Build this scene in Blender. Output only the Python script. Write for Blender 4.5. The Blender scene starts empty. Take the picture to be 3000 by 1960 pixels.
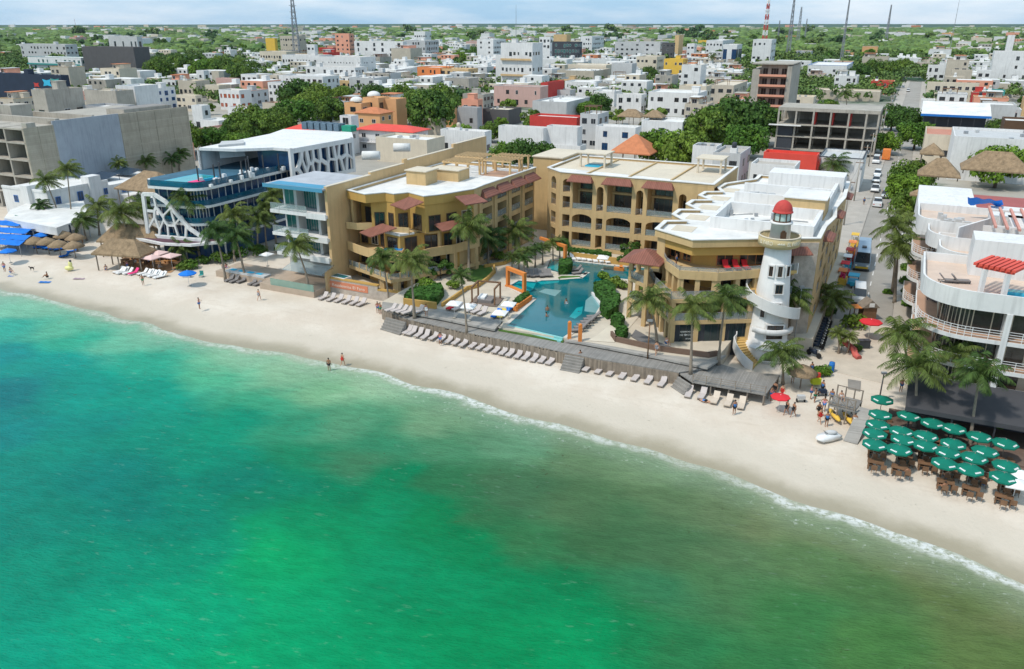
import bpy, math, random
from mathutils import Vector, noise as mnoise
random.seed(7)
sc=bpy.context.scene
col=sc.collection
R=math.radians
# ---------------------------------------------------------------- camera
F_PX=2333.;CXP=1500.;CYP=980.;VH=66.;H=38.
TP=(CYP-VH)/F_PX;PITCH=math.atan(TP);CP=math.cos(PITCH);SP=math.sin(PITCH)
cam=bpy.data.cameras.new('camera');camo=bpy.data.objects.new('camera',cam);col.objects.link(camo)
cam.sensor_width=36;cam.lens=F_PX/3000*36;cam.clip_end=40000;cam.clip_start=.5
camo.location=(0,0,H);camo.rotation_euler=(math.pi/2-PITCH,0,0)
sc.camera=camo
# ---------------------------------------------------------------- sky + sun
SUN_EL=R(57);SUN_AZ=R(238)   # azimuth clockwise from +Y: light comes from the left and a little behind the camera
w=bpy.data.worlds.new('World');sc.world=w;w.use_nodes=True
nt=w.node_tree;nt.nodes.clear()
def N(t,**k):
    n=nt.nodes.new(t)
    for a,b in k.items(): setattr(n,a,b)
    return n
def LK(a,b): nt.links.new(a,b)
sky=N('ShaderNodeTexSky',sky_type='NISHITA',sun_disc=False);sky.sun_elevation=SUN_EL;sky.sun_rotation=SUN_AZ
sky.air_density=1.0;sky.dust_density=2.0;sky.ozone_density=1.5
tc=N('ShaderNodeTexCoord');sep=N('ShaderNodeSeparateXYZ');LK(tc.outputs['Generated'],sep.inputs[0])
mp=N('ShaderNodeMapping');mp.inputs['Scale'].default_value=(2.2,2.2,13);LK(tc.outputs['Generated'],mp.inputs[0])
cn=N('ShaderNodeTexNoise');cn.inputs['Scale'].default_value=1.6;cn.inputs['Detail'].default_value=7;cn.inputs['Roughness'].default_value=.55;LK(mp.outputs[0],cn.inputs['Vector'])
cr=N('ShaderNodeValToRGB');cr.color_ramp.elements[0].position=.45;cr.color_ramp.elements[1].position=.72
LK(cn.outputs[0],cr.inputs[0])
cl=N('ShaderNodeMixRGB');cl.inputs[1].default_value=(2.9,4.7,6.4,1);cl.inputs[2].default_value=(6.6,7.2,7.8,1);LK(cr.outputs[0],cl.inputs[0])
mx=N('ShaderNodeMixRGB');mx.inputs[0].default_value=.8;LK(sky.outputs[0],mx.inputs[1]);LK(cl.outputs[0],mx.inputs[2])
bg=N('ShaderNodeBackground');bg.inputs[1].default_value=.14;LK(mx.outputs[0],bg.inputs[0])
wo=N('ShaderNodeOutputWorld');LK(bg.outputs[0],wo.inputs[0])
sun=bpy.data.lights.new('sun','SUN');sun.energy=2.6;sun.angle=R(4);sun.color=(1,.94,.85)
suno=bpy.data.objects.new('sun',sun);col.objects.link(suno)
sd=Vector((math.sin(SUN_AZ)*math.cos(SUN_EL),math.cos(SUN_AZ)*math.cos(SUN_EL),math.sin(SUN_EL)))
suno.rotation_euler=sd.to_track_quat('Z','Y').to_euler()
suno.location=(-60,-40,120)
sc.view_settings.view_transform='Standard';sc.view_settings.look='None';sc.view_settings.exposure=.18;sc.view_settings.gamma=1
HAZE=True
sc.cycles.max_bounces=5;sc.cycles.diffuse_bounces=3;sc.cycles.glossy_bounces=2;sc.cycles.transmission_bounces=3;sc.cycles.transparent_max_bounces=6
# ---------------------------------------------------------------- plan helpers
def G(u,v,z=0.):
    "point of the plane at height z seen at photo pixel (u,v)"
    a=(u-CXP)/F_PX;b=(v-CYP)/F_PX;dy=CP-b*SP;dz=-SP-b*CP;k=(z-H)/dz
    return (k*a,k*dy)
A0=R(-26);E1=(math.cos(A0),math.sin(A0));E2=(-E1[1],E1[0])   # the town's grid: along the beach, inland
def W(a,b): return (a*E1[0]+b*E2[0],a*E1[1]+b*E2[1])
def AB(p): return (p[0]*E1[0]+p[1]*E1[1],p[0]*E2[0]+p[1]*E2[1])
def PX(x,y,z):
    z-=H;d=y*CP-z*SP;up=y*SP+z*CP
    return (CXP+F_PX*x/d,CYP-F_PX*up/d)
def aon(u,b,z=8.):
    "grid a where column u meets the line b at height z"
    k=(u-CXP)/F_PX;q=k*SP*(H-z)
    return (q-(b*E2[0])+k*CP*b*E2[1])/(E1[0]-k*CP*E1[1])
def bon(u,a,z=8.):
    k=(u-CXP)/F_PX;q=k*SP*(H-z)
    return (q-(a*E1[0])+k*CP*a*E1[1])/(E2[0]-k*CP*E2[1])
def zof(u,v,y):
    t=(v-VH)/(F_PX*(1+TP*TP)-TP*(v-VH));return H-y*t
# ---------------------------------------------------------------- object helpers
def tag(o,label=None,cat=None,group=None,kind=None):
    if label:o['label']=label
    if cat:o['category']=cat
    if group:o['group']=group
    if kind:o['kind']=kind
    return o
def thing(name,label,cat,loc=(0,0,0),rz=0,group=None):
    o=bpy.data.objects.new(name,None);col.objects.link(o);o.empty_display_size=.3
    o.location=loc if len(loc)==3 else (loc[0],loc[1],0);o.rotation_euler=(0,0,rz)
    return tag(o,label,cat,group)
class Fr:
    "wall frame: s along, d inward, world xy"
    def __init__(s,P0,P1=None,ang=None):
        s.o=P0
        if P1 is not None:
            dx,dy=P1[0]-P0[0],P1[1]-P0[1];s.L=math.hypot(dx,dy);s.e=(dx/s.L,dy/s.L)
        else: s.e=(math.cos(ang),math.sin(ang));s.L=0
        s.n=(-s.e[1],s.e[0])
    def p(s,a,d): return (s.o[0]+a*s.e[0]+d*s.n[0],s.o[1]+a*s.e[1]+d*s.n[1])
class MB:
    def __init__(s): s.v=[];s.f=[];s.m=[];s.k=0;s.sm=[]
    def mat(s,k): s.k=k;return s
    def add(s,vs,fs,smooth=False):
        n=len(s.v);s.v+=[tuple(p) for p in vs]
        for f in fs: s.f.append(tuple(i+n for i in f));s.m.append(s.k);s.sm.append(smooth)
        return s
    def prism(s,poly,z0,z1,bottom=True):
        n=len(poly);vs=[(p[0],p[1],z0) for p in poly]+[(p[0],p[1],z1) for p in poly]
        fs=[(i,(i+1)%n,(i+1)%n+n,i+n) for i in range(n)]+[tuple(range(n,2*n))]
        if bottom: fs.append(tuple(range(n-1,-1,-1)))
        return s.add(vs,fs)
    def box(s,x0,x1,y0,y1,z0,z1): return s.prism([(x0,y0),(x1,y0),(x1,y1),(x0,y1)],z0,z1)
    def fb(s,fr,a0,a1,d0,d1,z0,z1): return s.prism([fr.p(a0,d0),fr.p(a1,d0),fr.p(a1,d1),fr.p(a0,d1)],z0,z1)
    def quad(s,a,b,c,d): return s.add([a,b,c,d],[(0,1,2,3)])
    def tube(s,pts,rad,n=8,cap=True,smooth=True):
        rings=[];vs=[]
        for i,p in enumerate(pts):
            p=Vector(p);q=Vector(pts[min(i+1,len(pts)-1)])-Vector(pts[max(i-1,0)])
            q.normalize();u=q.cross(Vector((0,0,1)))
            if u.length<.05:u=q.cross(Vector((1,0,0)))
            u.normalize();w_=u.cross(q);r=rad[i] if isinstance(rad,(list,tuple)) else rad
            for k in range(n):
                t=2*math.pi*k/n;vs.append(p+u*(r*math.cos(t))+w_*(r*math.sin(t)))
        fs=[]
        for i in range(len(pts)-1):
            for k in range(n): fs.append((i*n+k,i*n+(k+1)%n,(i+1)*n+(k+1)%n,(i+1)*n+k))
        s.add(vs,fs,smooth)
        if cap:
            m=len(vs);b=len(s.v)-m
            s.f.append(tuple(b+k for k in range(n-1,-1,-1)));s.m.append(s.k);s.sm.append(False)
            s.f.append(tuple(b+m-n+k for k in range(n)));s.m.append(s.k);s.sm.append(False)
        return s
    def lathe(s,cx,cy,prof,n=24,smooth=True,a0=0,a1=2*math.pi,cap=True):
        full=abs(a1-a0-2*math.pi)<1e-6;m=n if full else n+1;vs=[]
        for (r,z) in prof:
            for k in range(m):
                t=a0+(a1-a0)*k/n;vs.append((cx+r*math.cos(t),cy+r*math.sin(t),z))
        fs=[]
        for i in range(len(prof)-1):
            for k in range(n): 
                k2=(k+1)%m;fs.append((i*m+k,i*m+k2,(i+1)*m+k2,(i+1)*m+k))
        s.add(vs,fs,smooth)
        if cap and full:
            b=len(s.v)-len(vs)
            if prof[0][0]>1e-4: s.f.append(tuple(b+k for k in range(m-1,-1,-1)));s.m.append(s.k);s.sm.append(False)
            if prof[-1][0]>1e-4: s.f.append(tuple(b+(len(prof)-1)*m+k for k in range(m)));s.m.append(s.k);s.sm.append(False)
        return s
    def ell(s,c,r,n=8,m=5):
        prof=[(math.cos(-math.pi/2+math.pi*i/m),math.sin(-math.pi/2+math.pi*i/m)) for i in range(m+1)];vs=[];fs=[]
        for (rr,z) in prof:
            for k in range(n):
                t=2*math.pi*k/n;vs.append((c[0]+r[0]*max(rr,.02)*math.cos(t),c[1]+r[1]*max(rr,.02)*math.sin(t),c[2]+r[2]*z))
        for i in range(m):
            for k in range(n): fs.append((i*n+k,i*n+(k+1)%n,(i+1)*n+(k+1)%n,(i+1)*n+k))
        return s.add(vs,fs,True)
    def loft(s,rings,smooth=False,cap=True):
        n=len(rings[0]);vs=[p for r in rings for p in r];fs=[]
        for i in range(len(rings)-1):
            for k in range(n): fs.append((i*n+k,i*n+(k+1)%n,(i+1)*n+(k+1)%n,(i+1)*n+k))
        s.add(vs,fs,smooth)
        if cap:
            b=len(s.v)-len(vs);s.f.append(tuple(b+k for k in range(n-1,-1,-1)));s.m.append(s.k);s.sm.append(False)
            s.f.append(tuple(b+(len(rings)-1)*n+k for k in range(n)));s.m.append(s.k);s.sm.append(False)
        return s
    def mesh(s,name,mats,off=(0,0,0)):
        me=bpy.data.meshes.new(name);ox,oy,oz=off
        me.from_pydata([(x-ox,y-oy,z-oz) for x,y,z in s.v],[],s.f)
        for m in (mats if isinstance(mats,(list,tuple)) else [mats]): me.materials.append(m)
        me.polygons.foreach_set('material_index',s.m);me.polygons.foreach_set('use_smooth',s.sm);me.update()
        return me
    def build(s,name,mats,parent=None,loc=None):
        "vertices are world (or thing-local when local=True) coordinates; child meshes are stored relative to the thing"
        if parent is not None and loc is None:
            off=tuple(parent.location) if not parent.get('_loc') else (0,0,0)
            o=bpy.data.objects.new(name,s.mesh(name,mats,off));o.parent=parent
        else:
            loc=loc or (0,0,0);loc=loc if len(loc)==3 else (loc[0],loc[1],0)
            o=bpy.data.objects.new(name,s.mesh(name,mats,loc));o.location=loc
            if parent is not None:o.parent=parent
        col.objects.link(o);return o
def sub(name,mb,mats,part):
    "a sub-part: vertices relative to the same thing as its part"
    th=part.parent
    o=bpy.data.objects.new(name,mb.mesh(name,mats,tuple(th.location)));o.parent=part;col.objects.link(o);return o
def local(t): t['_loc']=1;return t
LOCALS=[]
def lthing(name,label,cat,group=None):
    "a thing modelled round its own origin, placed later"
    o=thing(name,label,cat,(0,0,0),0,group);return o
KIDS={}
def copy_tree(o,parent=None):
    c=o.copy();col.objects.link(c);c.parent=parent
    for ch in KIDS.get(o.name,o.children): copy_tree(ch,c)
    return c
def place(proto,loc,rz=0,label=None,s=None,group=None,first=set()):
    "the first use moves the prototype itself, later ones copy it with its parts"
    if proto.name not in first:
        first.add(proto.name);
        def rec(o):
            KIDS[o.name]=tuple(o.children)
            for c in o.children: rec(c)
        rec(proto);o=proto
    else: o=copy_tree(proto)
    o.location=loc if len(loc)==3 else (loc[0],loc[1],0)
    o.rotation_euler=(0,0,rz)
    if s: o.scale=(s,s,s) if not isinstance(s,tuple) else s
    if label:o['label']=label
    if group:o['group']=group
    return o
ORD=['first','second','third','fourth','fifth','sixth','seventh','eighth','ninth','tenth','eleventh','twelfth','thirteenth','fourteenth','fifteenth','sixteenth','seventeenth','eighteenth','nineteenth','twentieth','twenty-first','twenty-second','twenty-third','twenty-fourth','twenty-fifth','twenty-sixth','twenty-seventh','twenty-eighth','twenty-ninth','thirtieth']
def nth(i,n,side='left',other='right'):
    if i==0:return side+'most'
    if i==n-1:return other+'most'
    return ORD[i]+' from the '+side
# ---------------------------------------------------------------- materials
MATS={}
def mat(name,rgb,rough=.8,var=.12,scale=.35,spec=.3,metal=0,bump=0,bscale=4,streak=0,rnd=0,alpha=1):
    if name in MATS:return MATS[name]
    m=bpy.data.materials.new(name);m.use_nodes=True;t=m.node_tree;n=t.nodes;L=t.links;b=n['Principled BSDF']
    b.inputs['Roughness'].default_value=rough;b.inputs['Metallic'].default_value=metal;b.inputs['Specular IOR Level'].default_value=spec
    g=n.new('ShaderNodeNewGeometry')
    nz=n.new('ShaderNodeTexNoise');nz.inputs['Scale'].default_value=scale;nz.inputs['Detail'].default_value=5;nz.inputs['Roughness'].default_value=.65
    L.new(g.outputs['Position'],nz.inputs['Vector'])
    mr=n.new('ShaderNodeMapRange');mr.inputs[1].default_value=.28;mr.inputs[2].default_value=.72;mr.inputs[3].default_value=1-var;mr.inputs[4].default_value=1+var*.7;L.new(nz.outputs[0],mr.inputs[0])
    val=mr.outputs[0]
    if streak:
        mp=n.new('ShaderNodeMapping');mp.inputs['Scale'].default_value=(1.3,1.3,.12);L.new(g.outputs['Position'],mp.inputs[0])
        n2=n.new('ShaderNodeTexNoise');n2.inputs['Scale'].default_value=1.6;n2.inputs['Detail'].default_value=6;L.new(mp.outputs[0],n2.inputs['Vector'])
        m2=n.new('ShaderNodeMapRange');m2.inputs[1].default_value=.5;m2.inputs[2].default_value=.75;m2.inputs[3].default_value=1;m2.inputs[4].default_value=1-streak;L.new(n2.outputs[0],m2.inputs[0])
        mu=n.new('ShaderNodeMath');mu.operation='MULTIPLY';L.new(val,mu.inputs[0]);L.new(m2.outputs[0],mu.inputs[1]);val=mu.outputs[0]
    if rnd:
        m3=n.new('ShaderNodeMapRange');m3.inputs[3].default_value=1-rnd;m3.inputs[4].default_value=1+rnd;L.new(g.outputs['Random Per Island'],m3.inputs[0])
        mu=n.new('ShaderNodeMath');mu.operation='MULTIPLY';L.new(val,mu.inputs[0]);L.new(m3.outputs[0],mu.inputs[1]);val=mu.outputs[0]
    mu=n.new('ShaderNodeVectorMath');mu.operation='SCALE';mu.inputs[0].default_value=rgb;L.new(val,mu.inputs['Scale']);L.new(mu.outputs[0],b.inputs['Base Color'])
    if bump:
        n4=n.new('ShaderNodeTexNoise');n4.inputs['Scale'].default_value=bscale;n4.inputs['Detail'].default_value=3;L.new(g.outputs['Position'],n4.inputs['Vector'])
        bp=n.new('ShaderNodeBump');bp.inputs['Strength'].default_value=bump;bp.inputs['Distance'].default_value=.1;L.new(n4.outputs[0],bp.inputs['Height']);L.new(bp.outputs[0],b.inputs['Normal'])
    if alpha<1: b.inputs['Alpha'].default_value=alpha
    MATS[name]=m;return m
def lines(m,axis_angle,period,depth=.25,width=.15,vert=False,amp=1):
    "dark joints every 'period' metres along a horizontal direction (or up the wall) on an existing material"
    t=m.node_tree;n=t.nodes;L=t.links;b=n['Principled BSDF'];src=b.inputs['Base Color'].links[0].from_socket
    g=n.new('ShaderNodeNewGeometry');dt=n.new('ShaderNodeVectorMath');dt.operation='DOT_PRODUCT';L.new(g.outputs['Position'],dt.inputs[0])
    dt.inputs[1].default_value=(0,0,1) if vert else (math.cos(axis_angle),math.sin(axis_angle),0)
    d=n.new('ShaderNodeMath');d.operation='DIVIDE';L.new(dt.outputs['Value'],d.inputs[0]);d.inputs[1].default_value=period
    fr=n.new('ShaderNodeMath');fr.operation='FRACT';L.new(d.outputs[0],fr.inputs[0])
    lt=n.new('ShaderNodeMath');lt.operation='LESS_THAN';L.new(fr.outputs[0],lt.inputs[0]);lt.inputs[1].default_value=width
    fl=n.new('ShaderNodeMath');fl.operation='FLOOR';L.new(d.outputs[0],fl.inputs[0])
    wn=n.new('ShaderNodeTexWhiteNoise');wn.noise_dimensions='1D';L.new(fl.outputs[0],wn.inputs['W'])
    a=n.new('ShaderNodeMath');a.operation='MULTIPLY';L.new(lt.outputs[0],a.inputs[0]);a.inputs[1].default_value=-depth
    c=n.new('ShaderNodeMath');c.operation='MULTIPLY_ADD';L.new(wn.outputs['Value'],c.inputs[0]);c.inputs[1].default_value=.16*amp;c.inputs[2].default_value=1-.08*amp
    s=n.new('ShaderNodeMath');s.operation='ADD';L.new(a.outputs[0],s.inputs[0]);L.new(c.outputs[0],s.inputs[1])
    v=n.new('ShaderNodeVectorMath');v.operation='SCALE';L.new(src,v.inputs[0]);L.new(s.outputs[0],v.inputs['Scale']);L.new(v.outputs[0],b.inputs['Base Color'])
    return m
def s2l(r,g,b):
    f=lambda c:(c/255/12.92 if c/255<.04045 else ((c/255+.055)/1.055)**2.4)
    return (f(r),f(g),f(b))
WHITE=mat('white_stucco',(.70,.69,.67),.85,.1,.3,streak=.2)
WHITE2=mat('white_roof_paint',(.70,.685,.65),.8,.2,.35)
GREYW=mat('pale_grey_stucco',(.5,.5,.49),.85,.1,.3,streak=.15)
CREAM=mat('cream_stucco',(.62,.54,.42),.85,.1,.3,streak=.12)
BEIGE=mat('beige_stucco',(.5,.44,.35),.85,.12,.3,streak=.12)
TAN=mat('tan_stucco',(.60,.41,.21),.85,.1,.4,streak=.16)
OCHRE=mat('ochre_stucco',(.50,.305,.09),.85,.06,.3,streak=.08)
SAND_W=mat('sand_coloured_stucco',(.57,.40,.20),.85,.1,.5,streak=.16)
PINK=mat('pink_stucco',(.56,.36,.31),.85,.08,.3,streak=.12)
SALMON=mat('salmon_stucco',(.72,.33,.22),.85,.08,.3)
ORANGE=mat('orange_stucco',(.72,.24,.08),.8,.1,.3)
PEACH=mat('peach_stucco',(.66,.36,.17),.85,.08,.3)
YELLOW=mat('yellow_stucco',(.72,.45,.07),.8,.08,.3)
REDW=mat('red_paint',(.5,.05,.04),.75,.12,.5)
REDROOF=mat('red_roof_sheet',(.68,.075,.05),.6,.1,.4)
TILE=mat('brown_red_roof_tile',(.25,.10,.07),.8,.15,.8);lines(TILE,A0,.28,.3,.3)
OTILE=mat('orange_roof_tile',(.52,.19,.085),.8,.2,.8)
CONC=mat('bare_concrete',(.40,.365,.31),.9,.18,.3,streak=.25)
CONC2=mat('cement_render',(.38,.38,.385),.9,.12,.25,streak=.2)
CONCD=mat('dark_concrete',(.27,.25,.23),.9,.2,.4,streak=.25)  # concrete in a darker tone
BLOCK=mat('concrete_block_wall',(.40,.35,.27),.9,.16,.35,streak=.15);lines(BLOCK,0,.42,.12,.12,vert=True)
NAVY=mat('navy_paint',(.018,.03,.055),.6,.2,.3)
DGREY=mat('dark_grey_panel',(.10,.095,.095),.7,.12,.3,streak=.1)
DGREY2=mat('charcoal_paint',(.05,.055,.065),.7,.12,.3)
TEAL=mat('teal_paint',(.05,.28,.26),.7,.12,.3)
BLUEP=mat('blue_paint',(.02,.17,.52),.6,.15,.5)
BLUEF=mat('blue_fabric',(.01,.17,.62),.8,.25,.6,bump=.4)
AQUA=mat('aqua_paint',(.04,.42,.62),.6,.15,.5)
BROWN=mat('brown_frame',(.10,.055,.03),.6,.15,.6)
WOOD=mat('weathered_deck_wood',(.27,.25,.225),.8,.2,.6,streak=.1);
DECK=mat('boardwalk_planks',(.26,.245,.225),.8,.22,.5);lines(DECK,A0,.16,.3,.14,amp=1.6)
DECK2=mat('grey_deck_planks',(.34,.32,.29),.8,.18,.5);lines(DECK2,A0+math.pi/2,.15,.28,.14,amp=1.5)
WOODB=mat('brown_wood',(.20,.11,.06),.7,.25,1.5)
WOODO=mat('orange_wood',(.52,.24,.08),.7,.2,1.5)
TERRA=mat('terracotta_stucco',(.66,.22,.05),.8,.1,.5)
POLEG=mat('greyed_wood_post',(.24,.20,.16),.85,.2,2)
METAL=mat('grey_metal',(.35,.36,.37),.4,.1,2,spec=.5,metal=.4)
DMETAL=mat('dark_metal',(.05,.05,.055),.45,.15,2,spec=.5)
WMETAL=mat('white_metal',(.75,.75,.74),.45,.05,2)
GLASS=mat('dark_window_glass',(.025,.03,.035),.12,.5,.5,spec=.8)
GLASST=mat('teal_window_glass',(.02,.12,.11),.12,.4,.4,spec=.8)
GLASSB=mat('blue_window_glass',(.008,.045,.12),.12,.5,.4,spec=.8)
RAILG=mat('railing_glass',(.35,.42,.42),.1,.1,2,spec=.8,alpha=.38)
RAILB=mat('blue_railing_glass',(.005,.10,.17),.15,.3,1,spec=.6,alpha=.7)
PAVE=mat('pale_paving',(.56,.49,.39),.85,.12,.5)
FLOORT=mat('terracotta_floor',(.45,.28,.19),.8,.12,.6)
ASPH=mat('asphalt',(.33,.305,.27),.9,.2,.15)
SIDEW=mat('sidewalk_concrete',(.42,.38,.33),.9,.14,.3)
STONE=mat('rubble_stone',(.45,.39,.33),.9,.25,1.3,bump=.5,bscale=3)
CUSH=mat('taupe_lounger_mesh',(.52,.46,.43),.8,.08,2)
CUSHG=mat('grey_lounger_fabric',(.22,.20,.19),.8,.1,2)
FABW=mat('white_fabric',(.78,.77,.75),.85,.05,1)
FABG=mat('green_canvas',(.0,.16,.105),.8,.1,1,rnd=.08)
FABR=mat('red_fabric',(.65,.03,.04),.8,.1,1)
FABDK=mat('charcoal_canvas',(.06,.06,.065),.8,.12,.4)
PINKF=mat('pink_fabric',(.8,.06,.22),.8,.1,1)
POOLW=mat('pool_water',(.0,.13,.155),.06,.22,.12,spec=.5,bump=.06,bscale=1.2)
POOLL=mat('shallow_pool_water',(.01,.32,.34),.06,.2,.4,spec=.5,bump=.06,bscale=2)
POOLT=mat('submerged_pool_ledge',(.16,.33,.34),.2,.1,.5,spec=.5)
HEDGE=mat('hedge_leaves',(.04,.115,.014),.8,.35,1.5,bump=1,bscale=5,rnd=.3)
GRASS=mat('lawn',(.08,.16,.03),.9,.3,.8)
def leafmat(name,rgb,rgb2,rnd=.45,sc_=.25,tr=.25):
    m=bpy.data.materials.new(name);m.use_nodes=True;t=m.node_tree;n=t.nodes;L=t.links;b=n['Principled BSDF']
    b.inputs['Roughness'].default_value=.7;b.inputs['Specular IOR Level'].default_value=.25
    g=n.new('ShaderNodeNewGeometry');oi=n.new('ShaderNodeObjectInfo')
    nz=n.new('ShaderNodeTexNoise');nz.inputs['Scale'].default_value=sc_;nz.inputs['Detail'].default_value=3;L.new(g.outputs['Position'],nz.inputs['Vector'])
    a=n.new('ShaderNodeMath');a.operation='ADD';L.new(nz.outputs[0],a.inputs[0])
    q=n.new('ShaderNodeMath');q.operation='MULTIPLY_ADD';L.new(oi.outputs['Random'],q.inputs[0]);q.inputs[1].default_value=.6;q.inputs[2].default_value=-.3;L.new(q.outputs[0],a.inputs[1])
    mx=n.new('ShaderNodeMixRGB');mx.inputs[1].default_value=(*rgb,1);mx.inputs[2].default_value=(*rgb2,1)
    mr=n.new('ShaderNodeMapRange');mr.inputs[1].default_value=.3;mr.inputs[2].default_value=.7;L.new(a.outputs[0],mr.inputs[0]);L.new(mr.outputs[0],mx.inputs[0])
    m3=n.new('ShaderNodeMapRange');m3.inputs[3].default_value=1-rnd;m3.inputs[4].default_value=1+rnd;L.new(g.outputs['Random Per Island'],m3.inputs[0])
    v=n.new('ShaderNodeVectorMath');v.operation='SCALE';L.new(mx.outputs[0],v.inputs[0]);L.new(m3.outputs[0],v.inputs['Scale']);L.new(v.outputs[0],b.inputs['Base Color'])
    if tr:
        tl=n.new('ShaderNodeBsdfTranslucent');L.new(v.outputs[0],tl.inputs[0]);ms=n.new('ShaderNodeMixShader');ms.inputs[0].default_value=tr
        o=n['Material Output'];L.new(b.outputs[0],ms.inputs[1]);L.new(tl.outputs[0],ms.inputs[2]);L.new(ms.outputs[0],o.inputs[0])
    MATS[name]=m;return m
LEAF=leafmat('broad_leaves',(.055,.12,.018),(.15,.225,.028))
LEAFY=leafmat('bright_leaves',(.065,.15,.018),(.15,.25,.025))
PALMF=leafmat('palm_fronds',(.045,.095,.02),(.13,.165,.035),sc_=.15)
FARLEAF=leafmat('distant_foliage',(.05,.115,.03),(.11,.17,.035),rnd=.35,sc_=.02,tr=0)
FLAME=leafmat('orange_blossom',(.45,.12,.02),(.16,.22,.03),sc_=.5)
BARK=mat('palm_bark',(.27,.22,.17),.9,.25,2,bump=.3)
BARK2=mat('tree_bark',(.13,.10,.075),.9,.3,2)
THATCH=mat('palm_thatch',(.30,.21,.125),.95,.35,1.2,bump=1,bscale=7,streak=.25)
SOIL=mat('dark_mulch',(.11,.075,.05),.95,.3,1)
# ================================================================ setting
SHPX=[(0,845),(130,872),(250,905),(380,935),(520,980),(640,1005),(760,1022),(960,1062),(1100,1090),(1250,1130),(1380,1168),(1480,1200),(1600,1240),(1760,1275),(1930,1325),(2100,1380),(2300,1452),(2450,1505),(2600,1560),(2700,1590),(2850,1650),(3000,1712)]
SH=[AB(G(u,v,-1)) for u,v in SHPX]
SH=[(-7000,SH[0][1]-40),(-700,SH[0][1]+6),(-250,SH[0][1]+3)]+SH+[(SH[-1][0]+25,SH[-1][1]-8),(400,20),(7000,-300)]
def shore_b(a):
    for i in range(len(SH)-1):
        if SH[i][0]<=a<=SH[i+1][0]:
            t=(a-SH[i][0])/(SH[i+1][0]-SH[i][0]);return SH[i][1]*(1-t)+SH[i+1][1]*t
    return SH[-1][1]
def frange(a,b,s):
    r=[]
    while a<b-1e-6: r.append(a);a+=s
    return r
def grid_mesh(name,As,Bs,zf,mats,attrs):
    vs=[];at={k:[] for k in attrs}
    for b in Bs:
        for a in As:
            bb=b(a) if callable(b) else b
            x,y=W(a,bb);vs.append((x,y,zf(a,bb)))
            for k,f in attrs.items(): at[k].append(f(a,bb,x,y))
    n=len(As);fs=[(j*n+i,j*n+i+1,(j+1)*n+i+1,(j+1)*n+i) for j in range(len(Bs)-1) for i in range(n-1)]
    me=bpy.data.meshes.new(name);me.from_pydata(vs,[],fs)
    for k,vals in at.items():
        if isinstance(vals[0],tuple):
            A=me.color_attributes.new(k,'FLOAT_COLOR','POINT');A.data.foreach_set('color',[c for v in vals for c in (*v,1)])
        else:
            A=me.attributes.new(k,'FLOAT','POINT');A.data.foreach_set('value',vals)
    for m in mats: me.materials.append(m)
    me.polygons.foreach_set('use_smooth',[True]*len(fs))
    o=bpy.data.objects.new(name,me);col.objects.link(o);return o
# sea colours: depth, suspended sand and darker patches, as seen from the air
SEAC=[(0,870,135,192,168),(80,910,128,194,165),(0,960,60,175,155),(0,1050,0,140,138),(0,1150,0,125,128),(0,1280,0,132,128),(0,1400,0,138,122),(0,1550,0,135,118),(0,1700,0,145,118),(0,1950,0,155,125),
(200,960,100,185,155),(200,1000,60,170,142),(100,1060,0,150,138),(280,1130,0,150,135),(250,1250,0,138,125),(150,1320,0,140,122),(300,1400,0,130,118),(200,1500,0,135,115),(250,1650,0,140,112),(300,1900,0,160,122),
(400,1000,112,188,158),(420,1080,50,165,138),(450,1150,10,152,130),(450,1250,0,140,118),(400,1450,0,125,110),(550,1500,0,132,108),(550,1650,0,140,108),(560,1850,0,158,114),
(600,1100,85,175,138),(700,1055,132,186,152),(850,1085,140,186,150),(700,1250,30,148,118),(600,1350,0,140,114),(650,1420,0,125,105),(780,1180,70,165,128),(850,1250,60,150,115),(850,1520,0,148,100),(850,1640,0,158,100),(850,1850,0,158,105),
(950,1150,125,175,135),(1050,1130,150,185,150),(1000,1250,90,150,115),(900,1350,40,135,98),(1050,1350,72,130,95),(800,1450,0,130,100),(950,1450,8,128,90),(1080,1480,0,135,90),(1000,1560,0,140,92),
(1100,1290,60,135,100),(1300,1240,120,158,122),(1300,1300,80,135,100),(1500,1300,100,145,112),(1700,1330,105,132,97),(1900,1370,115,140,104),(1150,1400,10,130,88),(1300,1420,55,115,78),(1500,1430,75,115,82),(1700,1450,84,115,80),(1900,1450,95,120,85),(2100,1450,108,127,92),
(1100,1500,0,138,95),(1250,1540,0,128,80),(1400,1600,10,125,78),(1430,1520,60,113,75),(1550,1600,62,115,75),(1750,1600,72,112,75),(1950,1600,80,116,80),(2150,1620,92,120,84),(1150,1650,0,145,98),(1350,1700,0,140,92),(1500,1700,0,136,86),(1700,1720,35,124,78),(1900,1700,64,125,86),(2100,1700,80,118,78),
(1100,1900,0,150,98),(1350,1850,0,146,92),(1550,1850,0,145,90),(1700,1880,0,142,88),(1850,1900,40,130,80),(2000,1920,55,125,78),(2200,1950,62,120,72),
(2300,1500,116,128,92),(2450,1560,112,126,88),(2400,1640,95,124,82),(2500,1750,85,120,74),(2350,1800,66,118,70),(2600,1930,78,120,68),(2700,1660,122,132,92),(2800,1760,108,124,78),(2900,1880,100,120,72),(2980,1770,122,130,88),(3000,1950,98,118,68)]
SEAP=[(G(u,v,-1),s2l(r,g,b)) for u,v,r,g,b in SEAC]
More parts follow.
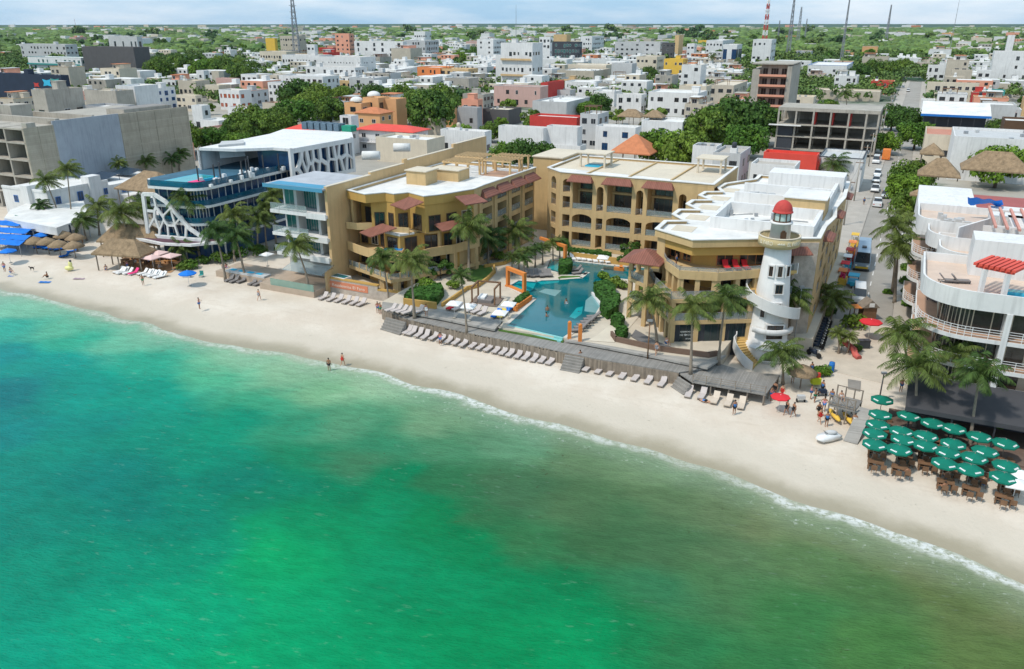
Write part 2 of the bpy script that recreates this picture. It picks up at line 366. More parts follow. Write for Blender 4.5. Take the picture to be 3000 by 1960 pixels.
def seacol(a,b,x,y):
    W_=0;c=[0,0,0];x+=3.*mnoise.noise(Vector((a*.11,b*.2,7)))+1.2*mnoise.noise(Vector((a*.4,b*.6,1)));y+=2.6*mnoise.noise(Vector((a*.11,b*.2,17)))+1.*mnoise.noise(Vector((a*.4,b*.6,11)))
    for (px,py),cc in SEAP:
        d=((x-px)**2+(y-py)**2)+2.;w_=1/d**2.2
        W_+=w_
        for k in range(3): c[k]+=cc[k]*w_
    g_=(c[0]/W_,c[1]/W_,c[2]/W_);return (max(.001,g_[0]*.88-.012),max(.001,g_[1]*.88-.006),max(.001,g_[2]*.84-.006))
def sea_material():
    m=bpy.data.materials.new('sea_water');m.use_nodes=True;t=m.node_tree;n=t.nodes;L=t.links;b=n['Principled BSDF']
    A=n.new('ShaderNodeAttribute');A.attribute_name='tint';S=n.new('ShaderNodeAttribute');S.attribute_name='shore'
    g=n.new('ShaderNodeNewGeometry')
    mp=n.new('ShaderNodeMapping');mp.vector_type='TEXTURE';mp.inputs['Rotation'].default_value=(0,0,R(-12));mp.inputs['Scale'].default_value=(2.6,1.0,1);L.new(g.outputs['Position'],mp.inputs[0])
    def noise(src,sc_,det=4,ro=.6):
        q=n.new('ShaderNodeTexNoise');q.inputs['Scale'].default_value=sc_;q.inputs['Detail'].default_value=det;q.inputs['Roughness'].default_value=ro;L.new(src,q.inputs['Vector']);return q.outputs[0]
    def rng(src,a,b_,c,d):
        q=n.new('ShaderNodeMapRange');q.interpolation_type='SMOOTHSTEP'
        for i,v in enumerate((a,b_,c,d)): q.inputs[i+1].default_value=v
        L.new(src,q.inputs[0]);return q.outputs[0]
    def mth(op,a,b_=None):
        q=n.new('ShaderNodeMath');q.operation=op
        for i,v in enumerate((a,b_)):
            if v is None: continue
            if isinstance(v,(int,float)): q.inputs[i].default_value=v
            else: L.new(v,q.inputs[i])
        return q.outputs[0]
    def mix(f,a,b_):
        q=n.new('ShaderNodeMixRGB')
        for i,v in enumerate((f,a,b_)):
            if isinstance(v,(int,float)): q.inputs[i].default_value=v
            elif isinstance(v,tuple): q.inputs[i].default_value=(*v,1)
            else: L.new(v,q.inputs[i])
        return q.outputs[0]
    big=noise(g.outputs['Position'],.07,5);rip=noise(mp.outputs[0],1.25,8,.72)
    c=A.outputs['Color']
    sc1=n.new('ShaderNodeVectorMath');sc1.operation='SCALE';L.new(c,sc1.inputs[0]);L.new(mth('MULTIPLY',rng(big,.25,.75,.86,1.1),rng(rip,.3,.7,.85,1.16)),sc1.inputs['Scale']);c=sc1.outputs[0]  # light and dark of the ripples painted into the water colour, besides the bump
    # weed flecks a little way out
    fl=noise(mp.outputs[0],2.1,5,.7);fz=mth('MULTIPLY',rng(S.outputs['Fac'],.8,3.,0,1),rng(S.outputs['Fac'],9,30,1,0))
    fb=mth('MULTIPLY',rng(noise(g.outputs['Position'],.12,3),.45,.6,0,1),fz)
    c=mix(mth('MULTIPLY',mth('MULTIPLY',rng(noise(g.outputs['Position'],1.5,6,.75),.60,.66,0,1),fb),.8),c,(.05,.06,.025))
    # wavelet glints painted in as pale streaks, then the wash over the sand
    sh=mth('ADD',S.outputs['Fac'],mth('MULTIPLY',mth('SUBTRACT',noise(g.outputs['Position'],.35,5,.65),.5),2.6))
    c=mix(mth('MULTIPLY',rng(noise(mp.outputs[0],1.9,4,.6),.60,.72,0,.14),rng(noise(g.outputs['Position'],.06,2),.42,.6,.1,1)),c,(.42,.52,.46));c=mix(rng(sh,.5,6.,.35,0),c,(.34,.44,.32));c=mix(rng(sh,-.2,2.4,.7,0),c,(.44,.43,.33))
    fo=noise(g.outputs['Position'],1.7,6,.75)
    e=rng(sh,-.3,.35,0,1);e2=rng(sh,.45,1.6,1,0);lead=mth('MULTIPLY',mth('MULTIPLY',e,e2),rng(fo,.40,.56,.08,.95))
    br=mth('MULTIPLY',mth('MULTIPLY',rng(sh,1.5,2.2,0,1),rng(sh,2.4,4.2,1,0)),rng(fo,.56,.68,0,.55))
    along=rng(noise(g.outputs['Position'],.045,2),.36,.58,.22,1.)
    sx=n.new('ShaderNodeSeparateXYZ');L.new(g.outputs['Position'],sx.inputs[0]);foam=mth('MULTIPLY',mth('MULTIPLY',mth('MAXIMUM',lead,br),along),rng(sx.outputs[0],-60,5,.45,1.))
    c=mix(foam,c,(.72,.73,.69));L.new(c,b.inputs['Base Color'])
    L.new(mth('ADD',mth('MULTIPLY',foam,.5),.2),b.inputs['Roughness']);b.inputs['Specular IOR Level'].default_value=.045
    bp=n.new('ShaderNodeBump');bp.inputs['Strength'].default_value=.75;bp.inputs['Distance'].default_value=.4
    L.new(mth('ADD',rip,mth('MULTIPLY',noise(mp.outputs[0],5.,3),.35)),bp.inputs['Height']);L.new(bp.outputs[0],b.inputs['Normal'])
    return m
def sand_material():
    m=bpy.data.materials.new('beach_sand');m.use_nodes=True;t=m.node_tree;n=t.nodes;L=t.links;b=n['Principled BSDF']
    S=n.new('ShaderNodeAttribute');S.attribute_name='shore';g=n.new('ShaderNodeNewGeometry')
    def noise(sc_,det=5,ro=.6,src=None):
        q=n.new('ShaderNodeTexNoise');q.inputs['Scale'].default_value=sc_;q.inputs['Detail'].default_value=det;q.inputs['Roughness'].default_value=ro;L.new(src or g.outputs['Position'],q.inputs['Vector']);return q.outputs[0]
    def rng(src,a,b_,c,d):
        q=n.new('ShaderNodeMapRange');q.interpolation_type='SMOOTHSTEP'
        for i,v in enumerate((a,b_,c,d)): q.inputs[i+1].default_value=v
        L.new(src,q.inputs[0]);return q.outputs[0]
    def mth(op,a,b_):
        q=n.new('ShaderNodeMath');q.operation=op
        for i,v in enumerate((a,b_)):
            if isinstance(v,(int,float)): q.inputs[i].default_value=v
            else: L.new(v,q.inputs[i])
        return q.outputs[0]
    def mix(f,a,b_):
        q=n.new('ShaderNodeMixRGB')
        for i,v in enumerate((f,a,b_)):
            if isinstance(v,(int,float)): q.inputs[i].default_value=v
            elif isinstance(v,tuple): q.inputs[i].default_value=(*v,1)
            else: L.new(v,q.inputs[i])
        return q.outputs[0]
    mp=n.new('ShaderNodeMapping');mp.vector_type='TEXTURE';mp.inputs['Rotation'].default_value=(0,0,A0);mp.inputs['Scale'].default_value=(9,1.2,1);L.new(g.outputs['Position'],mp.inputs[0])
    sh=mth('ADD',mth('MULTIPLY',S.outputs['Fac'],-1.),mth('MULTIPLY',mth('SUBTRACT',noise(.22),.5),4.))   # inland distance
    dry=mix(rng(noise(.16),.35,.65,0,1),(.585,.50,.405),(.655,.58,.485))
    dry=mix(mth('MULTIPLY',rng(noise(1.6,6,.7),.52,.68,0,1),.30),dry,(.47,.40,.315))       # trodden sand
    dry=mix(mth('MULTIPLY',rng(noise(.9,4,.6,mp.outputs[0]),.55,.66,0,1),.28),dry,(.50,.42,.33))
    dry=mix(mth('MULTIPLY',rng(noise(5.5,3,.8),.60,.72,0,1),.35),dry,(.40,.33,.26))
    c=mix(rng(sh,4.2,8.5,1,0),dry,(.54,.475,.385))
    c=mix(mth('MULTIPLY',mth('MULTIPLY',rng(noise(2.6,6,.8),.60,.68,0,.8),mth('MULTIPLY',rng(sh,2.2,3.2,0,1),rng(sh,4.5,7,1,0))),rng(noise(.15,2),.45,.6,0,1)),c,(.10,.08,.05))
    c=mix(rng(sh,.2,3.6,1,0),c,(.33,.285,.20));L.new(c,b.inputs['Base Color'])
    L.new(rng(sh,.3,3.,.35,.9),b.inputs['Roughness']);b.inputs['Specular IOR Level'].default_value=.3
    bp=n.new('ShaderNodeBump');bp.inputs['Strength'].default_value=.5;bp.inputs['Distance'].default_value=.12
    L.new(mth('ADD',noise(1.9,6,.7),mth('MULTIPLY',noise(.35,3),1.5)),bp.inputs['Height']);L.new(bp.outputs[0],b.inputs['Normal'])
    return m
def sdist(a,b): return (shore_b(a)-b)*.97      # >0 in the water
def jit(a,b):
    return .35*mnoise.noise(Vector((a*.16,b*.1,3)))
SA=[-7000,-2500,-1000,-500,-320,-260]+frange(-220,-130,3)+frange(-130,40,1.3)+[45,60,100,300,1000,7000]
SB=[-7000,-2500,-800,-300,-120,-60,-30,-10]+frange(0,30,2.)+frange(30,80,1.)+[84,92]
sea=grid_mesh('sea',SA,SB,lambda a,b:-1.0,[sea_material()],{'tint':seacol,'shore':lambda a,b,x,y:sdist(a,b)+jit(a,b)*3})
tag(sea,'turquoise to olive green sea','sea',kind='structure')
def sandz(a,b):
    d=-sdist(a,b)-jit(a,b)*3
    z=-1+.095*d if d<10.5 else 0
    if d<-3: z=-1.3-.1*abs(d)
    return z+(.05*mnoise.noise(Vector((a*.35,b*.35,0))) if d>3 else 0)
BA=[-7000,-2500,-1000,-500,-320,-260]+frange(-220,40,1.6)+[45,60,100,300,1000,7000]
BB=[(lambda a,k=k:shore_b(a)-6+k*1.05) for k in range(0,27)]+[(lambda a:shore_b(a)+27),(lambda a:shore_b(a)+34)]
beach=grid_mesh('beach',BA,BB,sandz,[sand_material()],{'shore':lambda a,b,x,y:sdist(a,b)+jit(a,b)*3})
tag(beach,'pale sand beach','beach',kind='structure')
# town ground
def ground_material():
    m=mat('town_ground',(.36,.33,.28),.95,.25,.06);t=m.node_tree;n=t.nodes;L=t.links;b=n['Principled BSDF'];src=b.inputs['Base Color'].links[0].from_socket
    g=n.new('ShaderNodeNewGeometry')
    sp=n.new('ShaderNodeSeparateXYZ');L.new(g.outputs['Position'],sp.inputs[0])
    nz=n.new('ShaderNodeTexNoise');nz.inputs['Scale'].default_value=.012;nz.inputs['Detail'].default_value=8;nz.inputs['Roughness'].default_value=.7;L.new(g.outputs['Position'],nz.inputs['Vector'])
    mr=n.new('ShaderNodeMapRange');mr.inputs[1].default_value=250;mr.inputs[2].default_value=1300;mr.inputs[3].default_value=-.08;mr.inputs[4].default_value=.5;L.new(sp.outputs[1],mr.inputs[0])
    ad=n.new('ShaderNodeMath');L.new(nz.outputs[0],ad.inputs[0]);L.new(mr.outputs[0],ad.inputs[1])
    st=n.new('ShaderNodeMapRange');st.inputs[1].default_value=.5;st.inputs[2].default_value=.6;L.new(ad.outputs[0],st.inputs[0])
    n2=n.new('ShaderNodeTexNoise');n2.inputs['Scale'].default_value=.03;n2.inputs['Detail'].default_value=6;L.new(g.outputs['Position'],n2.inputs['Vector'])
    gr=n.new('ShaderNodeMixRGB');gr.inputs[1].default_value=(.02,.062,.035,1);gr.inputs[2].default_value=(.05,.10,.05,1);L.new(n2.outputs[0],gr.inputs[0])
    mx=n.new('ShaderNodeMixRGB');L.new(st.outputs[0],mx.inputs[0]);L.new(src,mx.inputs[1]);L.new(gr.outputs[0],mx.inputs[2]);L.new(mx.outputs[0],b.inputs['Base Color'])
    return m
g_=MB();P=[W(-14000,88),W(-60,88),W(40,88),W(14000,88),W(14000,26000),W(-14000,26000)]
g_.add([(p[0],p[1],-.06) for p in P],[(0,1,2,3,4,5)])
tag(g_.build('ground',ground_material()),'flat town ground','ground',kind='structure')
def sheet(name,pts,z,m,label,thick=.12):
    mb=MB();mb.prism(pts,z-thick,z);return tag(mb.build(name,m),label,kind='structure')
sheet('road',[W(-5.2,112),W(1.9,112),W(1.9,640),W(-5.2,640)],.06,ASPH,'straight street leading inland')
sheet('pavement',[W(-9.5,106),W(-5.25,106),W(-5.25,640),W(-9.5,640)],.17,SIDEW,'pale pavement on the left of the street')
sheet('pavement',[W(1.95,106),W(4.6,106),W(4.6,640),W(1.95,640)],.17,SIDEW,'pale pavement on the right of the street')
sheet('plaza',[W(-8.6,94),W(6,91),W(5,112),W(-9.,112)],.045,mat('sandy_plaza',(.56,.49,.40),.95,.15,.4),'sandy paved end of the street beside the beach')
for i,b in enumerate((206,318,436,560,690)):
    sheet('cross_street',[W(-700,b),W(900,b),W(900,b+8),W(-700,b+8)],.02,ASPH,'side street parallel to the beach')
mk=MB()
for b in frange(118,420,6): mk.prism([W(-1.75,b),W(-1.6,b),W(-1.6,b+2.4),W(-1.75,b+2.4)],.065,.068)
tag(mk.build('road_marking',WHITE2),'worn white centre line',kind='structure')
# hotel plinth and garden paving
GZ=2.0
plin=[W(-62.2,97.5),W(-62.3,91.8)]+[G(u,v,2.) for u,v in ((1118,884),(1256,904),(1445,934),(1475,941),(1462,958),(1655,990),(1930,1036),(2075,1052),(2105,1043))]+[W(-15.4,93.6),W(-12.6,97.2),W(-6.6,97.5),W(-6.2,141),W(-62,143)]
sheet('terrace_paving',plin,GZ-.04,PAVE,'pale paved hotel terrace round the pool',thick=2.4)
sheet('lower_terrace',[W(-75.2,91.9),W(-62.3,91.8),W(-62.3,98),W(-75.2,98)],.95,PAVE,'lower paved strip behind the sign wall',thick=1.2)
# ================================================================ building tools
def wall_open(mb,fr,s0,s1,z0,z1,ops,t=.3):
    "wall slab with real holes; ops = (s0,s1,z0,z1,...)"
    S=sorted({s0,s1,*[x for o in ops for x in (max(o[0],s0),min(o[1],s1))]})
    Z=sorted({z0,z1,*[x for o in ops for x in (max(o[2],z0),min(o[3],z1))]})
    for i in range(len(S)-1):
        sm=(S[i]+S[i+1])/2;run=None
        for j in range(len(Z)-1):
            zm=(Z[j]+Z[j+1])/2
            hole=any(o[0]<sm<o[1] and o[2]<zm<o[3] for o in ops)
            if not hole and run is None: run=Z[j]
            if hole and run is not None: mb.fb(fr,S[i],S[i+1],0,t,run,Z[j]);run=None
        if run is not None: mb.fb(fr,S[i],S[i+1],0,t,run,Z[-1])
def arch_fill(mb,fr,s0,s1,ztop,rise,t=.3,n=8):
    "spandrels that round off the top of an opening"
    c=(s0+s1)/2;hw=(s1-s0)/2
    for side in (-1,1):
        pts=[(c+side*hw,ztop),(c+side*hw,ztop-rise)]
        for k in range(1,n+1):
            a=math.pi/2*k/n;pts.append((c+side*hw*math.cos(a),ztop-rise+rise*math.sin(a)))
        m=len(pts);vs=[(*fr.p(s,d),z) for d in (.0,t) for s,z in pts]
        mb.add(vs,[tuple(range(m-1,-1,-1)),tuple(range(m,2*m))]+[(i,(i+1)%m,(i+1)%m+m,i+m) for i in range(m)])
def window(th,fr,s0,s1,z0,z1,glass=None,frame=None,d=-.03,bars=None,name='window',fw=.08):
    glass=glass or GLASS;frame=frame or WHITE
    mb=MB();mb.mat(0)
    mb.fb(fr,s0,s1,d-.03,d+.03,z0,z0+fw);mb.fb(fr,s0,s1,d-.03,d+.03,z1-fw,z1)
    mb.fb(fr,s0,s0+fw,d-.03,d+.03,z0+fw,z1-fw);mb.fb(fr,s1-fw,s1,d-.03,d+.03,z0+fw,z1-fw)
    n=bars if bars is not None else max(0,int((s1-s0)/1.1)-0)
    for k in range(1,n+1):
        s=s0+(s1-s0)*k/(n+1);mb.fb(fr,s-fw*.35,s+fw*.35,d-.025,d+.03,z0+fw,z1-fw)
    mb.mat(1);mb.fb(fr,s0+fw,s1-fw,d-.005,d+.04,z0+fw,z1-fw)
    return mb.build(name,[frame,glass],th)
def railing(th,fr,s0,s1,z,d=.06,h=1.,kind='glass',posts=True,top=METAL,glass=None):
    mb=MB();mb.mat(0);mb.fb(fr,s0,s1,d-.03,d+.03,z+h-.05,z+h)
    n=max(1,int((s1-s0)/1.5))
    for k in range(n+1):
        s=s0+.03+(s1-s0-.06)*k/n;mb.fb(fr,s-.025,s+.025,d-.025,d+.025,z,z+h-.05)
    if kind=='glass': mb.mat(1);mb.fb(fr,s0+.06,s1-.06,d-.01,d+.01,z+.06,z+h-.07)
    elif kind=='bars':
        for k in range(1,5): mb.fb(fr,s0,s1,d-.015,d+.015,z+h*k/5-.015,z+h*k/5+.015)
    return mb.build('railing',[top,glass or RAILG],th)
def loggia(th,wm,fr,op,D,t=.3,door=None,frame=None,rail='glass',partition=True,rh=1.,glass=None):
    "recess behind an opening: floor, ceiling, cheeks, glazed door at the back and railing at the front"
    s0,s1,z0,z1=op[:4]
    wm.fb(fr,s0-.05,s1+.05,t,D+.05,z0-.18,z0-.002);wm.fb(fr,s0-.05,s1+.05,t,D+.05,z1+.002,z1+.16)
    if partition:
        wm.fb(fr,s0-.15,s0-.001,t,D+.05,z0,z1);wm.fb(fr,s1+.001,s1+.15,t,D+.05,z0,z1)
    if door!='none':
        w_=s1-s0;zt=min(z1-.15,z0+2.5);window(th,fr,s0+w_*.1,s1-w_*.08,z0+.05,zt,glass=door or GLASS,frame=frame or BROWN,d=D-.04,name='balcony_door')
    if rail: railing(th,fr,s0,s1,z0,d=.12,h=rh,kind=rail,glass=glass)
def parapet(mb,poly,z0,z1,t=.25):
    "ring wall on a counter-clockwise roof outline"
    n=len(poly);cx=sum(p[0] for p in poly)/n;cy=sum(p[1] for p in poly)/n
    inn=[]
    for i in range(n):
        p0=Vector(poly[i-1]);p1=Vector(poly[i]);p2=Vector(poly[(i+1)%n])
        e1=(p1-p0).normalized();e2=(p2-p1).normalized();n1=Vector((-e1.y,e1.x));n2=Vector((-e2.y,e2.x))
        b=(n1+n2);b=b/max(.35,b.length_squared/2) if b.length>1e-3 else n1
        inn.append((p1.x+b.x*t,p1.y+b.y*t))
    vs=[(*p,z0) for p in poly]+[(*p,z1) for p in poly]+[(*p,z1) for p in inn]+[(*p,z0) for p in inn]
    fs=[]
    for i in range(n):
        j=(i+1)%n;fs+=[(i,j,n+j,n+i),(n+i,n+j,2*n+j,2*n+i),(2*n+i,2*n+j,3*n+j,3*n+i)]
    mb.add(vs,fs)
def awning(th,fr,s0,s1,z1,z0,out,inset=.5,m=None,name='tiled_awning',back=.05):
    mb=MB();p=lambda s,d,z:(*fr.p(s,d),z)
    vs=[p(s0,-out,z0),p(s1,-out,z0),p(s1,back,z0),p(s0,back,z0),p(s0,-out,z0+.12),p(s1,-out,z0+.12),p(s1-inset,back,z1),p(s0+inset,back,z1),p(s0,back,z0+.12),p(s1,back,z0+.12)]
    mb.add(vs,[(3,2,1,0),(0,1,5,4),(4,5,6,7),(0,4,8,3),(1,2,9,5),(4,7,8),(5,9,6),(3,8,9,2),(8,7,6,9)])
    return mb.build(name,m or TILE,th)
def hip(mb,x0,x1,y0,y1,z0,z1,ridge=None,fr=None,over=.0,thick=.12):
    "hipped / pyramid roof in a frame (x along, y inward)"
    q=(lambda x,y,z:(*fr.p(x,y),z)) if fr else (lambda x,y,z:(x,y,z))
    w_,d=(x1-x0),(y1-y0);r=ridge if ridge is not None else max(0,w_-d)/2
    cx,cy=(x0+x1)/2,(y0+y1)/2
    x0-=over;x1+=over;y0-=over;y1+=over
    A=[q(x0,y0,z0),q(x1,y0,z0),q(x1,y1,z0),q(x0,y1,z0)]
    B=[q(x0,y0,z0+thick),q(x1,y0,z0+thick),q(x1,y1,z0+thick),q(x0,y1,z0+thick)]
    T=[q(cx-r,cy,z1),q(cx+r,cy,z1)] if w_>=d else [q(cx,cy-max(0,d-w_)/2,z1),q(cx,cy+max(0,d-w_)/2,z1)]
    mb.add(A+B+T,[(3,2,1,0),(0,1,5,4),(1,2,6,5),(2,3,7,6),(3,0,4,7)]+([(4,5,9,8),(5,6,9),(6,7,8,9),(7,4,8)] if w_>=d else [(4,5,8),(5,6,9,8),(6,7,9),(7,4,8,9)]))
def tank(x,y,z,m=None,label='',r=.6,h=1.4,group=None):
    mb=MB();mb.lathe(x,y,[(r,z),(r,z+h*.75),(r*.8,z+h*.92),(r*.3,z+h),(0.01,z+h)],12)
    return mb
def acunit(mb,x,y,z,s=1.):
    mb.box(x-.45*s,x+.45*s,y-.35*s,y+.35*s,z,z+.75*s);mb.box(x-.3*s,x+.3*s,y-.38*s,y+.38*s,z+.12,z+.6*s)
def textobj(s,size,m,fn,name='lettering',parent=None,align='LEFT',space=1.,ext=.02,sx=1.):
    "real letters; fn maps (x along, y up, depth) to the world"
    cu=bpy.data.curves.new('t','FONT');cu.body=s;cu.size=size;cu.align_x=align;cu.extrude=ext;cu.space_character=space
    o=bpy.data.objects.new('t',cu);col.objects.link(o);bpy.context.view_layer.update()
    me=bpy.data.meshes.new_from_object(o);bpy.data.objects.remove(o);bpy.data.curves.remove(cu)
    mb=MB();mb.add([fn(v.co.x*sx,v.co.y,v.co.z) for v in me.vertices],[tuple(p.vertices) for p in me.polygons]);bpy.data.meshes.remove(me)
    return mb.build(name,m,parent)
def pt(fr): return lambda x,y,z:None
# generic town building ------------------------------------------------------------
HOUSES=[]     # (object, pixel position) for labels
def xsolve_front(u0,v0,h,u1,u2):
    P0=G(u0,v0,h);k=(u1-CXP)/F_PX;q=k*SP*(H-h)
    wd=(q-P0[0]+k*CP*P0[1])/(E1[0]-k*CP*E1[1]);P1=(P0[0]+wd*E1[0],P0[1]+wd*E1[1])
    if u2 is None: dp=None
    elif u2<0: dp=-u2
    else:
        k=(u2-CXP)/F_PX;q=k*SP*(H-h);dp=(q-P1[0]+k*CP*P1[1])/(E2[0]-k*CP*E2[1])
        dp=min(max(dp,4.),60.)
    return P0,wd,dp
OCC=[]
def occupy(P0,wd,dp,m=1.5):
    a,b=AB(P0);OCC.append((a-m,a+wd+m,b-m,b+dp+m))
def house(P0,wd,dp,h,m,floors=None,name='house',label='',cat='building',trim=None,roofm=None,win='rect',nwin=None,side_win=True,extras='',glass=None,frame=None,balcony=None,band=None,wh=None,z0=-.1,ww=None,maxw=90,rng=None,reg=True,group=None,par=.7,shop=False):
    rng=rng or random.Random(int(abs(P0[0]*13+P0[1]*7)))
    th=thing(name,label,cat,(P0[0],P0[1],z0),group=group)
    f=Fr(P0,ang=A0);c=[f.p(0,0),f.p(wd,0),f.p(wd,dp),f.p(0,dp)]
    roofm=roofm or rng.choice([WHITE2,WHITE2,GREYW,CREAM,SIDEW]);floors=floors or max(1,int(h/3.2))
    wm=MB();wm.prism(c,z0,h-par);parapet(wm,c,h-par,h,.22);wm.build('wall',m,th)
    rf=MB();rf.prism([f.p(.24,.24),f.p(wd-.24,.24),f.p(wd-.24,dp-.24),f.p(.24,dp-.24)],h-par+.003,h-par+.05);ro=rf.build('roof',roofm,th)
    if trim:
        tb=MB();cc=[f.p(-.08,-.08),f.p(wd+.08,-.08),f.p(wd+.08,dp+.08),f.p(-.08,dp+.08)];parapet(tb,cc,h-.02,h+.1,.36);tb.build('cornice',trim,th)
    fh=(h-par-.1)/floors;cnt=0
    faces=[(Fr(P0,ang=A0),wd,True),(Fr(c[1],ang=A0+math.pi/2),dp,side_win)]
    wh=wh or min(1.75,fh*.5)
    for fr,Ln,on in faces:
        if not on or win=='none' or Ln<2.5: continue
        sp=rng.uniform(2.6,3.6);n=nwin if (nwin and fr is faces[0][0]) else max(1,int(Ln/sp))
        n=min(n,14);wd_=ww or min(1.9,Ln/n*.55)
        for k in range(floors):
            zb=k*fh+fh*.32
            for i in range(n):
                if cnt>=maxw: break
                if win=='rect' and rng.random()<.27: continue
                s=(i+.5)*Ln/n;hw=wd_/2*(1 if win!='rect' else rng.choice([.7,1,1,1.25]));cnt+=1
                window(th,fr,s-hw,s+hw,z0*0+zb-(.35*wh if (win=='rect' and rng.random()<.2) else 0),zb+wh,glass=glass,frame=frame or rng.choice([WHITE,DMETAL,BROWN]),fw=.07,bars=1 if hw>.5 else 0)
        if band:
            bm=MB()
            for k in range(1,floors+1): bm.fb(fr,-.05,Ln+.05,-.12,.0,k*fh-.12,k*fh+.12)
            bm.build('string_course',band,th)
        if balcony and fr is faces[0][0]:
            for k in range(1,floors):
                bm=MB();bm.fb(fr,.4,Ln-.4,-1.3,-.002,k*fh-.1,k*fh+.05);bm.fb(fr,.4,Ln-.4,-1.3,-1.2,k*fh+.05,k*fh+.95);bm.build('balcony',balcony,th)
    if not reg and rng.random()<.4 and P0[1]<650:
        b=MB();b.fb(faces[0][0],.3,wd*rng.uniform(.5,.95),-.9,-.05,2.7,2.82);b.build('shop_awning',rng.choice([GREYW,TERRA,TEAL,BLUEP,TAN,REDW]),th)
        b=MB();b.fb(faces[0][0],.4,wd*.9,-.04,.05,.1,2.5);b.build('shop_front',DGREY2,th)
    if 's' in extras:   # stair head
        sw=min(3.2,wd*.4);x=rng.uniform(.5,max(.6,wd-sw-.6));y=rng.uniform(dp*.3,max(dp*.31,dp-4))
        b=MB();b.fb(f,x,x+sw,y,y+3,h-par+.05,h+1.9);b.fb(f,x-.15,x+sw+.15,y-.15,y+3.15,h+1.9,h+2.05);b.build('stair_head',m if rng.random()<.6 else WHITE,th)
    if 't' in extras:
        x=rng.uniform(1,max(1.1,wd-1));y=rng.uniform(1,max(1.1,dp-1));p=f.p(x,y)
        b=MB();b.fb(f,x-.8,x+.8,y-.8,y+.8,h-par+.05,h+.7);o=b.build('tank_stand',WHITE,th)
        tk=tank(p[0],p[1],h+.7);tk.build('water_tank',rng.choice([DGREY2,WHITE2,CREAM]),th)
    if 'a' in extras:
        for _ in range(rng.randint(2,7)):
            x=rng.uniform(1,max(1.1,wd-1));y=rng.uniform(1,max(1.1,dp-1));p=f.p(x,y);b=MB();acunit(b,p[0],p[1],h-par+.05);b.build('rooftop_unit',rng.choice([GREYW,METAL]),th)
    if 'p' in extras:   # pergola on the roof
        b=MB();x0,x1=wd*.15,min(wd*.15+6,wd*.8);y0,y1=dp*.2,min(dp*.2+4,dp*.8)
        for x in (x0,x1):
            for y in (y0,y1): b.fb(f,x-.1,x+.1,y-.1,y+.1,h-par,h+1.9)
        b.fb(f,x0-.3,x1+.3,y0-.3,y0,h+1.9,h+2.1);b.fb(f,x0-.3,x1+.3,y1,y1+.3,h+1.9,h+2.1)
        for i in range(8): x=x0+(x1-x0)*i/7;b.fb(f,x-.08,x+.08,y0-.3,y1+.3,h+2.1,h+2.22)
        b.build('pergola',WOODB,th)
    if not reg and rng.random()<.55 and wd>6 and dp>6:
        x0=rng.uniform(0.3,wd*.4);x1=x0+wd*rng.uniform(.35,.55);y0=rng.uniform(dp*.25,dp*.45);b=MB();b.fb(f,x0,x1,y0,dp-.3,h-par+.05,h+2.3);m2=rng.choice([WHITE,m,CREAM,BEIGE,CONC,SALMON]);b.build('upper_room',m2,th)
        b=MB();b.fb(f,x0-.3,x1+.3,y0-.9,dp-.2,h+2.3,h+2.48);b.build('slab_roof',rng.choice([WHITE2,CONC,OTILE,GREYW]),th);window(th,Fr(f.p(0,y0),ang=A0),x0+.5,min(x1-.4,x0+2.6),h-par+.6,h+1.6,bars=1)
    occupy(P0,wd,dp)
    if reg: HOUSES.append((th,PX(P0[0]+wd/2*E1[0],P0[1]+wd/2*E1[1],h)))
    return th
def hpx(u0,v0,u1,u2,h,m,label,**k):
    P0,wd,dp=xsolve_front(u0,v0,h,u1,u2);return house(P0,wd,dp,h,m,label=label,**k)
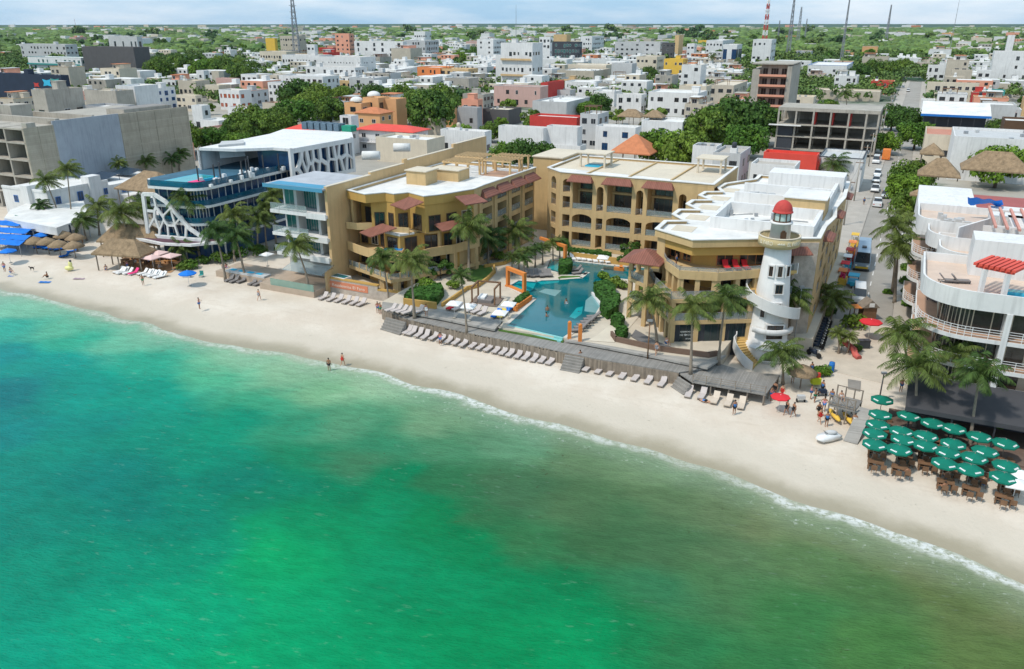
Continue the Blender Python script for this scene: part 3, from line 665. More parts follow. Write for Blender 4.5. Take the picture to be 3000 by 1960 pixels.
# ================================================================ the tan hotel: rear wing
def hotel_rear():
    b0=123.3;P0=W(-51.2,b0);th=thing('hotel_wing','tan rear hotel wing behind the pool with arches and three brown awnings','hotel wing',(*P0,GZ))
    a_=lambda u:aon(u,b0)+51.2
    fr=Fr(P0,ang=A0);L=25.6;ZT=14.8
    wm=MB();ops=[]
    bays=[(a_(1676),a_(1733)),(a_(1776),a_(1847)),(a_(1892),a_(1966))];nar=[(a_(1746),a_(1765)),(a_(1860),a_(1880)),(a_(1983),a_(2005))]
    F0,F1,F2,F3=2.6,5.7,8.9,13.55
    D=2.6
    A=[];
    for (s0,s1) in bays:
        ops+=[(s0,s1,F0,F0+2.35),(s0,s1,F1,F1+2.4),(s0,s1,F2,F3)]
        A.append((s0,s1,F1+2.4,.75))
    for (s0,s1) in nar:
        ops+=[(s0,s1,F0,F0+2.2),(s0,s1,F1,F1+2.0),(s0,s1,F2,F3-.6)];A.append((s0,s1,F3-.6,(s1-s0)/2))
    s0,s1=a_(2036),a_(2076)-.05;s1=min(s1,L-.35);ops+=[(s0,s1,F2+1.2,F3),(s0,s1,F1,F1+2.3)];A.append((s0,s1,F3,.8))
    wo=(.55,1.85)
    for k,(za,zb) in enumerate(((F0,F0+2.3),(F1,F1+2.1),(F2,F2+2.),(F2+2.7,F3+.2))):
        ops.append((wo[0],wo[1],za,zb))
    A.append((wo[0],wo[1],F3+.2,.5))
    wall_open(wm,fr,0,L,GZ,ZT-.55,ops)
    for s0,s1,z,r in A: arch_fill(wm,fr,s0,s1,z,r)
    # stepped roofline: taller bays stand 0.5 m proud
    body=[fr.p(-2.6,4.2),fr.p(0,D),fr.p(L,D),fr.p(L,18),fr.p(-2.6,18)]
    wm.prism(body,GZ,ZT-.56)
    top=[fr.p(-3.7,3.2),fr.p(0.01,-.02),fr.p(L,-.02),fr.p(L,18.2),fr.p(-3.7,18.2)]
    wm.prism([fr.p(-3.65,3.25),fr.p(0.02,.0),fr.p(L,.0),fr.p(L,18.1),fr.p(-3.65,18.1)],ZT-.55,ZT-.35)
    # rounded corner on the left: two short faces
    c0=fr.p(-3.65,3.25);frc=Fr(c0,P0);cops=[]
    for k,(za,zb) in enumerate(((F0,F0+2.3),(F1,F1+2.1),(F2,F2+2.),(F2+2.7,F3+.2))): cops.append((1.5,3.4,za,zb))
    wall_open(wm,frc,0,frc.L,GZ,ZT-.55,cops);arch_fill(wm,frc,1.5,3.4,F3+.2,.8)
    wm.prism([fr.p(-3.65,3.3),fr.p(-2.4,4.3),fr.p(-2.4,18),fr.p(-3.65,18)],GZ,ZT-.56)
    for i,o in enumerate(cops): loggia(th,wm,frc,o,1.6,rail='bars')
    for i,o in enumerate(ops):
        w_=o[1]-o[0];tall=o[3]-o[2]>4
        loggia(th,wm,fr,o,D-.002,rail='glass' if w_>2 else ('bars' if o[2]>F0+.1 else None))
        if tall and w_>2:   # second row of glazing in the double-height bays
            window(th,fr,o[0]+w_*.12,o[1]-w_*.08,F2+3.0,F3-.25,frame=BROWN,d=D-.04);wm.fb(fr,o[0],o[1],D-.35,D,F2+2.62,F2+2.9)
    parapet(wm,top,ZT-.35,ZT,.3)
    # dividing upstands on the roof
    for s in (4.,11.2,18.2): wm.fb(fr,s,s+.22,1.6,17.6,ZT-.35,ZT-.05)
    wm.build('wall',SAND_W,th)
    rf=MB();rf.prism([fr.p(-3.3,3.5),fr.p(.15,.35),fr.p(L-.3,.35),fr.p(L-.3,2.9),fr.p(-3.3,5.6)],ZT-.345,ZT-.3);rf.build('roof',WHITE2,th)
    rf=MB();rf.prism([fr.p(-3.3,5.65),fr.p(L-.3,2.95),fr.p(L-.3,17.8),fr.p(-3.3,17.8)],ZT-.345,ZT-.3);rf.build('roof',CREAM,th)
    cp=MB();parapet(cp,[fr.p(-3.8,3.15),fr.p(0,-.12),fr.p(L,-.12),fr.p(L,18.3),fr.p(-3.8,18.3)],ZT,ZT+.12,.5);cp.build('coping',WHITE2,th)
    for (s0,s1) in bays: awning(th,fr,s0-.75,s1+.15,ZT-.15,F3+.0,1.15,.55)
    # penthouse, pergolas
    pm=MB();pm.fb(fr,-9.5,-3.9,10,20,GZ,ZT+.5);pm.build('stair_block',SAND_W,th);pc=MB();pc.prism([fr.p(-9.7,9.8),fr.p(-3.7,9.8),fr.p(-3.7,20.2),fr.p(-9.7,20.2)],ZT+.5,ZT+.7);pc.build('roof',CREAM,th)
    for (x,y,w_,d) in ((.3,8.5,4.4,3.6),(20.2,11.5,3.8,3.8)):
        b=MB();
        for xx in (x,x+w_):
            for yy in (y,y+d): b.fb(fr,xx-.15,xx+.15,yy-.15,yy+.15,ZT-.3,ZT+2)
        b.fb(fr,x-.4,x+w_+.4,y-.4,y+d+.4,ZT+2,ZT+2.18)
        b.build('roof_pergola',CREAM,th)
    pl=MB();pl.fb(fr,1.,3.9,8.8,10.8,ZT-.3,ZT-.05);pl.build('roof_pool',AQUA,th)
    return th
hotel_rear()
# ---------------------------------------------------------------- left wing with the long tan party wall
def hotel_left():
    th=thing('hotel_wing','tan left hotel wing stepping down in terraces with plunge pools','hotel wing',(*W(-66,96),1))
    wm=MB();q=lambda pts:[W(*p) for p in pts];ZR=14.5
    X=lambda x,y,z:G(930+x/2.134,480+y/2.134,z)
    roof=[W(-74.7,96.6),W(-72.2,95.7),W(-70.3,95.1),W(-68.4,97.5),W(-66.6,97.1),W(-65.3,99.0),W(-61.8,97.6),W(-60.1,100.1),W(-57.9,105.5),W(-58.,109.2),W(-57.4,127.2),W(-74.7,127.2)]
    c0=W(-66,112);inn=lambda P,k:[((p[0]-c0[0])*k+c0[0],(p[1]-c0[1])*k+c0[1]) for p in P]
    B1=[(-74.6,97.6),(-66.4,94.9),(-64.0,95.3),(-61.2,99.8),(-58.6,105.8),(-58.6,108)]
    B2=[(-74.6,98.2),(-68,96.2),(-64.4,95.4),(-62.4,98.6),(-59.2,102.9),(-58.6,108)]
    B3=[(-74.6,98.8),(-70.6,98.5),(-68.6,97.1),(-67.9,96.0),(-64.9,95.5),(-63.3,98.6),(-60.9,100.6),(-59.,104.6),(-58.6,108)]
    B4=[(-74.6,99.6),(-70.9,99.3),(-70.5,96.6),(-68.4,97.6),(-66.7,97.2),(-65.3,99.1),(-61.8,97.7),(-60.2,100.2),(-58.,105.5),(-58.4,108)]
    for B,z0,z1 in ((B1,-.1,2.6),(B2,3.,5.5),(B3,5.9,8.75),(B4,9.0,ZR-1.2)): wm.prism(q(B+[(-60,108),(-60,127),(-74.6,127)]),z0,z1)
    wm.prism(roof,ZR-1.25,ZR-.45);parapet(wm,roof,ZR-.45,ZR,.25)
    wm.prism(q([(-74.5,96.9),(-73.9,96.7),(-73.9,97.3),(-74.5,97.5)]),9,ZR-1.25)
    T3=q([(-74.7,95.7),(-72.6,95.7),(-69.8,97.6),(-67.2,96.0),(-64.0,96.6),(-63.6,98.9),(-61.6,98.2),(-59.2,102.2),(-57.6,106.2)])
    T2=q([(-74.7,95.6),(-71.9,94.3),(-66.6,92.4),(-62.9,92.9),(-61.6,95.3),(-61.,97.6),(-58.9,100.9),(-57.3,106)])
    T1=q([(-74.7,95.6),(-69.4,93.7),(-64.4,91.8),(-62.7,94.4),(-61.4,97.2),(-58.9,100.9),(-57.3,106)])
    clos=q([(-59,108),(-74.7,104)])
    for T,z,par in ((T3,8.8,.95),(T2,5.55,1.25),(T1,2.6,.4)):
        wm.prism(T+clos,z,z+.3)
        for i in range(len(T)-1):
            if T is T3 and i in (4,5): continue
            f=Fr(T[i],T[i+1]);wm.fb(f,0,f.L,0,.16,z+.3,z+par+.1)
    for i in range(len(T1)-2):
        f=Fr(T1[i],T1[i+1]);railing(th,f,.1,f.L-.1,3.0,d=.08,h=.95)
        for k in range(3 if f.L>4.5 else 1): s=f.L*(k+.5)/(3 if f.L>4.5 else 1);wm.fb(f,s-.1,s+.1,0,.2,3.,4.0)
    def pier(a,b,z0,z1,w_=.42): wm.prism([W(a-w_,b-w_),W(a+w_,b-w_),W(a+w_,b+w_),W(a-w_,b+w_)],z0,z1)
    for a,b in ((-67.0,93.6),(-64.2,93.0),(-63.0,95.0),(-61.2,98.3),(-59.3,101.9),(-57.9,105.5)): pier(a,b,-.1,2.6)
    for a,b in ((-63.4,94.4),(-61.8,96.8),(-59.3,101.3),(-57.8,105.2)): pier(a,b,3.,5.55)
    for a,b in ((-60.8,99.9),(-58.2,105.)): pier(a,b,5.9,8.8,.22)
    # long side toward the pool: four stepped loggia bays
    for k,(b0,b1) in enumerate(((108.2,112.2),(112.9,117.0),(117.7,121.8),(122.4,126.6))):
        off=(-58.0,-57.8,-57.6,-57.4)[k];fr=Fr(W(off,b0-.7),ang=A0+math.pi/2);Lb=b1-b0+.7
        ops=[(1.0,Lb-.5,2.5,4.7),(1.0,Lb-.5,5.5,7.8),(1.0,Lb-.5,8.6,10.9),(1.0,Lb-.5,11.6,13.5)]
        wall_open(wm,fr,0,Lb,GZ,ZR-.46,ops,.35)
        # the bay's own end wall, facing the sea, also open
        wm.fb(fr,0,.5,.35,2.0,GZ,ZR-.46)
        for o in ops: loggia(th,wm,fr,o,1.9,t=.35,rail='glass')
        awning(th,fr,.3,Lb+.2,ZR-.5,12.75,1.25,.5)
    wm.build('wall',OCHRE if 0 else SAND_W,th)
    oc=MB();faces=[]
    def skin(pts,z0,z1,t=.05):
        for i in range(len(pts)-1):
            f=Fr(W(*pts[i]),W(*pts[i+1]));oc.fb(f,-.02,f.L+.02,-t,0,z0,z1);faces.append((f,z0,z1))
    skin(B1[:5],0,2.6);skin(B2[:5],3.,5.5);skin(B3[:8],5.9,8.75);skin(B4[:9],9.1,ZR-1.26)
    oc.build('facing',OCHRE,th)
    for f,z0,z1 in faces:
        if f.L<1.35: continue
        n=1 if f.L<3.8 else 2
        for k in range(n):
            c=f.L*(k+.5)/n;hw=min(1.05,f.L/n*.33);window(th,f,c-hw,c+hw,z0+.1,min(z1-.25,z0+2.5),frame=CREAM if k%2 else BROWN,d=-.09,name='terrace_door',fw=.12)
    cb=MB();cb.prism(q([(-67.9,95.9),(-64.8,95.3),(-63.6,97.4),(-66.9,97.9)]),8.76,9.05);cb.build('box_roof',WHITE2,th)
    # fascia band in ochre
    fb=MB()
    for i in range(8):
        f=Fr(roof[i],roof[i+1]);fb.fb(f,-.02,f.L+.02,-.06,0,ZR-1.27,ZR-.1)
    fb.build('fascia',OCHRE,th)
    cp=MB();
    rc=[];parapet(cp,[(p[0]+(p[0]-c0[0])*.008,p[1]+(p[1]-c0[1])*.008) for p in roof],ZR,ZR+.12,.45);cp.build('coping',WHITE2,th)
    rf=MB();rf.prism(inn(roof,.97),ZR-.445,ZR-.4);rf.build('roof',WHITE2,th)
    # set-back penthouses and pergolas on the rear half
    pm=MB();f=Fr(W(-72.6,107),ang=A0)
    pm.fb(f,2.,5.6,-.5,3,ZR-.4,ZR+1.7);pm.fb(f,3.5,8.6,4.5,8,ZR-.4,ZR+1.3);pm.build('penthouse',SAND_W,th)
    pr=MB();pr.fb(f,1.8,5.8,-.7,3.2,ZR+1.7,ZR+1.85);pr.fb(f,3.3,8.8,4.3,8.2,ZR+1.3,ZR+1.45);pr.build('roof',CREAM,th)
    b=MB()
    for (x,y,w_,d) in ((4,8,4.5,4),(9.4,12.4,4.6,3.6),(3.,14,5,4),(9,17.0,5,2.6)):
        for xx in (x,x+w_):
            for yy in (y,y+d): b.fb(f,xx-.15,xx+.15,yy-.15,yy+.15,ZR-.4,ZR+1.9)
        b.fb(f,x-.3,x+w_+.3,y-.3,y,ZR+1.9,ZR+2.1);b.fb(f,x-.3,x+w_+.3,y+d,y+d+.3,ZR+1.9,ZR+2.1)
        for k in range(9): xx=x+w_*k/8;b.fb(f,xx-.07,xx+.07,y-.3,y+d+.3,ZR+2.1,ZR+2.24)
    b.build('roof_pergola',TAN,th)
    d=MB();d.fb(f,8.8,14.6,11.4,16.8,ZR-.39,ZR-.36);d.build('roof_terrace',FLOORT,th)
    # tiled awnings over the terraces
    def zb(x,y,b):
        lo,hi=0.,20.
        for _ in range(30):
            m=(lo+hi)/2
            if AB(X(x,y,m))[1]>b: lo=m
            else: hi=m
        return lo
    def apx(c):
        mb=MB();vs=[];
        for x,y,b in c: z=zb(x,y,b);vs.append((*X(x,y,z),z))
        vs+=[(x,y,z+.14) for x,y,z in vs];mb.add(vs,[(3,2,1,0),(4,5,6,7),(0,1,5,4),(1,2,6,5),(2,3,7,6),(3,0,4,7)]);mb.build('tiled_awning',TILE,th)
    apx([(455,260,96.4),(548,292,95.4),(664,243,96.6),(575,210,97.6)]);apx([(928,262,99.6),(1066,240,103.4),(990,193,105.2),(860,208,101.)])
    apx([(262,432,94.6),(332,462,93.4),(498,405,95.),(405,378,96.)]);apx([(783,426,97.),(892,402,99.6),(862,357,101.4),(723,378,99.)])
    for (x,y,z) in ((470,372,9.6),(405,552,6.6)):
        p=X(x,y,z);b=MB();f2=Fr(p,ang=R(-4));b.fb(f2,0,3.,0,1.6,z-.5,z+.25);o=b.build('plunge_pool_edge',SAND_W,th);b=MB();b.fb(f2,.12,2.88,.12,1.48,z+.252,z+.27);sub('pool_water',b,mat('plunge_blue',(.0,.2,.5),.08,.15,.5,spec=.5),o)
    # party wall
    th2=thing('party_wall','tall plain tan wall running inland on the left of the hotel, stepped along its top','wall',(*W(-75.,92),0))
    b=MB();fw=Fr(W(-74.9,92.),ang=A0+math.pi/2)
    for s0,s1,z in ((0,11,15.7),(11,20.5,16.1),(20.5,21.5,16.8),(21.5,37,16.5),(37,38,17.2),(38,50.,17.1)):
        b.fb(fw,s0,s1,0,.45,-.1,z)
    b.build('wall',TAN,th2)
    b=MB()
    for s0,s1,z in ((0,11,15.7),(11,20.5,16.1),(21.5,37,16.5),(38,50.,17.1)): b.fb(fw,s0+.01,s1-.01,-.06,.51,z,z+.1)
    b.build('coping',CREAM,th2)
    b=MB();b.fb(fw,-1.6,0,0,.4,-.1,3.4);b.build('low_wall',TAN,th2)
    return th
hotel_left()
# sea-facing retaining wall with the sign
def beach_wall():
    fr=Fr(G(955,853,0),G(1108,880,0));th=thing('retaining_wall','low sand-coloured stone wall on the beach carrying a terracotta sign band','wall',(*fr.o,0))
    b=MB();b.fb(fr,0,fr.L,0,.5,-.4,2.15);f2=Fr(G(1108,880,0),G(1185,890,0));b.fb(f2,0,f2.L,0,.5,-.4,1.5);b.build('wall',STONE,th)
    b=MB();b.fb(fr,-.05,fr.L+.05,-.05,.55,2.15,2.35);b.fb(f2,0,f2.L,-.05,.55,1.5,1.7);b.build('coping',OCHRE,th)
    b=MB();b.fb(fr,.5,fr.L*.82,-.06,0,.85,1.85);b.build('sign_band',mat('sign_terracotta',(.62,.22,.12),.8),th)
    textobj('\u2022 Residencias El Faro',.62,mat('sign_letters',(.8,.66,.55),.8),lambda x,y,z:(*fr.p(.8+x,-.07-z),1.1+y),parent=th,space=1.02,sx=(fr.L*.82-1)/5.6)
    f3=Fr(G(962,812,2.2),G(1010,822,2.2));p=MB();p.fb(f3,.2,f3.L-.2,.1,1.7,1.9,2.42);o=p.build('plunge_pool_edge',WHITE,th);p=MB();p.fb(f3,.4,f3.L-.4,.3,1.5,2.422,2.44);sub('pool_water',p,POOLW,o)
beach_wall()
# ---------------------------------------------------------------- right wing and lighthouse
def hotel_right():
    th=thing('hotel_wing','tan right hotel wing beside the street with a zigzag white roof','hotel wing',(*W(-16,110),1.5))
    wm=MB();oc=MB();ZR=14.
    B0,B1,B2,B3=1.5,4.75,7.5,10.2
    # roof outline (zig-zag toward the pool)
    left=[(-26.6,95.3),(-26.8,100.2),(-24.6,101.4),(-26.9,104.2),(-26.9,107.6),(-24.6,108.6),(-26.9,111.4),(-26.8,114.6),(-24.6,115.8),(-26.8,118.3),(-26.6,121.4),(-24.4,122.6),(-25.6,125.4),(-25.3,129.4),(-21.7,135.5)]
    front=[(-26.6,95.3),(-21.0,91.9),(-14.3,95.7),(-7.5,99.3)]
    outline=[W(*p) for p in front+[(-7.5,106),(-6.9,112),(-7.4,118),(-6.9,126),(-7.4,139.6),(-21.7,139.6)]+left[::-1][:-1]]
    n=len(outline)
    wm.prism(outline,ZR-.9,ZR-.4);parapet(wm,outline,ZR-.4,ZR,.3)
    # bodies, floor by floor; lower floors reach forward as balconies
    body=lambda k:[W(*p) for p in [(-25.6,97.6),(-21.4,95.2),(-19.2,95.1),(-13.2,98.3),(-8.6,100.8),(-8.2,139.4),(-21.7,139.4),(-25.2,124)]]
    wm.prism(body(0),B0-1.6,B1-.25);wm.prism(body(0),B1,B2-.2);wm.prism(body(0),B2,B3-.2);wm.prism(body(0),B3-.2,ZR-.9)
    # top floor facing plane (ochre)
    ff=[(-25.2,96.4),(-21.2,94.0),(-13.6,98.0)]
    wm.prism([W(*p) for p in [(-26.3,95.6),(-25.1,94.9),(-25.1,97.8),(-26.3,99.5)]],B3,ZR-.9)
    # balconies
    T3=[G(1940,776,8.9),G(1997,842,8.9),G(2060,851,8.9),G(2205,842,8.9)]
    T2=[G(1896,795,5.9),G(1955,893,5.9),G(2080,896,5.9),G(2200,885,5.9)]
    T1=[G(1870,930,2.9),G(1925,940,2.9),G(2060,948,2.9),G(2200,945,2.9)]
    T3=[W(-26.8,98.6),W(-24.3,92.9),W(-21.8,89.7),W(-17.5,90.8),W(-13.2,94.4)]
    T2=[W(-28.6,99.5),W(-25.6,93.2),W(-22.2,88.3),W(-13.4,93.3)]
    T1=[W(-28.5,99.5),W(-25.5,93.3),W(-22.1,88.4),W(-13.4,93.4)]
    clos=[W(-12,100),W(-20,103)]
    for T,z,solid in ((T3,B3,1),(T2,B2,0),(T1,B1,0)):
        wm.prism(T+clos,z-.45,z)
        for i in range(len(T)-1):
            f=Fr(T[i],T[i+1])
            if solid: wm.fb(f,0,f.L,0,.15,z,z+.55);railing(th,f,.05,f.L-.05,z+.55,d=.07,h=.5)
            else: railing(th,f,.05,f.L-.05,z,d=.07,h=1.)
    # upper storey level B3 is the top floor: its floor
    # piers under balconies down to the ground
    for T,z0,z1,ks in ((T1,B0-1.5,B1-.45,(0.02,.33,.66,.98)),(T2,B1,B2-.45,(0.,.33,.66,1.)),(T3,B2,B3-.45,(0.,.5,1.))):
        for i in range(len(T)-1):
            f=Fr(T[i],T[i+1])
            for k in ks:
                s=min(max(f.L*k,.3),f.L-.3);wm.fb(f,s-.28,s+.28,.15,.7,z0,z1)
    # small pavilion with tiled roof on the left corner
    for (a,b) in ((-29.3,95.),(-29.3,98.2),(-26.6,92.7)): wm.prism([W(a-.25,b-.25),W(a+.25,b-.25),W(a+.25,b+.25),W(a-.25,b+.25)],0,10.)
    for z in (B1,B2,10.1): wm.prism([W(-29.6,94.8),W(-26.6,92.4),W(-25.4,94.5),W(-25.8,98.6),W(-29.6,98.6)],z-.4,z)
    f=Fr(W(-29.5,94.9),W(-26.7,92.6));railing(th,f,0,f.L,B1,d=.05);railing(th,f,0,f.L,B2,d=.05)
    hp=MB();hf=Fr(W(-29.9,93.2),ang=A0);hip(hp,0,4.9,-.9,4.7,10.15,11.4,fr=hf,over=.2);hp.build('tiled_awning',TILE,th)
    # ---- street side: stone pier, balconies, awnings
    fs=Fr(W(-7.5,99.3),ang=A0+math.pi/2)
    ops=[]
    for s in (4.5,11.5,18.5,25.5,32.5):
        for z in (2.2,5.3,8.4,11.2): ops.append((s,s+3.6,z,z+2.05))
    wall_open(wm,fs,0,40,-.1,ZR-.9,ops,.4)
    for o in ops: loggia(th,wm,fs,o,1.05,t=.4,partition=False,rail='bars')
    for s in (4.5,18.5,32.5): awning(th,fs,s-.4,s+4.,ZR-.6,12.7,1.2,.5)
    wm.build('wall',SAND_W,th)
    st=MB();f=Fr(W(-12.4,96.7),W(-7.6,99.25));st.fb(f,2.6,f.L-.02,-.12,.25,-.1,ZR-.45)
    st.build('stone_facing',STONE,th)
    # bay between lighthouse and stone: balconies
    for z in (B1,B2,B3):
        b=MB();b.fb(f,-.6,2.4,-1.3,0,z-.3,z);b.build('balcony',TAN,th);railing(th,f,-.5,2.4,z,d=-1.2);window(th,f,.0,2.2,z+.1,z+2.3,frame=BROWN,d=-.05,name='balcony_door')
    awning(th,f,-.2,4.4,13.2,12.3,1.3,.4)
    # ochre facing of the front rooms with doors
    segs=[((-25.6,97.6),(-21.4,95.2)),((-21.4,95.2),(-19.2,95.1)),((-19.2,95.1),(-13.2,98.3))]
    oc=MB()
    for (p,q_) in segs:
        f=Fr(W(*p),W(*q_));oc.fb(f,-.01,f.L+.01,-.06,0,B1,ZR-.9)
    for (p,q_) in (((-26.3,95.7),(-21.1,92.4)),((-21.1,92.4),(-13.4,96.5))):
        f=Fr(W(*p),W(*q_));oc.fb(f,0,f.L,.0,.25,ZR-2.0,ZR-.42)
    oc.build('facing',OCHRE,th)
    for (p,q_),spec in zip(segs,(((.8,2.6),(3.,4.4)),(),((.5,2.6),(3.3,6.4)))):
        f=Fr(W(*p),W(*q_))
        for (s0,s1) in spec:
            for z in (B1,B2,B3):
                window(th,f,s0,min(s1,f.L-.1),z+.1,z+2.35,frame=mat('orange_door_frame',(.5,.2,.08)) if z>B2 else BROWN,d=-.1,name='terrace_door',fw=.1)
    # ground floor: big shop windows behind the piers
    f=Fr(W(-21.5,89.2),W(-13.4,93.8));gw=[]
    for k in range(3): window(th,f,.35+k*3.05,2.95+k*3.05,B0+.1,B0+2.9,frame=DGREY2,d=-.02,name='shop_window',glass=mat('ink_glass',(.012,.03,.035),.15,.3,.4,spec=.6))
    g=MB();g.fb(f,-.1,f.L,.03,.3,B0-1.5,B1-.45);g.build('shop_front',DGREY2,th)
    f0=Fr(W(-25.2,93.6),W(-21.9,89.5));
    for k in range(2): window(th,f0,.2+k*2.3,2.2+k*2.3,B0+.1,B0+2.9,frame=DGREY2,d=-.02,name='shop_window',glass=GLASS)
    lm=mat('shop_letters',(.75,.78,.76),.6)
    for txt,sz,x,z in (('RESIDENCIAS & SALES',.24,.5,3.2),('+52 984 116 2028',.34,.45,2.75),('elfaro.mx',.2,1.2,2.3)):
        textobj(txt,sz,lm,lambda X,Y,Z,z=z,x=x:(*f.p(x+X*.85,-.11-Z),z+Y),parent=th,ext=.004)
    # roof surface, copings, plant
    rf=MB();rf.prism([(p[0]*.985+W(-16,115)[0]*.015,p[1]*.985+W(-16,115)[1]*.015) for p in outline],ZR-.396,ZR-.35);rf.build('roof',WHITE2,th)
    cp=MB();parapet(cp,[(p[0]*1.006-W(-16,115)[0]*.006,p[1]*1.006-W(-16,115)[1]*.006) for p in outline],ZR,ZR+.12,.55);cp.build('coping',WHITE2,th)
    up=MB();fr=Fr(W(-26,96),ang=A0)
    for (x,y,w_,d,hh) in ((5.5,4.5,12,.5,1.1),(5,4.5,.5,10,1.1),(4.5,14.5,13,.5,1.1),(4.5,22,13,.5,1.1),(4.5,29.5,13,.5,1.1),(17,4.6,.5,32,1.)): up.fb(fr,x,x+w_,y,y+d,ZR-.35,ZR+hh)
    up.fb(fr,7,18.2,36,41,ZR-.35,ZR+1.9);up.build('roof_upstand',WHITE,th)
    bx=MB();bx.fb(fr,12.4,17.6,14.8,21,ZR-.35,ZR+2.3);bx.build('lift_room',SAND_W,th);bx=MB();bx.fb(fr,12.2,17.8,14.6,21.2,ZR+2.3,ZR+2.45);bx.build('roof',WHITE2,th)
    tt=MB()
    for k in range(5): tt.fb(fr,.9,3.6,1.+k*6.9,4.+k*6.9,ZR-.345,ZR-.31)
    tt.build('roof_terrace',CREAM,th)
    for k in range(9):
        p=fr.p(6.5+1.3*(k%3),24+1.2*(k//3));b=MB();acunit(b,p[0],p[1],ZR-.35,1.1);b.build('rooftop_unit',GREYW,th)
    pp=MB();rg=random.Random(6)
    for k in range(14):
        x,y=rg.uniform(5,16),rg.uniform(6,40);p=fr.p(x,y);q=fr.p(x+rg.choice([0,3.5]),y+rg.choice([2.5,0]));pp.tube([(p[0],p[1],ZR-.25),(q[0],q[1],ZR-.25)],.06,5);pp.box(p[0]-.2,p[0]+.2,p[1]-.2,p[1]+.2,ZR-.35,ZR+rg.uniform(.0,.5))
    pp.build('roof_pipes',METAL,th)
    for (x,y) in ((15.5,31.5),(14.,33.2)):
        p=fr.p(x,y);b=MB();b.lathe(p[0],p[1],[(.75,ZR-.3),(.75,ZR+.2),(.6,ZR+.45),(.2,ZR+.5)],12);b.build('roof_tank',METAL,th)
hotel_right()
def lighthouse():
    cx,cy=G(2265,1062,0);cy+=2.2;cx-=.35
    th=thing('lighthouse','white lighthouse tower with red dome and round gallery sign at the hotel corner','lighthouse',(cx,cy,0))
    t=MB();t.lathe(cx,cy,[(2.75,-.1),(2.75,1.9),(2.35,2.2),(2.15,5),(1.95,8),(1.6,12),(1.42,14.6)],28);t.build('tower',mat('lighthouse_white',(.78,.77,.75),.8,.08,.4,streak=.1),th)
    b=MB();b.lathe(cx,cy,[(2.6,1.75),(3.3,1.85),(3.3,2.0),(2.4,2.3)],28,a0=R(215),a1=R(345));b.lathe(cx,cy-.3,[(2.35,3.6),(2.75,3.75),(2.75,4.35),(2.6,4.4),(2.3,4.3)],24,a0=math.pi*1.15,a1=math.pi*1.85);b.build('base_canopy',WHITE,th)
    g=MB();g.lathe(cx,cy,[(1.35,13.7),(2.1,13.9),(2.36,14.05),(2.36,15.1),(2.25,15.1),(2.25,14.3),(1.1,14.3)],36,cap=False);g.build('gallery',mat('gallery_khaki',(.50,.40,.22),.85,.06),th)
    g=MB();g.lathe(cx,cy,[(2.4,15.1),(2.4,15.2),(2.2,15.2),(2.2,15.1)],36,cap=False);g.build('gallery_rim',CREAM,th)
    n=MB();n.lathe(cx,cy,[(1.2,14.2),(1.08,16.5),(1.28,16.55),(1.28,16.7),(1.05,16.75)],24);n.build('neck',WHITE,th)
    d=MB();d.fb(Fr((cx-.32,cy-1.22),ang=0),0,.64,-.04,.3,14.3,15.7);d.lathe(cx,cy-.9,[(.001,15.69),(.32,15.7),(.25,15.9),(.01,16.)],10);d.build('door',BROWN,th)
    l=MB();l.lathe(cx,cy,[(.92,16.75),(.92,17.8)],20,cap=False);l.build('lantern_glass',mat('lantern_pane',(.5,.62,.58),.15,.2,1,spec=.7),th)
    m=MB()
    for k in range(8):
        a=2*math.pi*k/8+.2;x,y=cx+.95*math.cos(a),cy+.95*math.sin(a);m.box(x-.05,x+.05,y-.05,y+.05,16.7,17.85)
    m.lathe(cx,cy,[(1.0,16.75),(1.0,16.9),(.93,16.9)],20,cap=False);m.build('lantern_frame',BROWN,th)
    r=MB();r.lathe(cx,cy,[(1.0,17.75),(1.16,17.8),(1.16,17.9)]+[(1.08*math.cos(k*math.pi/16),17.9+1.3*math.sin(k*math.pi/16)) for k in range(8)]+[(.01,19.2)],24);r.build('dome',mat('lighthouse_red',(.50,.06,.05),.7,.12,1,streak=.15),th)
    # lettering round the gallery
    lm=mat('gallery_letters',(.78,.72,.58),.7)
    def cyl(a0,z): return lambda X,Y,Z:(cx+(2.38+Z)*math.cos(a0+X/2.38),cy+(2.38+Z)*math.sin(a0+X/2.38),z+Y)
    textobj('EL FARO',.62,lm,cyl(R(270-79),14.35),parent=th,sx=.78);textobj('EL FARO',.62,lm,cyl(R(270+4),14.35),parent=th,sx=.78)
    dl=MB()
    for k in range(10):
        a=R(270-21+k*2);x,y=cx+2.37*math.cos(a),cy+2.37*math.sin(a);dl.box(x-.05,x+.05,y-.03,y+.03,14.5,14.58+.06*(k%3))
    dl.build('emblem',lm,th)
    # windows
    for (ang,z,w_,h,rr) in ((270,3.1,1.9,1.7,2.33),(268,6.2,.95,1.2,2.1),(268,10.6,.5,1.25,1.76),(236,10.6,.45,1.2,1.76),(302,10.6,.45,1.2,1.76),(270,8.6,.85,1.1,1.95),(262,.45,1.3,1.0,2.77),(300,.3,1.3,1.1,2.77),(228,5.6,.5,1.2,2.1)):
        a=R(ang);c=(cx+rr*math.cos(a),cy+rr*math.sin(a));f=Fr((c[0]-w_/2*math.cos(a+math.pi/2),c[1]-w_/2*math.sin(a+math.pi/2)),ang=a+math.pi/2)
        window(th,f,0,w_,z,z+h,frame=BROWN,d=-.06,bars=1,fw=.07)
        s=MB();s.fb(f,-.15,w_+.15,-.12,.6,z+h,z+h+.15);s.fb(f,-.15,-.003,-.1,.6,z,z+h);s.fb(f,w_+.003,w_+.15,-.1,.6,z,z+h);s.fb(f,-.15,w_+.15,-.14,.6,z-.12,z-.002);s.build('window_surround',WHITE,th)
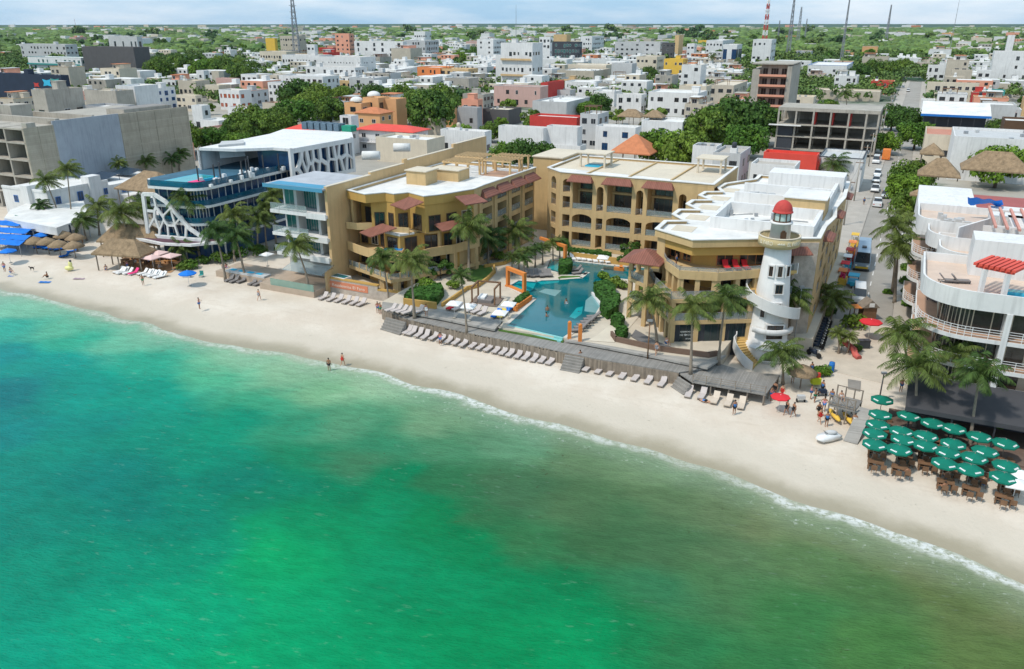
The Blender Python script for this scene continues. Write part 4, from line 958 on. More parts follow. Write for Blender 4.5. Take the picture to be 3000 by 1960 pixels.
    # helical stair with solid white parapet
    rt=lambda z:2.75 if z<1.9 else (2.35-(z-2.2)*.075)
    n=110;A,Z0,Z1=R(238),0.0,10.6;ri=[];
    vs=[];fl=[];st=MB();pr=MB()
    for i in range(n):
        a1=A-R(585)*i/n;a2=A-R(585)*(i+1)/n;ph=585*(i+1)/n;zf=lambda q:(2.8*q/75 if q<75 else 2.8+7.8*(q-75)/510);z=zf(ph)+.02;fl_=max(0,1-ph/75)
        r0=rt(z)-.3;r1=rt(z)+1.15+1.3*fl_**1.3;r1b=rt(zf(ph-5.3))+1.15+1.3*max(0,1-(ph-5.3)/75)**1.3
        p=[(cx+r*math.cos(a),cy+r*math.sin(a)) for r,a in ((r0,a1),(r1b,a1),(r1,a2),(r0,a2))]
        p=p[::-1];st.prism(p,max(-.1,z-.35),z)
        r2=r1+.12;q=[(cx+r*math.cos(a),cy+r*math.sin(a)) for r,a in ((r1b,a1),(r1b+.12,a1),(r2,a2),(r1,a2))][::-1]
        zz=[z-.42-(Z1-Z0)/n,z-.42,z+1.0,z+1.0-(Z1-Z0)/n]
        dz=zf(ph)-zf(ph-5.32)
        vv=[(*q[0],z-.42),(*q[1],z-.42),(*q[2],z-.42-dz),(*q[3],z-.42-dz),(*q[0],z+.95),(*q[1],z+.95),(*q[2],z+.95-dz),(*q[3],z+.95-dz)]
        # q order: [r1,a2],[r2,a2],[r2,a1],[r1,a1]
        pr.add(vv,[(0,1,2,3),(4,7,6,5),(0,4,5,1),(1,5,6,2),(2,6,7,3),(3,7,4,0)])
    st.build('spiral_stair',mat('yellow_stair',(.62,.42,.16),.85,.1),th);pr.build('stair_parapet',WHITE,th)
lighthouse()
# ================================================================ unfinished concrete block, far left
def concrete_block():
    P0=W(-192,108);th=thing('concrete_block','unfinished grey concrete building with open cells and a long blank side wall','building',(*P0,0))
    wm=MB();fr=Fr(P0,ang=A0);L=26.;Dp=44.;levels=[0,3.7,7.3,10.9,14.5,17.4]
    for z in levels[1:]: wm.fb(fr,0,L-.0,0,6.,z-.35,z)
    xs=[0,6.5,13,19.4,L-.45]
    for x in xs: wm.fb(fr,x,x+.45,.02,6.,0,17.4)
    wm.fb(fr,0,L-.3,6.,Dp,0,17.38)
    wm.fb(fr,L-1.6,L,1.,3,17.4,18.4);wm.build('frame',CONC,th)
    s=MB();fs=Fr(fr.p(L,0),ang=A0+math.pi/2)
    s.fb(fs,0,6.8,-.03,.3,0,17.5)
    for k in (0.,3.3,6.5): s.fb(fs,k,k+.4,-.12,-.03,0,17.5)
    s.build('side_wall',BLOCK,th);s=MB();s.fb(fs,23.5,Dp,-.03,.3,0,18.2)
    for k in (23.6,28.6,33.7,38.7,Dp-.35): s.fb(fs,k,k+.4,-.12,-.03,0,18.2)
    for z in levels[1:5]: s.fb(fs,24,Dp-.35,-.09,-.03,z-.2,z+.1)
    s.build('side_wall',BLOCK,th)
    s=MB();s.fb(fs,6.81,23.49,-.05,.3,2.,18.3);s.fb(fs,19.,23.48,-.055,.3,.0,1.99);s.build('rendered_wall',mat('blue_grey_render',(.34,.365,.40),.9,.14,.2,streak=.2),th)
    t=MB();t.fb(fr,1,L-.5,8,9,17.4,18.6);t.fb(fr,1,L-.5,17,17.6,17.4,18.5);t.fb(fr,L-3,L-.6,8,22,17.4,18.0);t.fb(fr,3,8,10,15,17.4,20.5);t.fb(fr,L-7,L-1,26,40,17.4,18.9);t.build('roof_walls',CONC,th)
    t=MB();t.fb(fr,L-6.6,L-1.4,26.4,39.6,18.92,18.95);t.build('roof',CONCD,th)
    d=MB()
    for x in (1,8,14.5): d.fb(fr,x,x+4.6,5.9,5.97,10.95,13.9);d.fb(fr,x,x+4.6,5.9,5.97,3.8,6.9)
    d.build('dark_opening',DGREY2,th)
    OCC.append((-195,-164,104,156));return th
concrete_block()
for (u0,v0,u1,u2,h,m,lab,kw) in (
 (90,262,130,240,20,CONC,'grey unfinished concrete box with slots standing behind the long concrete side wall',dict(win='rect',floors=2,extras='s')),
 (242,308,330,395,15,CONC2,'low grey concrete roof box behind the unfinished block',dict(win='none')),):
    hpx(u0,v0,u1,u2,h,m,lab,**kw)
# ================================================================ white beach club
def beach_club():
    th=thing('beach_club','white beach club with small blue windows and a big white flat canopy over its bar','beach club',(*W(-150,100),0))
    b=MB();fr=Fr(W(-166,101),ang=A0)
    b.fb(fr,0,14,0,14,0,6.4);b.fb(fr,3,14,14,29,0,5.6);b.fb(fr,7.2,9.4,-.9,2.6,0,7.6);b.fb(fr,12.2,14.6,9.2,12,0,8.2);b.fb(fr,0,14.1,-.1,.3,6.4,6.9);b.fb(fr,13.7,14.1,.3,14,6.4,6.9);b.fb(fr,14,18,16,24,0,3.4)
    b.build('wall',WHITE,th)
    fs=Fr(fr.p(14.1,0),ang=A0+math.pi/2)
    for s,z,w_,h in ((1.5,3.9,1.1,1.5),(6.4,3.7,1.3,1.9),(12.6,3.9,.9,1.3),(8.6,6.0,.0,0),(17,3.6,1.2,1.4),(21,3.6,1.2,1.4)):
        if w_: window(th,fs,s,s+w_,z,z+h,glass=GLASSB,frame=BLUEP,d=-.05 if s<14 else -.05,bars=1)
    window(th,fr,3.3,4.6,3.8,5.2,glass=GLASSB,frame=BLUEP,d=-.05,bars=1)
    r=MB();r.fb(fr,.4,13.6,.4,13.8,6.41,6.45);r.build('roof',WHITE2,th)
    p=MB()
    for x,y in ((4.6,16),(4.6,22)): p.add([(*fr.p(x,y),6.2),(*fr.p(x+6,y),6.2),(*fr.p(x+6,y+4),7.0),(*fr.p(x,y+4),7.0)],[(0,1,2,3)]);p.fb(fr,x,x+.1,y+3.6,y+3.7,5.6,6.9);p.fb(fr,x+5.9,x+6,y+3.6,y+3.7,5.6,6.9)
    p.build('solar_panel',mat('solar_panel',(.03,.05,.08),.2,.2,1,spec=.7),th)
    c=[G(12,640,3.9),G(165,668,3.9),G(262,634,3.9),G(245,590,3.9),G(95,590,3.9),G(30,615,3.9)]
    b=MB();b.prism(c,3.75,3.95);
    for i in range(2):
        f=Fr(c[i],c[i+1]);b.fb(f,0,f.L,0,.15,2.5,3.74)
    b.build('canopy',WHITE2,th)
    f=Fr(c[0],c[1])
    textobj('beach club',.5,mat('pale_blue_print',(.35,.5,.62),.8),lambda X,Y,Z:(*f.p(3.4+X,-.03-Z),2.85+Y),parent=th) if 0 else None
    b=MB()
    for i in range(2):
        f=Fr(c[i],c[i+1])
        for k in range(5): s=.4+(f.L-.9)*k/4;b.fb(f,s,s+.16,.2,.36,0,2.5 if 0 else 3.74)
    b.build('canopy_post',WMETAL,th)
    b=MB();f=Fr(c[0],c[1]);b.fb(f,1,f.L-1,3.,3.3,0,3.7);b.build('bar_back',NAVY,th)
    OCC.append((-168,-145,96,132))
beach_club()
# ================================================================ blue hotel with white branching lattice
def lattice(mb,fr,s0,s1,z0,z1,nx,nz,w_,t0,t1,rng,clip=None,drop=.08):
    "branching screen: thick struts along the borders of irregular upright cells"
    kz=.55;W_,H_=(s1-s0),(z1-z0)*kz
    pts=[((i+rng.uniform(.12,.88))*W_/nx,(j+rng.uniform(.1,.9))*H_/nz) for i in range(nx) for j in range(nz)]
    E=set()
    def bar(p,q,w2):
        dx,dz=q[0]-p[0],q[1]-p[1];l=math.hypot(dx,dz)
        if l<.15:return
        ux,uz=dx/l,dz/l;p=(p[0]-ux*w2*.3,p[1]-uz*w2*.3);q=(q[0]+ux*w2*.3,q[1]+uz*w2*.3)
        nx_,nz_=-uz*w2/2,ux*w2/2;e=rng.uniform(0,.04)
        c=[(p[0]+nx_,p[1]+nz_),(p[0]-nx_,p[1]-nz_),(q[0]-nx_,q[1]-nz_),(q[0]+nx_,q[1]+nz_)]
        vs=[(*fr.p(s,t0+e),z) for s,z in c]+[(*fr.p(s,t1-e),z) for s,z in c]
        mb.add(vs,[(0,1,2,3),(7,6,5,4),(0,4,5,1),(1,5,6,2),(2,6,7,3),(3,7,4,0)])
    for i,p in enumerate(pts):
        poly=[(0,0),(W_,0),(W_,H_),(0,H_)]
        for j,q in enumerate(pts):
            if i==j: continue
            mx,my=(p[0]+q[0])/2,(p[1]+q[1])/2;nx_,ny=q[0]-p[0],q[1]-p[1];out=[]
            for k in range(len(poly)):
                a,b=poly[k],poly[(k+1)%len(poly)];da=(a[0]-mx)*nx_+(a[1]-my)*ny;db=(b[0]-mx)*nx_+(b[1]-my)*ny
                if da<=0: out.append(a)
                if da*db<0: t=da/(da-db);out.append((a[0]+(b[0]-a[0])*t,a[1]+(b[1]-a[1])*t))
            poly=out
            if not poly: break
        for k in range(len(poly)):
            a,b=poly[k],poly[(k+1)%len(poly)];key=(round((a[0]+b[0])*4),round((a[1]+b[1])*4))
            if key in E: continue
            E.add(key);A=(s0+a[0],z0+a[1]/kz);B=(s0+b[0],z0+b[1]/kz)
            if rng.random()<drop: continue
            if clip and not (clip(*A) and clip(*B)): continue
            bar(A,B,w_*rng.uniform(.75,1.3))
def blue_hotel():
    th=thing('blue_hotel','blue glass hotel with rooftop pool and white branching lattice over its roof and front','hotel',(*W(-108,108),0))
    ZT=12.5;a1=-103.2
    def outline(off):
        pts=[(-113.5-0*off,93.2+off),(-106.5,94.2+off)]
        c=(-106.4,97.4);r=3.2-off
        for k in range(1,7): t=R(-90+15*k);pts.append((c[0]+r*math.cos(t),c[1]+r*math.sin(t)))
        pts+=[(a1-off,118),(a1-off,135),(-119,135),(-119,98+off)]
        return [W(*p) for p in pts]
    O=outline(0);I=outline(1.3)
    b=MB();b.prism(I,0,ZT-.3);b.build('wall',mat('blue_wall',(.012,.06,.16),.35,.2,.4,spec=.5),th)
    s=MB()
    for z in (3.7,6.6,9.5,ZT): s.prism(O,z-.42,z)
    s.build('floor_slab',WHITE,th)
    for z in (3.7,6.6,9.5):
        g=MB();m=MB()
        for i in range(len(I)-3):
            f=Fr(I[i],I[i+1])
            if i>7: continue
            n=max(1,int(f.L/1.55))
            for k in range(n): 
                q=f.L*(k+.5)/n;m.fb(f,q-.05,q+.05,-.16,-.0,z,z+2.45)
                g.fb(f,f.L*k/n+.05,f.L*(k+1)/n-.05,-.04,.05,z+.05,z+2.4)
        m.build('mullion',WHITE,th);g.build('glazing',GLASSB,th)
        r=MB()
        for i in range(8):
            f=Fr(O[i],O[i+1]);r.fb(f,0,f.L,.08,.11,z+.02,z+.95)
        r.build('railing',RAILB,th)
    # roof terrace
    r=MB()
    for i in range(8):
        f=Fr(O[i],O[i+1]);r.fb(f,0,f.L,.08,.12,ZT+.02,ZT+1.05)
    r.build('railing',RAILB,th)
    f=Fr(W(-112.6,94.5),ang=A0)
    p=MB();p.fb(f,0,5.2,.5,8.5,ZT+.0,ZT+.5);o=p.build('roof_pool',AQUA,th);p=MB();p.fb(f,.3,4.9,.9,8.2,ZT+.502,ZT+.52);sub('pool_water',p,POOLL,o)
    t=MB();t.prism(outline(.5),ZT-.01,ZT+.05);t.build('terrace_deck',mat('blue_deck',(.05,.13,.19),.7,.3,.6),th)
    rng=random.Random(5)
    q=MB()
    for k in range(44): x,y=rng.uniform(5.4,9.6),rng.uniform(2,30);h=rng.choice([.45,.75,1.1]);q.fb(f,x,x+.5,y,y+.5,ZT+.06,ZT+.06+h)
    q.build('terrace_seating',FABW,th)
    q=MB()
    for k in range(12): x,y=rng.uniform(6,9.6),3+k*2.3;q.fb(f,x,x+.18,y,y+.18,ZT+.06,ZT+3.2)
    q.build('heater_post',DMETAL,th)
    q=MB();q.fb(f,5.,6.8,1.9,4.,ZT+.52,ZT+.62);q.build('pink_float',PINKF,th)
    # roof sweeping over the rear
    ZR=16.6
    rp=[G(585,452,ZR-1.2),G(690,436,ZR),G(800,432,ZR),G(852,436,ZR),G(1035,403,ZR),G(1030,385,ZR),G(830,378,ZR),G(790,392,ZR)]
    r=MB();r.prism(rp,ZR-.5,ZR);r.build('roof_canopy',WHITE,th)
    fl=Fr(rp[3],rp[4]);L=fl.L
    lt=MB();lattice(lt,fl,.15,L-.3,10.2,ZR-.4,9,2,.6,-.05,.45,rng,None,0);lt.fb(fl,-.3,.5,-.05,.5,9.6,ZR);lt.fb(fl,L-.6,L,-.05,.5,9.8,ZR);lt.fb(fl,.5,L-.6,-.06,.5,ZR-.9,ZR-.02);lt.build('lattice_screen',WHITE,th)
    g=MB();g.fb(fl,.4,L-.3,.9,1.2,ZT-2.5,ZR-.55);g.fb(fl,.4,L-.3,1.2,9,ZT,ZR-.6);g.build('glazing',GLASSB,th)
    le=Fr(rp[0],(rp[0][0]-1.5,rp[0][1]+16))
    e=MB();e.fb(Fr(rp[0],rp[7]),0,.5,0,.5,ZT,ZR-.5);e.fb(Fr(rp[0],rp[7]),0,Fr(rp[0],rp[7]).L,0,.35,ZT,ZR-.5);e.build('end_wall',WHITE,th)
    k=MB();f2=Fr(rp[5],ang=A0)
    for i in range(6):
        for j in range(2): k.fb(f2,-12+i*1.7,-10.7+i*1.7,-1.5+j*1.5,-.6+j*1.5,ZR,ZR+1.5)
    k.build('rooftop_unit',mat('condenser',(.13,.19,.24),.5,.3,3,metal=.3),th)
    k=MB();k.fb(f2,-1.8,.6,-1.,1.,ZR,ZR+1.2);k.build('green_tank',mat('green_cover',(.02,.25,.16)),th)
    k=MB();k.prism([G(640,430,ZR+.1),G(715,424,ZR+.1),G(715,415,ZR+.1),G(650,418,ZR+.1)],ZR-2,ZR+.4);k.build('plant_box',GREYW,th)
    # triangular lattice fin on the sea front
    A_=W(-114.3,92.3);B_=W(-102.5,94.2);ff=Fr(A_,B_);LL=ff.L
    clip=lambda s,z: z<=11.3-(11.3-3.9)*max(0,(s-2.8)/(LL-2.8))**.9+.5
    lt=MB();lattice(lt,ff,0.3,LL-.4,4.2,11.2,6,3,.36,-.05,.25,rng,clip,0)
    edge=[(0,4.0),(.35,11.2),(2.6,11.25),(4.6,10.2),(6.5,8.2),(8.6,5.9),(LL,3.95)]
    for (s_a,z_a),(s_b,z_b) in zip(edge,edge[1:]):
        dx,dz=s_b-s_a,z_b-z_a;l=math.hypot(dx,dz);nx,nz=-dz/l*.3,dx/l*.3
        c=[(s_a-nx,z_a-nz),(s_b-nx,z_b-nz),(s_b+nx,z_b+nz),(s_a+nx,z_a+nz)]
        vs=[(*ff.p(s,-.12),z) for s,z in c]+[(*ff.p(s,.3),z) for s,z in c];lt.add(vs,[(0,1,2,3),(7,6,5,4),(0,4,5,1),(1,5,6,2),(2,6,7,3),(3,7,4,0)])
    lt.fb(ff,0,LL,-.14,.32,3.75,4.25);lt.build('lattice_fin',WHITE,th)
    cp=[G(398,697,3.75),G(470,712,3.75),G(560,716,3.75),G(662,706,3.75),W(-104,99),W(-117,96)]
    c=MB();c.prism(cp,3.35,3.75);c.build('entrance_canopy',WHITE,th)
    c=MB();cc=[((p[0]-W(-109,94)[0])*.86+W(-109,94)[0],(p[1]-W(-109,94)[1])*.86+W(-109,94)[1]) for p in cp];c.prism(cc,3.76,3.8);c.build('canopy_top',mat('maroon_slats',(.12,.06,.08)),th)
    c=MB()
    for k in range(7): x,y=cp[0][0]+.8+(cp[3][0]-cp[0][0]-1.6)*k/6,cp[0][1]+1.2+(cp[3][1]-cp[0][1])*k/6;c.box(x,x+.22,y,y+.22,0,3.36)
    c.build('canopy_post',GREYW,th);OCC.append((-121,-99,90,138))
blue_hotel()
# ================================================================ glass balcony building against the party wall
def grey_building():
    P0=W(-85.5,92.2);th=thing('apartment_building','grey four-storey building with green glass balcony doors against the tan party wall','apartment building',(*P0,0))
    fr=Fr(P0,ang=A0);L=10.4;wm=MB();lev=[1.,5.0,8.1,11.6,15.1]
    wm.fb(fr,0,L,2.4,11,0,15.2);wm.fb(fr,0,.35,0,2.4,1.,5.2) if 0 else None
    wm.fb(fr,3.4,3.9,.9,2.4,5,15.1);wm.fb(fr,L-2.8,L-2.3,.9,2.4,5,15.1);wm.build('wall',GREYW,th)
    s=MB()
    for z in lev[1:4]: s.fb(fr,-.3 if z>5 else .2,L,-.5,2.4,z-.55,z-.05);s.fb(fr,L-3.6,L,-.75,-.5,z-.75,z+.1)
    s.build('balcony_slab',WHITE,th)
    for z in lev[1:4]:
        railing(th,fr,-.2,L-3.7,z-.05,d=-.4,h=1.05);window(th,fr,4.1,7.0,z,z+2.7,glass=GLASST,frame=METAL,d=2.34,bars=5,name='balcony_door');window(th,fr,L-2.1,L-.2,z,z+2.6,glass=GLASST,frame=METAL,d=2.34,bars=1,name='balcony_door');window(th,fr,.3,3.2,z,z+2.6,glass=GLASST,frame=METAL,d=2.34,bars=2,name='balcony_door')
    r=MB();r.fb(fr,-.6,L,-.9,11,15.25,15.5);r.build('roof',mat('light_roof_membrane',(.42,.43,.45),.7,.2,.5),th)
    r=MB();r.fb(fr,-.8,L,-1.,-.9,15.0,15.55);r.fb(fr,.1,L-.4,-.6,1.6,15.51,15.54);r.build('roof_edge',mat('blue_edge',(.08,.28,.42)),th)
    fs=Fr(fr.p(0,0),ang=A0)
    g=MB();g.add([(*fr.p(3.2,-3.2),3.1),(*fr.p(L+.3,-3.2),3.1),(*fr.p(L+.3,0),3.9),(*fr.p(3.2,0),3.9),(*fr.p(3.2,-3.2),3.16),(*fr.p(L+.3,-3.2),3.16),(*fr.p(L+.3,0),3.96),(*fr.p(3.2,0),3.96)],[(3,2,1,0),(4,5,6,7),(0,1,5,4),(1,2,6,5),(2,3,7,6),(3,0,4,7)]);g.build('glass_canopy',RAILG,th)
    # rear roofscape behind the party wall
    q=MB();q.fb(fr,1.5,L,11.1,52,0,12.6);q.build('rear_block',GREYW,th);q=MB();q.fb(fr,1.7,L-.5,11.3,51.8,12.62,12.7);q.build('rear_roof',mat('light_roof_membrane',(.5,.52,.55)),th)
    q=MB()
    for s0,s1 in ((24,31),(32.5,40)): q.fb(fr,4.5,L-1,s0,s1,12.7,13.5)
    q.build('solar_panel',mat('solar_panel',(.03,.05,.08),.2,.2,1,spec=.7),th)
    rng=random.Random(3)
    for k in range(26):
        p=fr.p(rng.uniform(2.5,L-1.2),rng.uniform(14,50));b=MB();acunit(b,p[0],p[1],12.7,rng.uniform(.9,1.7));b.build('rooftop_unit',rng.choice([METAL,GREYW,DMETAL,CONC,WOODB]),th)
    for (x,y) in ((-3,30),(-3.5,41)):
        p=fr.p(x,y);b=MB();b.tube([(p[0]-1.6,p[1],15.2),(p[0]+1.6,p[1],15.2)],.8,14);b.build('roof_tank',WHITE2,th)
    # front terrace
    tt=MB();tt.fb(fr,-.2,L-.2,-4.6,2.39,-.1,.95);tt.fb(fr,-11,-.21,-2.8,2.39,-.1,.95);tt.build('terrace',mat('sandstone_deck',(.42,.33,.25),.9,.15,.8),th)
    gl=MB();gl.fb(fr,2.,L-.2,-4.6,-4.52,.95,2.0);gl.build('railing',mat('green_rail_glass',(.25,.4,.33),.15,.1,1,alpha=.65),th)
    pl=MB();pl.fb(fr,-9.2,-1.,-2.7,-1.1,.96,1.25);o=pl.build('plunge_pool_edge',GREYW,th);pl=MB()
    for k in range(4): pl.fb(fr,-8.6+k*1.8,-7.5+k*1.8,-2.2,-1.5,1.252,1.3)
    sub('pool_seat',pl,AQUA,o);OCC.append((-95,-72,84,143))
grey_building()
# ================================================================ right-hand white condominium
def curved_poly(ca,cb,r,a_far,b_back,off=0,n=10,a_l=None):
    pts=[]
    for k in range(n+1):
        t=R(180+90*k/n);pts.append((ca+(r-off)*math.cos(t),cb+(r-off)*math.sin(t)))
    pts+=[(a_far,cb-(r-off)),(a_far,b_back),(ca-(r-off),b_back)]
    return [W(*p) for p in pts]
def condo(ca,cb,r,far,back,levels,top,label,band=1.8,name='condominium',rails=True,dividers=(),n=10,floor_m=None,ground=True,glass_to=None):
    th=thing(name,label,'condominium',(*W(ca,cb),0))
    O=curved_poly(ca,cb,r,far,back,0,n);I=curved_poly(ca,cb,r,far,back,2.1,n)
    b=MB();b.prism(I,-.1,top-band);b.build('wall',CREAM,th)
    s=MB()
    for z in levels: s.prism(O,z-.4,z)
    s.prism(O,top-band,top-1.0);parapet(s,O,top-1.0,top,.2)
    for (da) in dividers:
        f=Fr(W(da,cb-r),ang=A0);s.fb(f,-.25,.25,-.12,2.2,levels[-1] if 0 else 3.3,top-band)
    s.build('floor_slab',WHITE,th)
    t=MB();t.prism(curved_poly(ca,cb,r,far,back,.25,n),top-.995,top-.95);t.build('roof_terrace',floor_m or mat('pinkish_terrace',(.60,.47,.38),.85,.12,.5),th)
    for z in levels:
        t=MB();t.prism(curved_poly(ca,cb,r,far,back,.1,n),z,z+.02);t.build('balcony_floor',FLOORT,th)
        SM=mat('smoky_glass',(.045,.045,.042),.12,.6,.5,spec=.7)
        for i in range(n+1):
            g=MB();fm=MB()
            f=Fr(I[i],I[i+1])
            m=max(1,int(f.L/1.6))
            for k in range(m):
                if i==n and (k%5)==3:
                    window(th,f,0,.1,z,z+.1,name='x') if 0 else None;g.build('glazing',SM,th);fm.build('window_frame',CREAM,th);g=MB();fm=MB();continue
                g.fb(f,f.L*k/m+.05,f.L*(k+1)/m-.05,-.05,.0,z+.1,z+2.35);fm.fb(f,f.L*k/m-.05,f.L*k/m+.05,-.08,.0,z+.03,z+2.4) if (i%3==0 or i==n) else None
            if g.f: g.build('glazing',SM,th)
            if fm.f: fm.build('window_frame',CREAM,th)
        if rails:
            rm=MB()
            for i in range(n+1):
                f=Fr(O[i],O[i+1])
                for hh in (.25,.5,.75,1.0): rm.fb(f,0,f.L,.06,.10,z+hh-.02,z+hh+.02)
                for k in range(max(1,int(f.L/1.4))): q=f.L*k/max(1,int(f.L/1.4));rm.fb(f,q,q+.05,.055,.11,z,z+1)
            rm.build('railing',WMETAL,th)
    return th
c1=condo(8.6,89.9,5.0,34,99,(3.5,6.3,9.3),13.9,'white curved condominium block above the dark restaurant canopy, nearest on the right',dividers=(11.4,20.),n=12)
OCC.append((2,36,84,128))
def condo_extras():
    b=MB();f=Fr(W(8,92.5),ang=A0)
    b.fb(f,0,25,2,6.4,12.95,16.8);b.fb(f,14,25,-1,2,12.95,15.6);b.build('upper_block',WHITE,c1)
    b=MB();p0=G(2857,774,15.9);p1=G(2898,757,15.9);p2=G(2970,797,15.9);dx,dy=p1[0]-p0[0],p1[1]-p0[1]
    for k in range(8):
        t=k/7*1.0;s=(p0[0]+(p2[0]-p0[0])*t,p0[1]+(p2[1]-p0[1])*t);f=Fr(s,(s[0]+dx*1.3,s[1]+dy*1.3));b.fb(f,0,f.L,-.17,.17,15.8,16.05)
    f=Fr(p0,p2);b.fb(f,0,f.L,.25,.5,15.55,15.79);b.build('red_pergola',mat('red_pergola_paint',(.66,.09,.06),.7),c1)
    b=MB()
    for t in (.35,.95): x,y=p0[0]+(p2[0]-p0[0])*t,p0[1]+(p2[1]-p0[1])*t+.4;b.box(x-.2,x+.2,y-.2,y+.2,12.95,15.55)
    b.build('pergola_post',WHITE,c1)
    f=Fr(W(11.,88.3),ang=A0);b=MB();b.fb(f,0,2.4,0,1.3,12.96,13.3);o=b.build('hot_tub',AQUA,c1);b=MB();b.fb(f,.2,2.2,.2,1.1,13.302,13.32);sub('pool_water',b,POOLL,o)
condo_extras()
c2=condo(8.9,105.2,3.6,34,112,(3.2,6.4,9.6),13.4,'white rounded terrace block, second back behind the curved condominium',n=8)
c3=condo(7.6,110.6,3.6,34,117,(3.2,6.4,9.6),14.0,'white rounded terrace block, third back behind the curved condominium',n=8)
c4=condo(6.4,116.4,3.7,34,124,(3.2,6.4,9.8),14.6,'white rounded terrace block farthest back, strewn with pale rooftop junk',n=8)
def steps():
    # slanting dividing walls and the pink pergola over the roofs
    for c,(a0,b0),(a1,b1),z in ((c2,(8.6,101.8),(12.8,109.5),14.4),(c3,(7.2,107.2),(11.2,115),15.2)):
        b=MB();f=Fr(W(a0,b0),W(a1,b1));b.fb(f,0,f.L,0,.25,12.4,z);b.build('slanting_wall',WHITE,c)
        b=MB();f=Fr(W(a1,b1),ang=A0);b.fb(f,0,20,.01,7,12.5,15.4);b.build('upper_block',WHITE,c)
    pg=thing('pergola','salmon beam pergola spanning the roofs behind the curved condominium','pergola',(*W(14,108),15))
    b=MB();m=mat('salmon_beams',(.58,.27,.21),.8)
    for k in range(15):
        f=Fr(W(10.5+k*1.15,103.5-(k%3)*.3),ang=A0+math.pi/2);b.fb(f,0,12,-.13,.13,16.3,16.55)
    b.build('beams',m,pg);b=MB()
    for aa in (12,19,26):
        for bb in (105,114.8): x,y=W(aa,bb);b.box(x-.2,x+.2,y-.2,y+.2,12.6,16.1)
    f=Fr(W(10.3,105),ang=A0);b.fb(f,0,17,-.15,.15,16.05,16.29);f=Fr(W(10.3,114.8),ang=A0);b.fb(f,0,17,-.15,.15,16.05,16.29);b.build('posts',WHITE,pg)
    t=thing('tarpaulin','bright blue tarpaulin stretched over the roof pergola','tarpaulin',(*W(12,120),15.5))
    b=MB();p=[G(2835,577,16.6),G(2935,588,16.6),G(2940,600,15.6),G(2836,596,15.6)];n=6
    for i in range(n):
        for j in range(2): pass
    vs=[];fs=[]
    for i in range(13):
        for j in range(4):
            s,tt=i/12,j/3;x=(p[0][0]*(1-s)+p[1][0]*s)*(1-tt)+(p[3][0]*(1-s)+p[2][0]*s)*tt;y=(p[0][1]*(1-s)+p[1][1]*s)*(1-tt)+(p[3][1]*(1-s)+p[2][1]*s)*tt
            vs.append((x,y,16.6-tt*1.0-.18*math.sin(s*9)*tt-.1*math.sin(s*17)))
    fs=[(i*4+j,(i+1)*4+j,(i+1)*4+j+1,i*4+j+1) for i in range(12) for j in range(3)]
    b.add(vs,fs,True);b.add([(x,y,z-.03) for x,y,z in vs],[f[::-1] for f in fs],True);b.build('sheet',mat('tarp_blue',(.0,.2,.8),.5,.1,1),t)
    j=MB();rng=random.Random(8);f=Fr(W(4.6,114.2),ang=A0)
    for k in range(16): x,y=rng.uniform(.3,4),rng.uniform(.2,4.5);j.fb(f,x,x+rng.uniform(.3,.9),y,y+rng.uniform(.3,.8),13.66,13.66+rng.uniform(.3,.9))
    j.build('roof_junk',GREYW,c4)
steps()
# restaurant under the dark awning
def restaurant():
    th=thing('restaurant_canopy','long charcoal awning over the dark open restaurant below the curved condominium','canopy',(*W(16,82),0))
    b=MB();f=Fr(W(4.2,84.6),ang=A0);L=30
    def P(s,d,z): return (*f.p(s,d),z)
    b.add([P(-.3,-5.2,3.15),P(L,-5.2,3.15),P(L,.3,4.5),P(-.3,.3,4.5),P(-.3,-5.2,3.2),P(L,-5.2,3.2),P(L,.3,4.55),P(-.3,.3,4.55)],[(3,2,1,0),(4,5,6,7),(0,1,5,4),(1,2,6,5),(2,3,7,6),(3,0,4,7)])
    b.fb(f,-.3,L,-5.22,-5.16,2.75,3.16);b.build('awning',FABDK,th)
    b=MB()
    for k in range(9): b.fb(f,.2+k*3.6,.35+k*3.6,-5.0,-4.85,.4,3.2)
    b.build('post',DMETAL,th)
    b=MB();b.fb(f,-1.5,L,-7.5,0,-.1,.42);b.fb(f,-2.1,L,-8.1,-7.5,-.1,.25);b.build('deck',mat('dark_deck',(.16,.11,.085),.85,.2,1),th)
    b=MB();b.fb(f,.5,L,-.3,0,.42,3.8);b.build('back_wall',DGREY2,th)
restaurant()
# ================================================================ framed ruins up the street
def frame_building():
    P0=W(-37.8,266.5);th=thing('unfinished_building','unfinished concrete frame building with three open floors and a flat roof slab','building',(*P0,0))
    fr=Fr(P0,ang=A0);L=29.2;lev=[1.2,5.0,8.6,13.6];b=MB()
    b.fb(fr,0,L,0,16,12.6,13.6);b.fb(fr,0,L,0,16,8.3,8.6);b.fb(fr,0,L,0,16,4.7,5.0);b.fb(fr,0,L,.0,16,.7,1.2)
    for x in (0,5.2,10.3,15.3,20.4,25.3,L-.5):
        for y in (0.05,7.5,15.4): b.fb(fr,x,x+.5,y,y+.5,1.2,12.6)
    b.fb(fr,0,L,15.6,15.9,0,12.6);b.build('frame',CONC,th)
    c=MB();c.fb(fr,0,5,.3,.5,1.2,8.2);c.fb(fr,-.2,5,-.4,.0,0,1.2);c.build('black_hoarding',DGREY2,th)
    c=MB()
    for x in (10.8,15.9,20.9): c.fb(fr,x,x+.35,1.5,6,8.61,12.5)
    c.build('red_partition',REDW,th)
    c=MB();c.fb(fr,-2.2,7.4,-1.6,0,8.2,8.45);c.build('white_awning',WHITE2,th);occupy(P0,L,16)
frame_building()
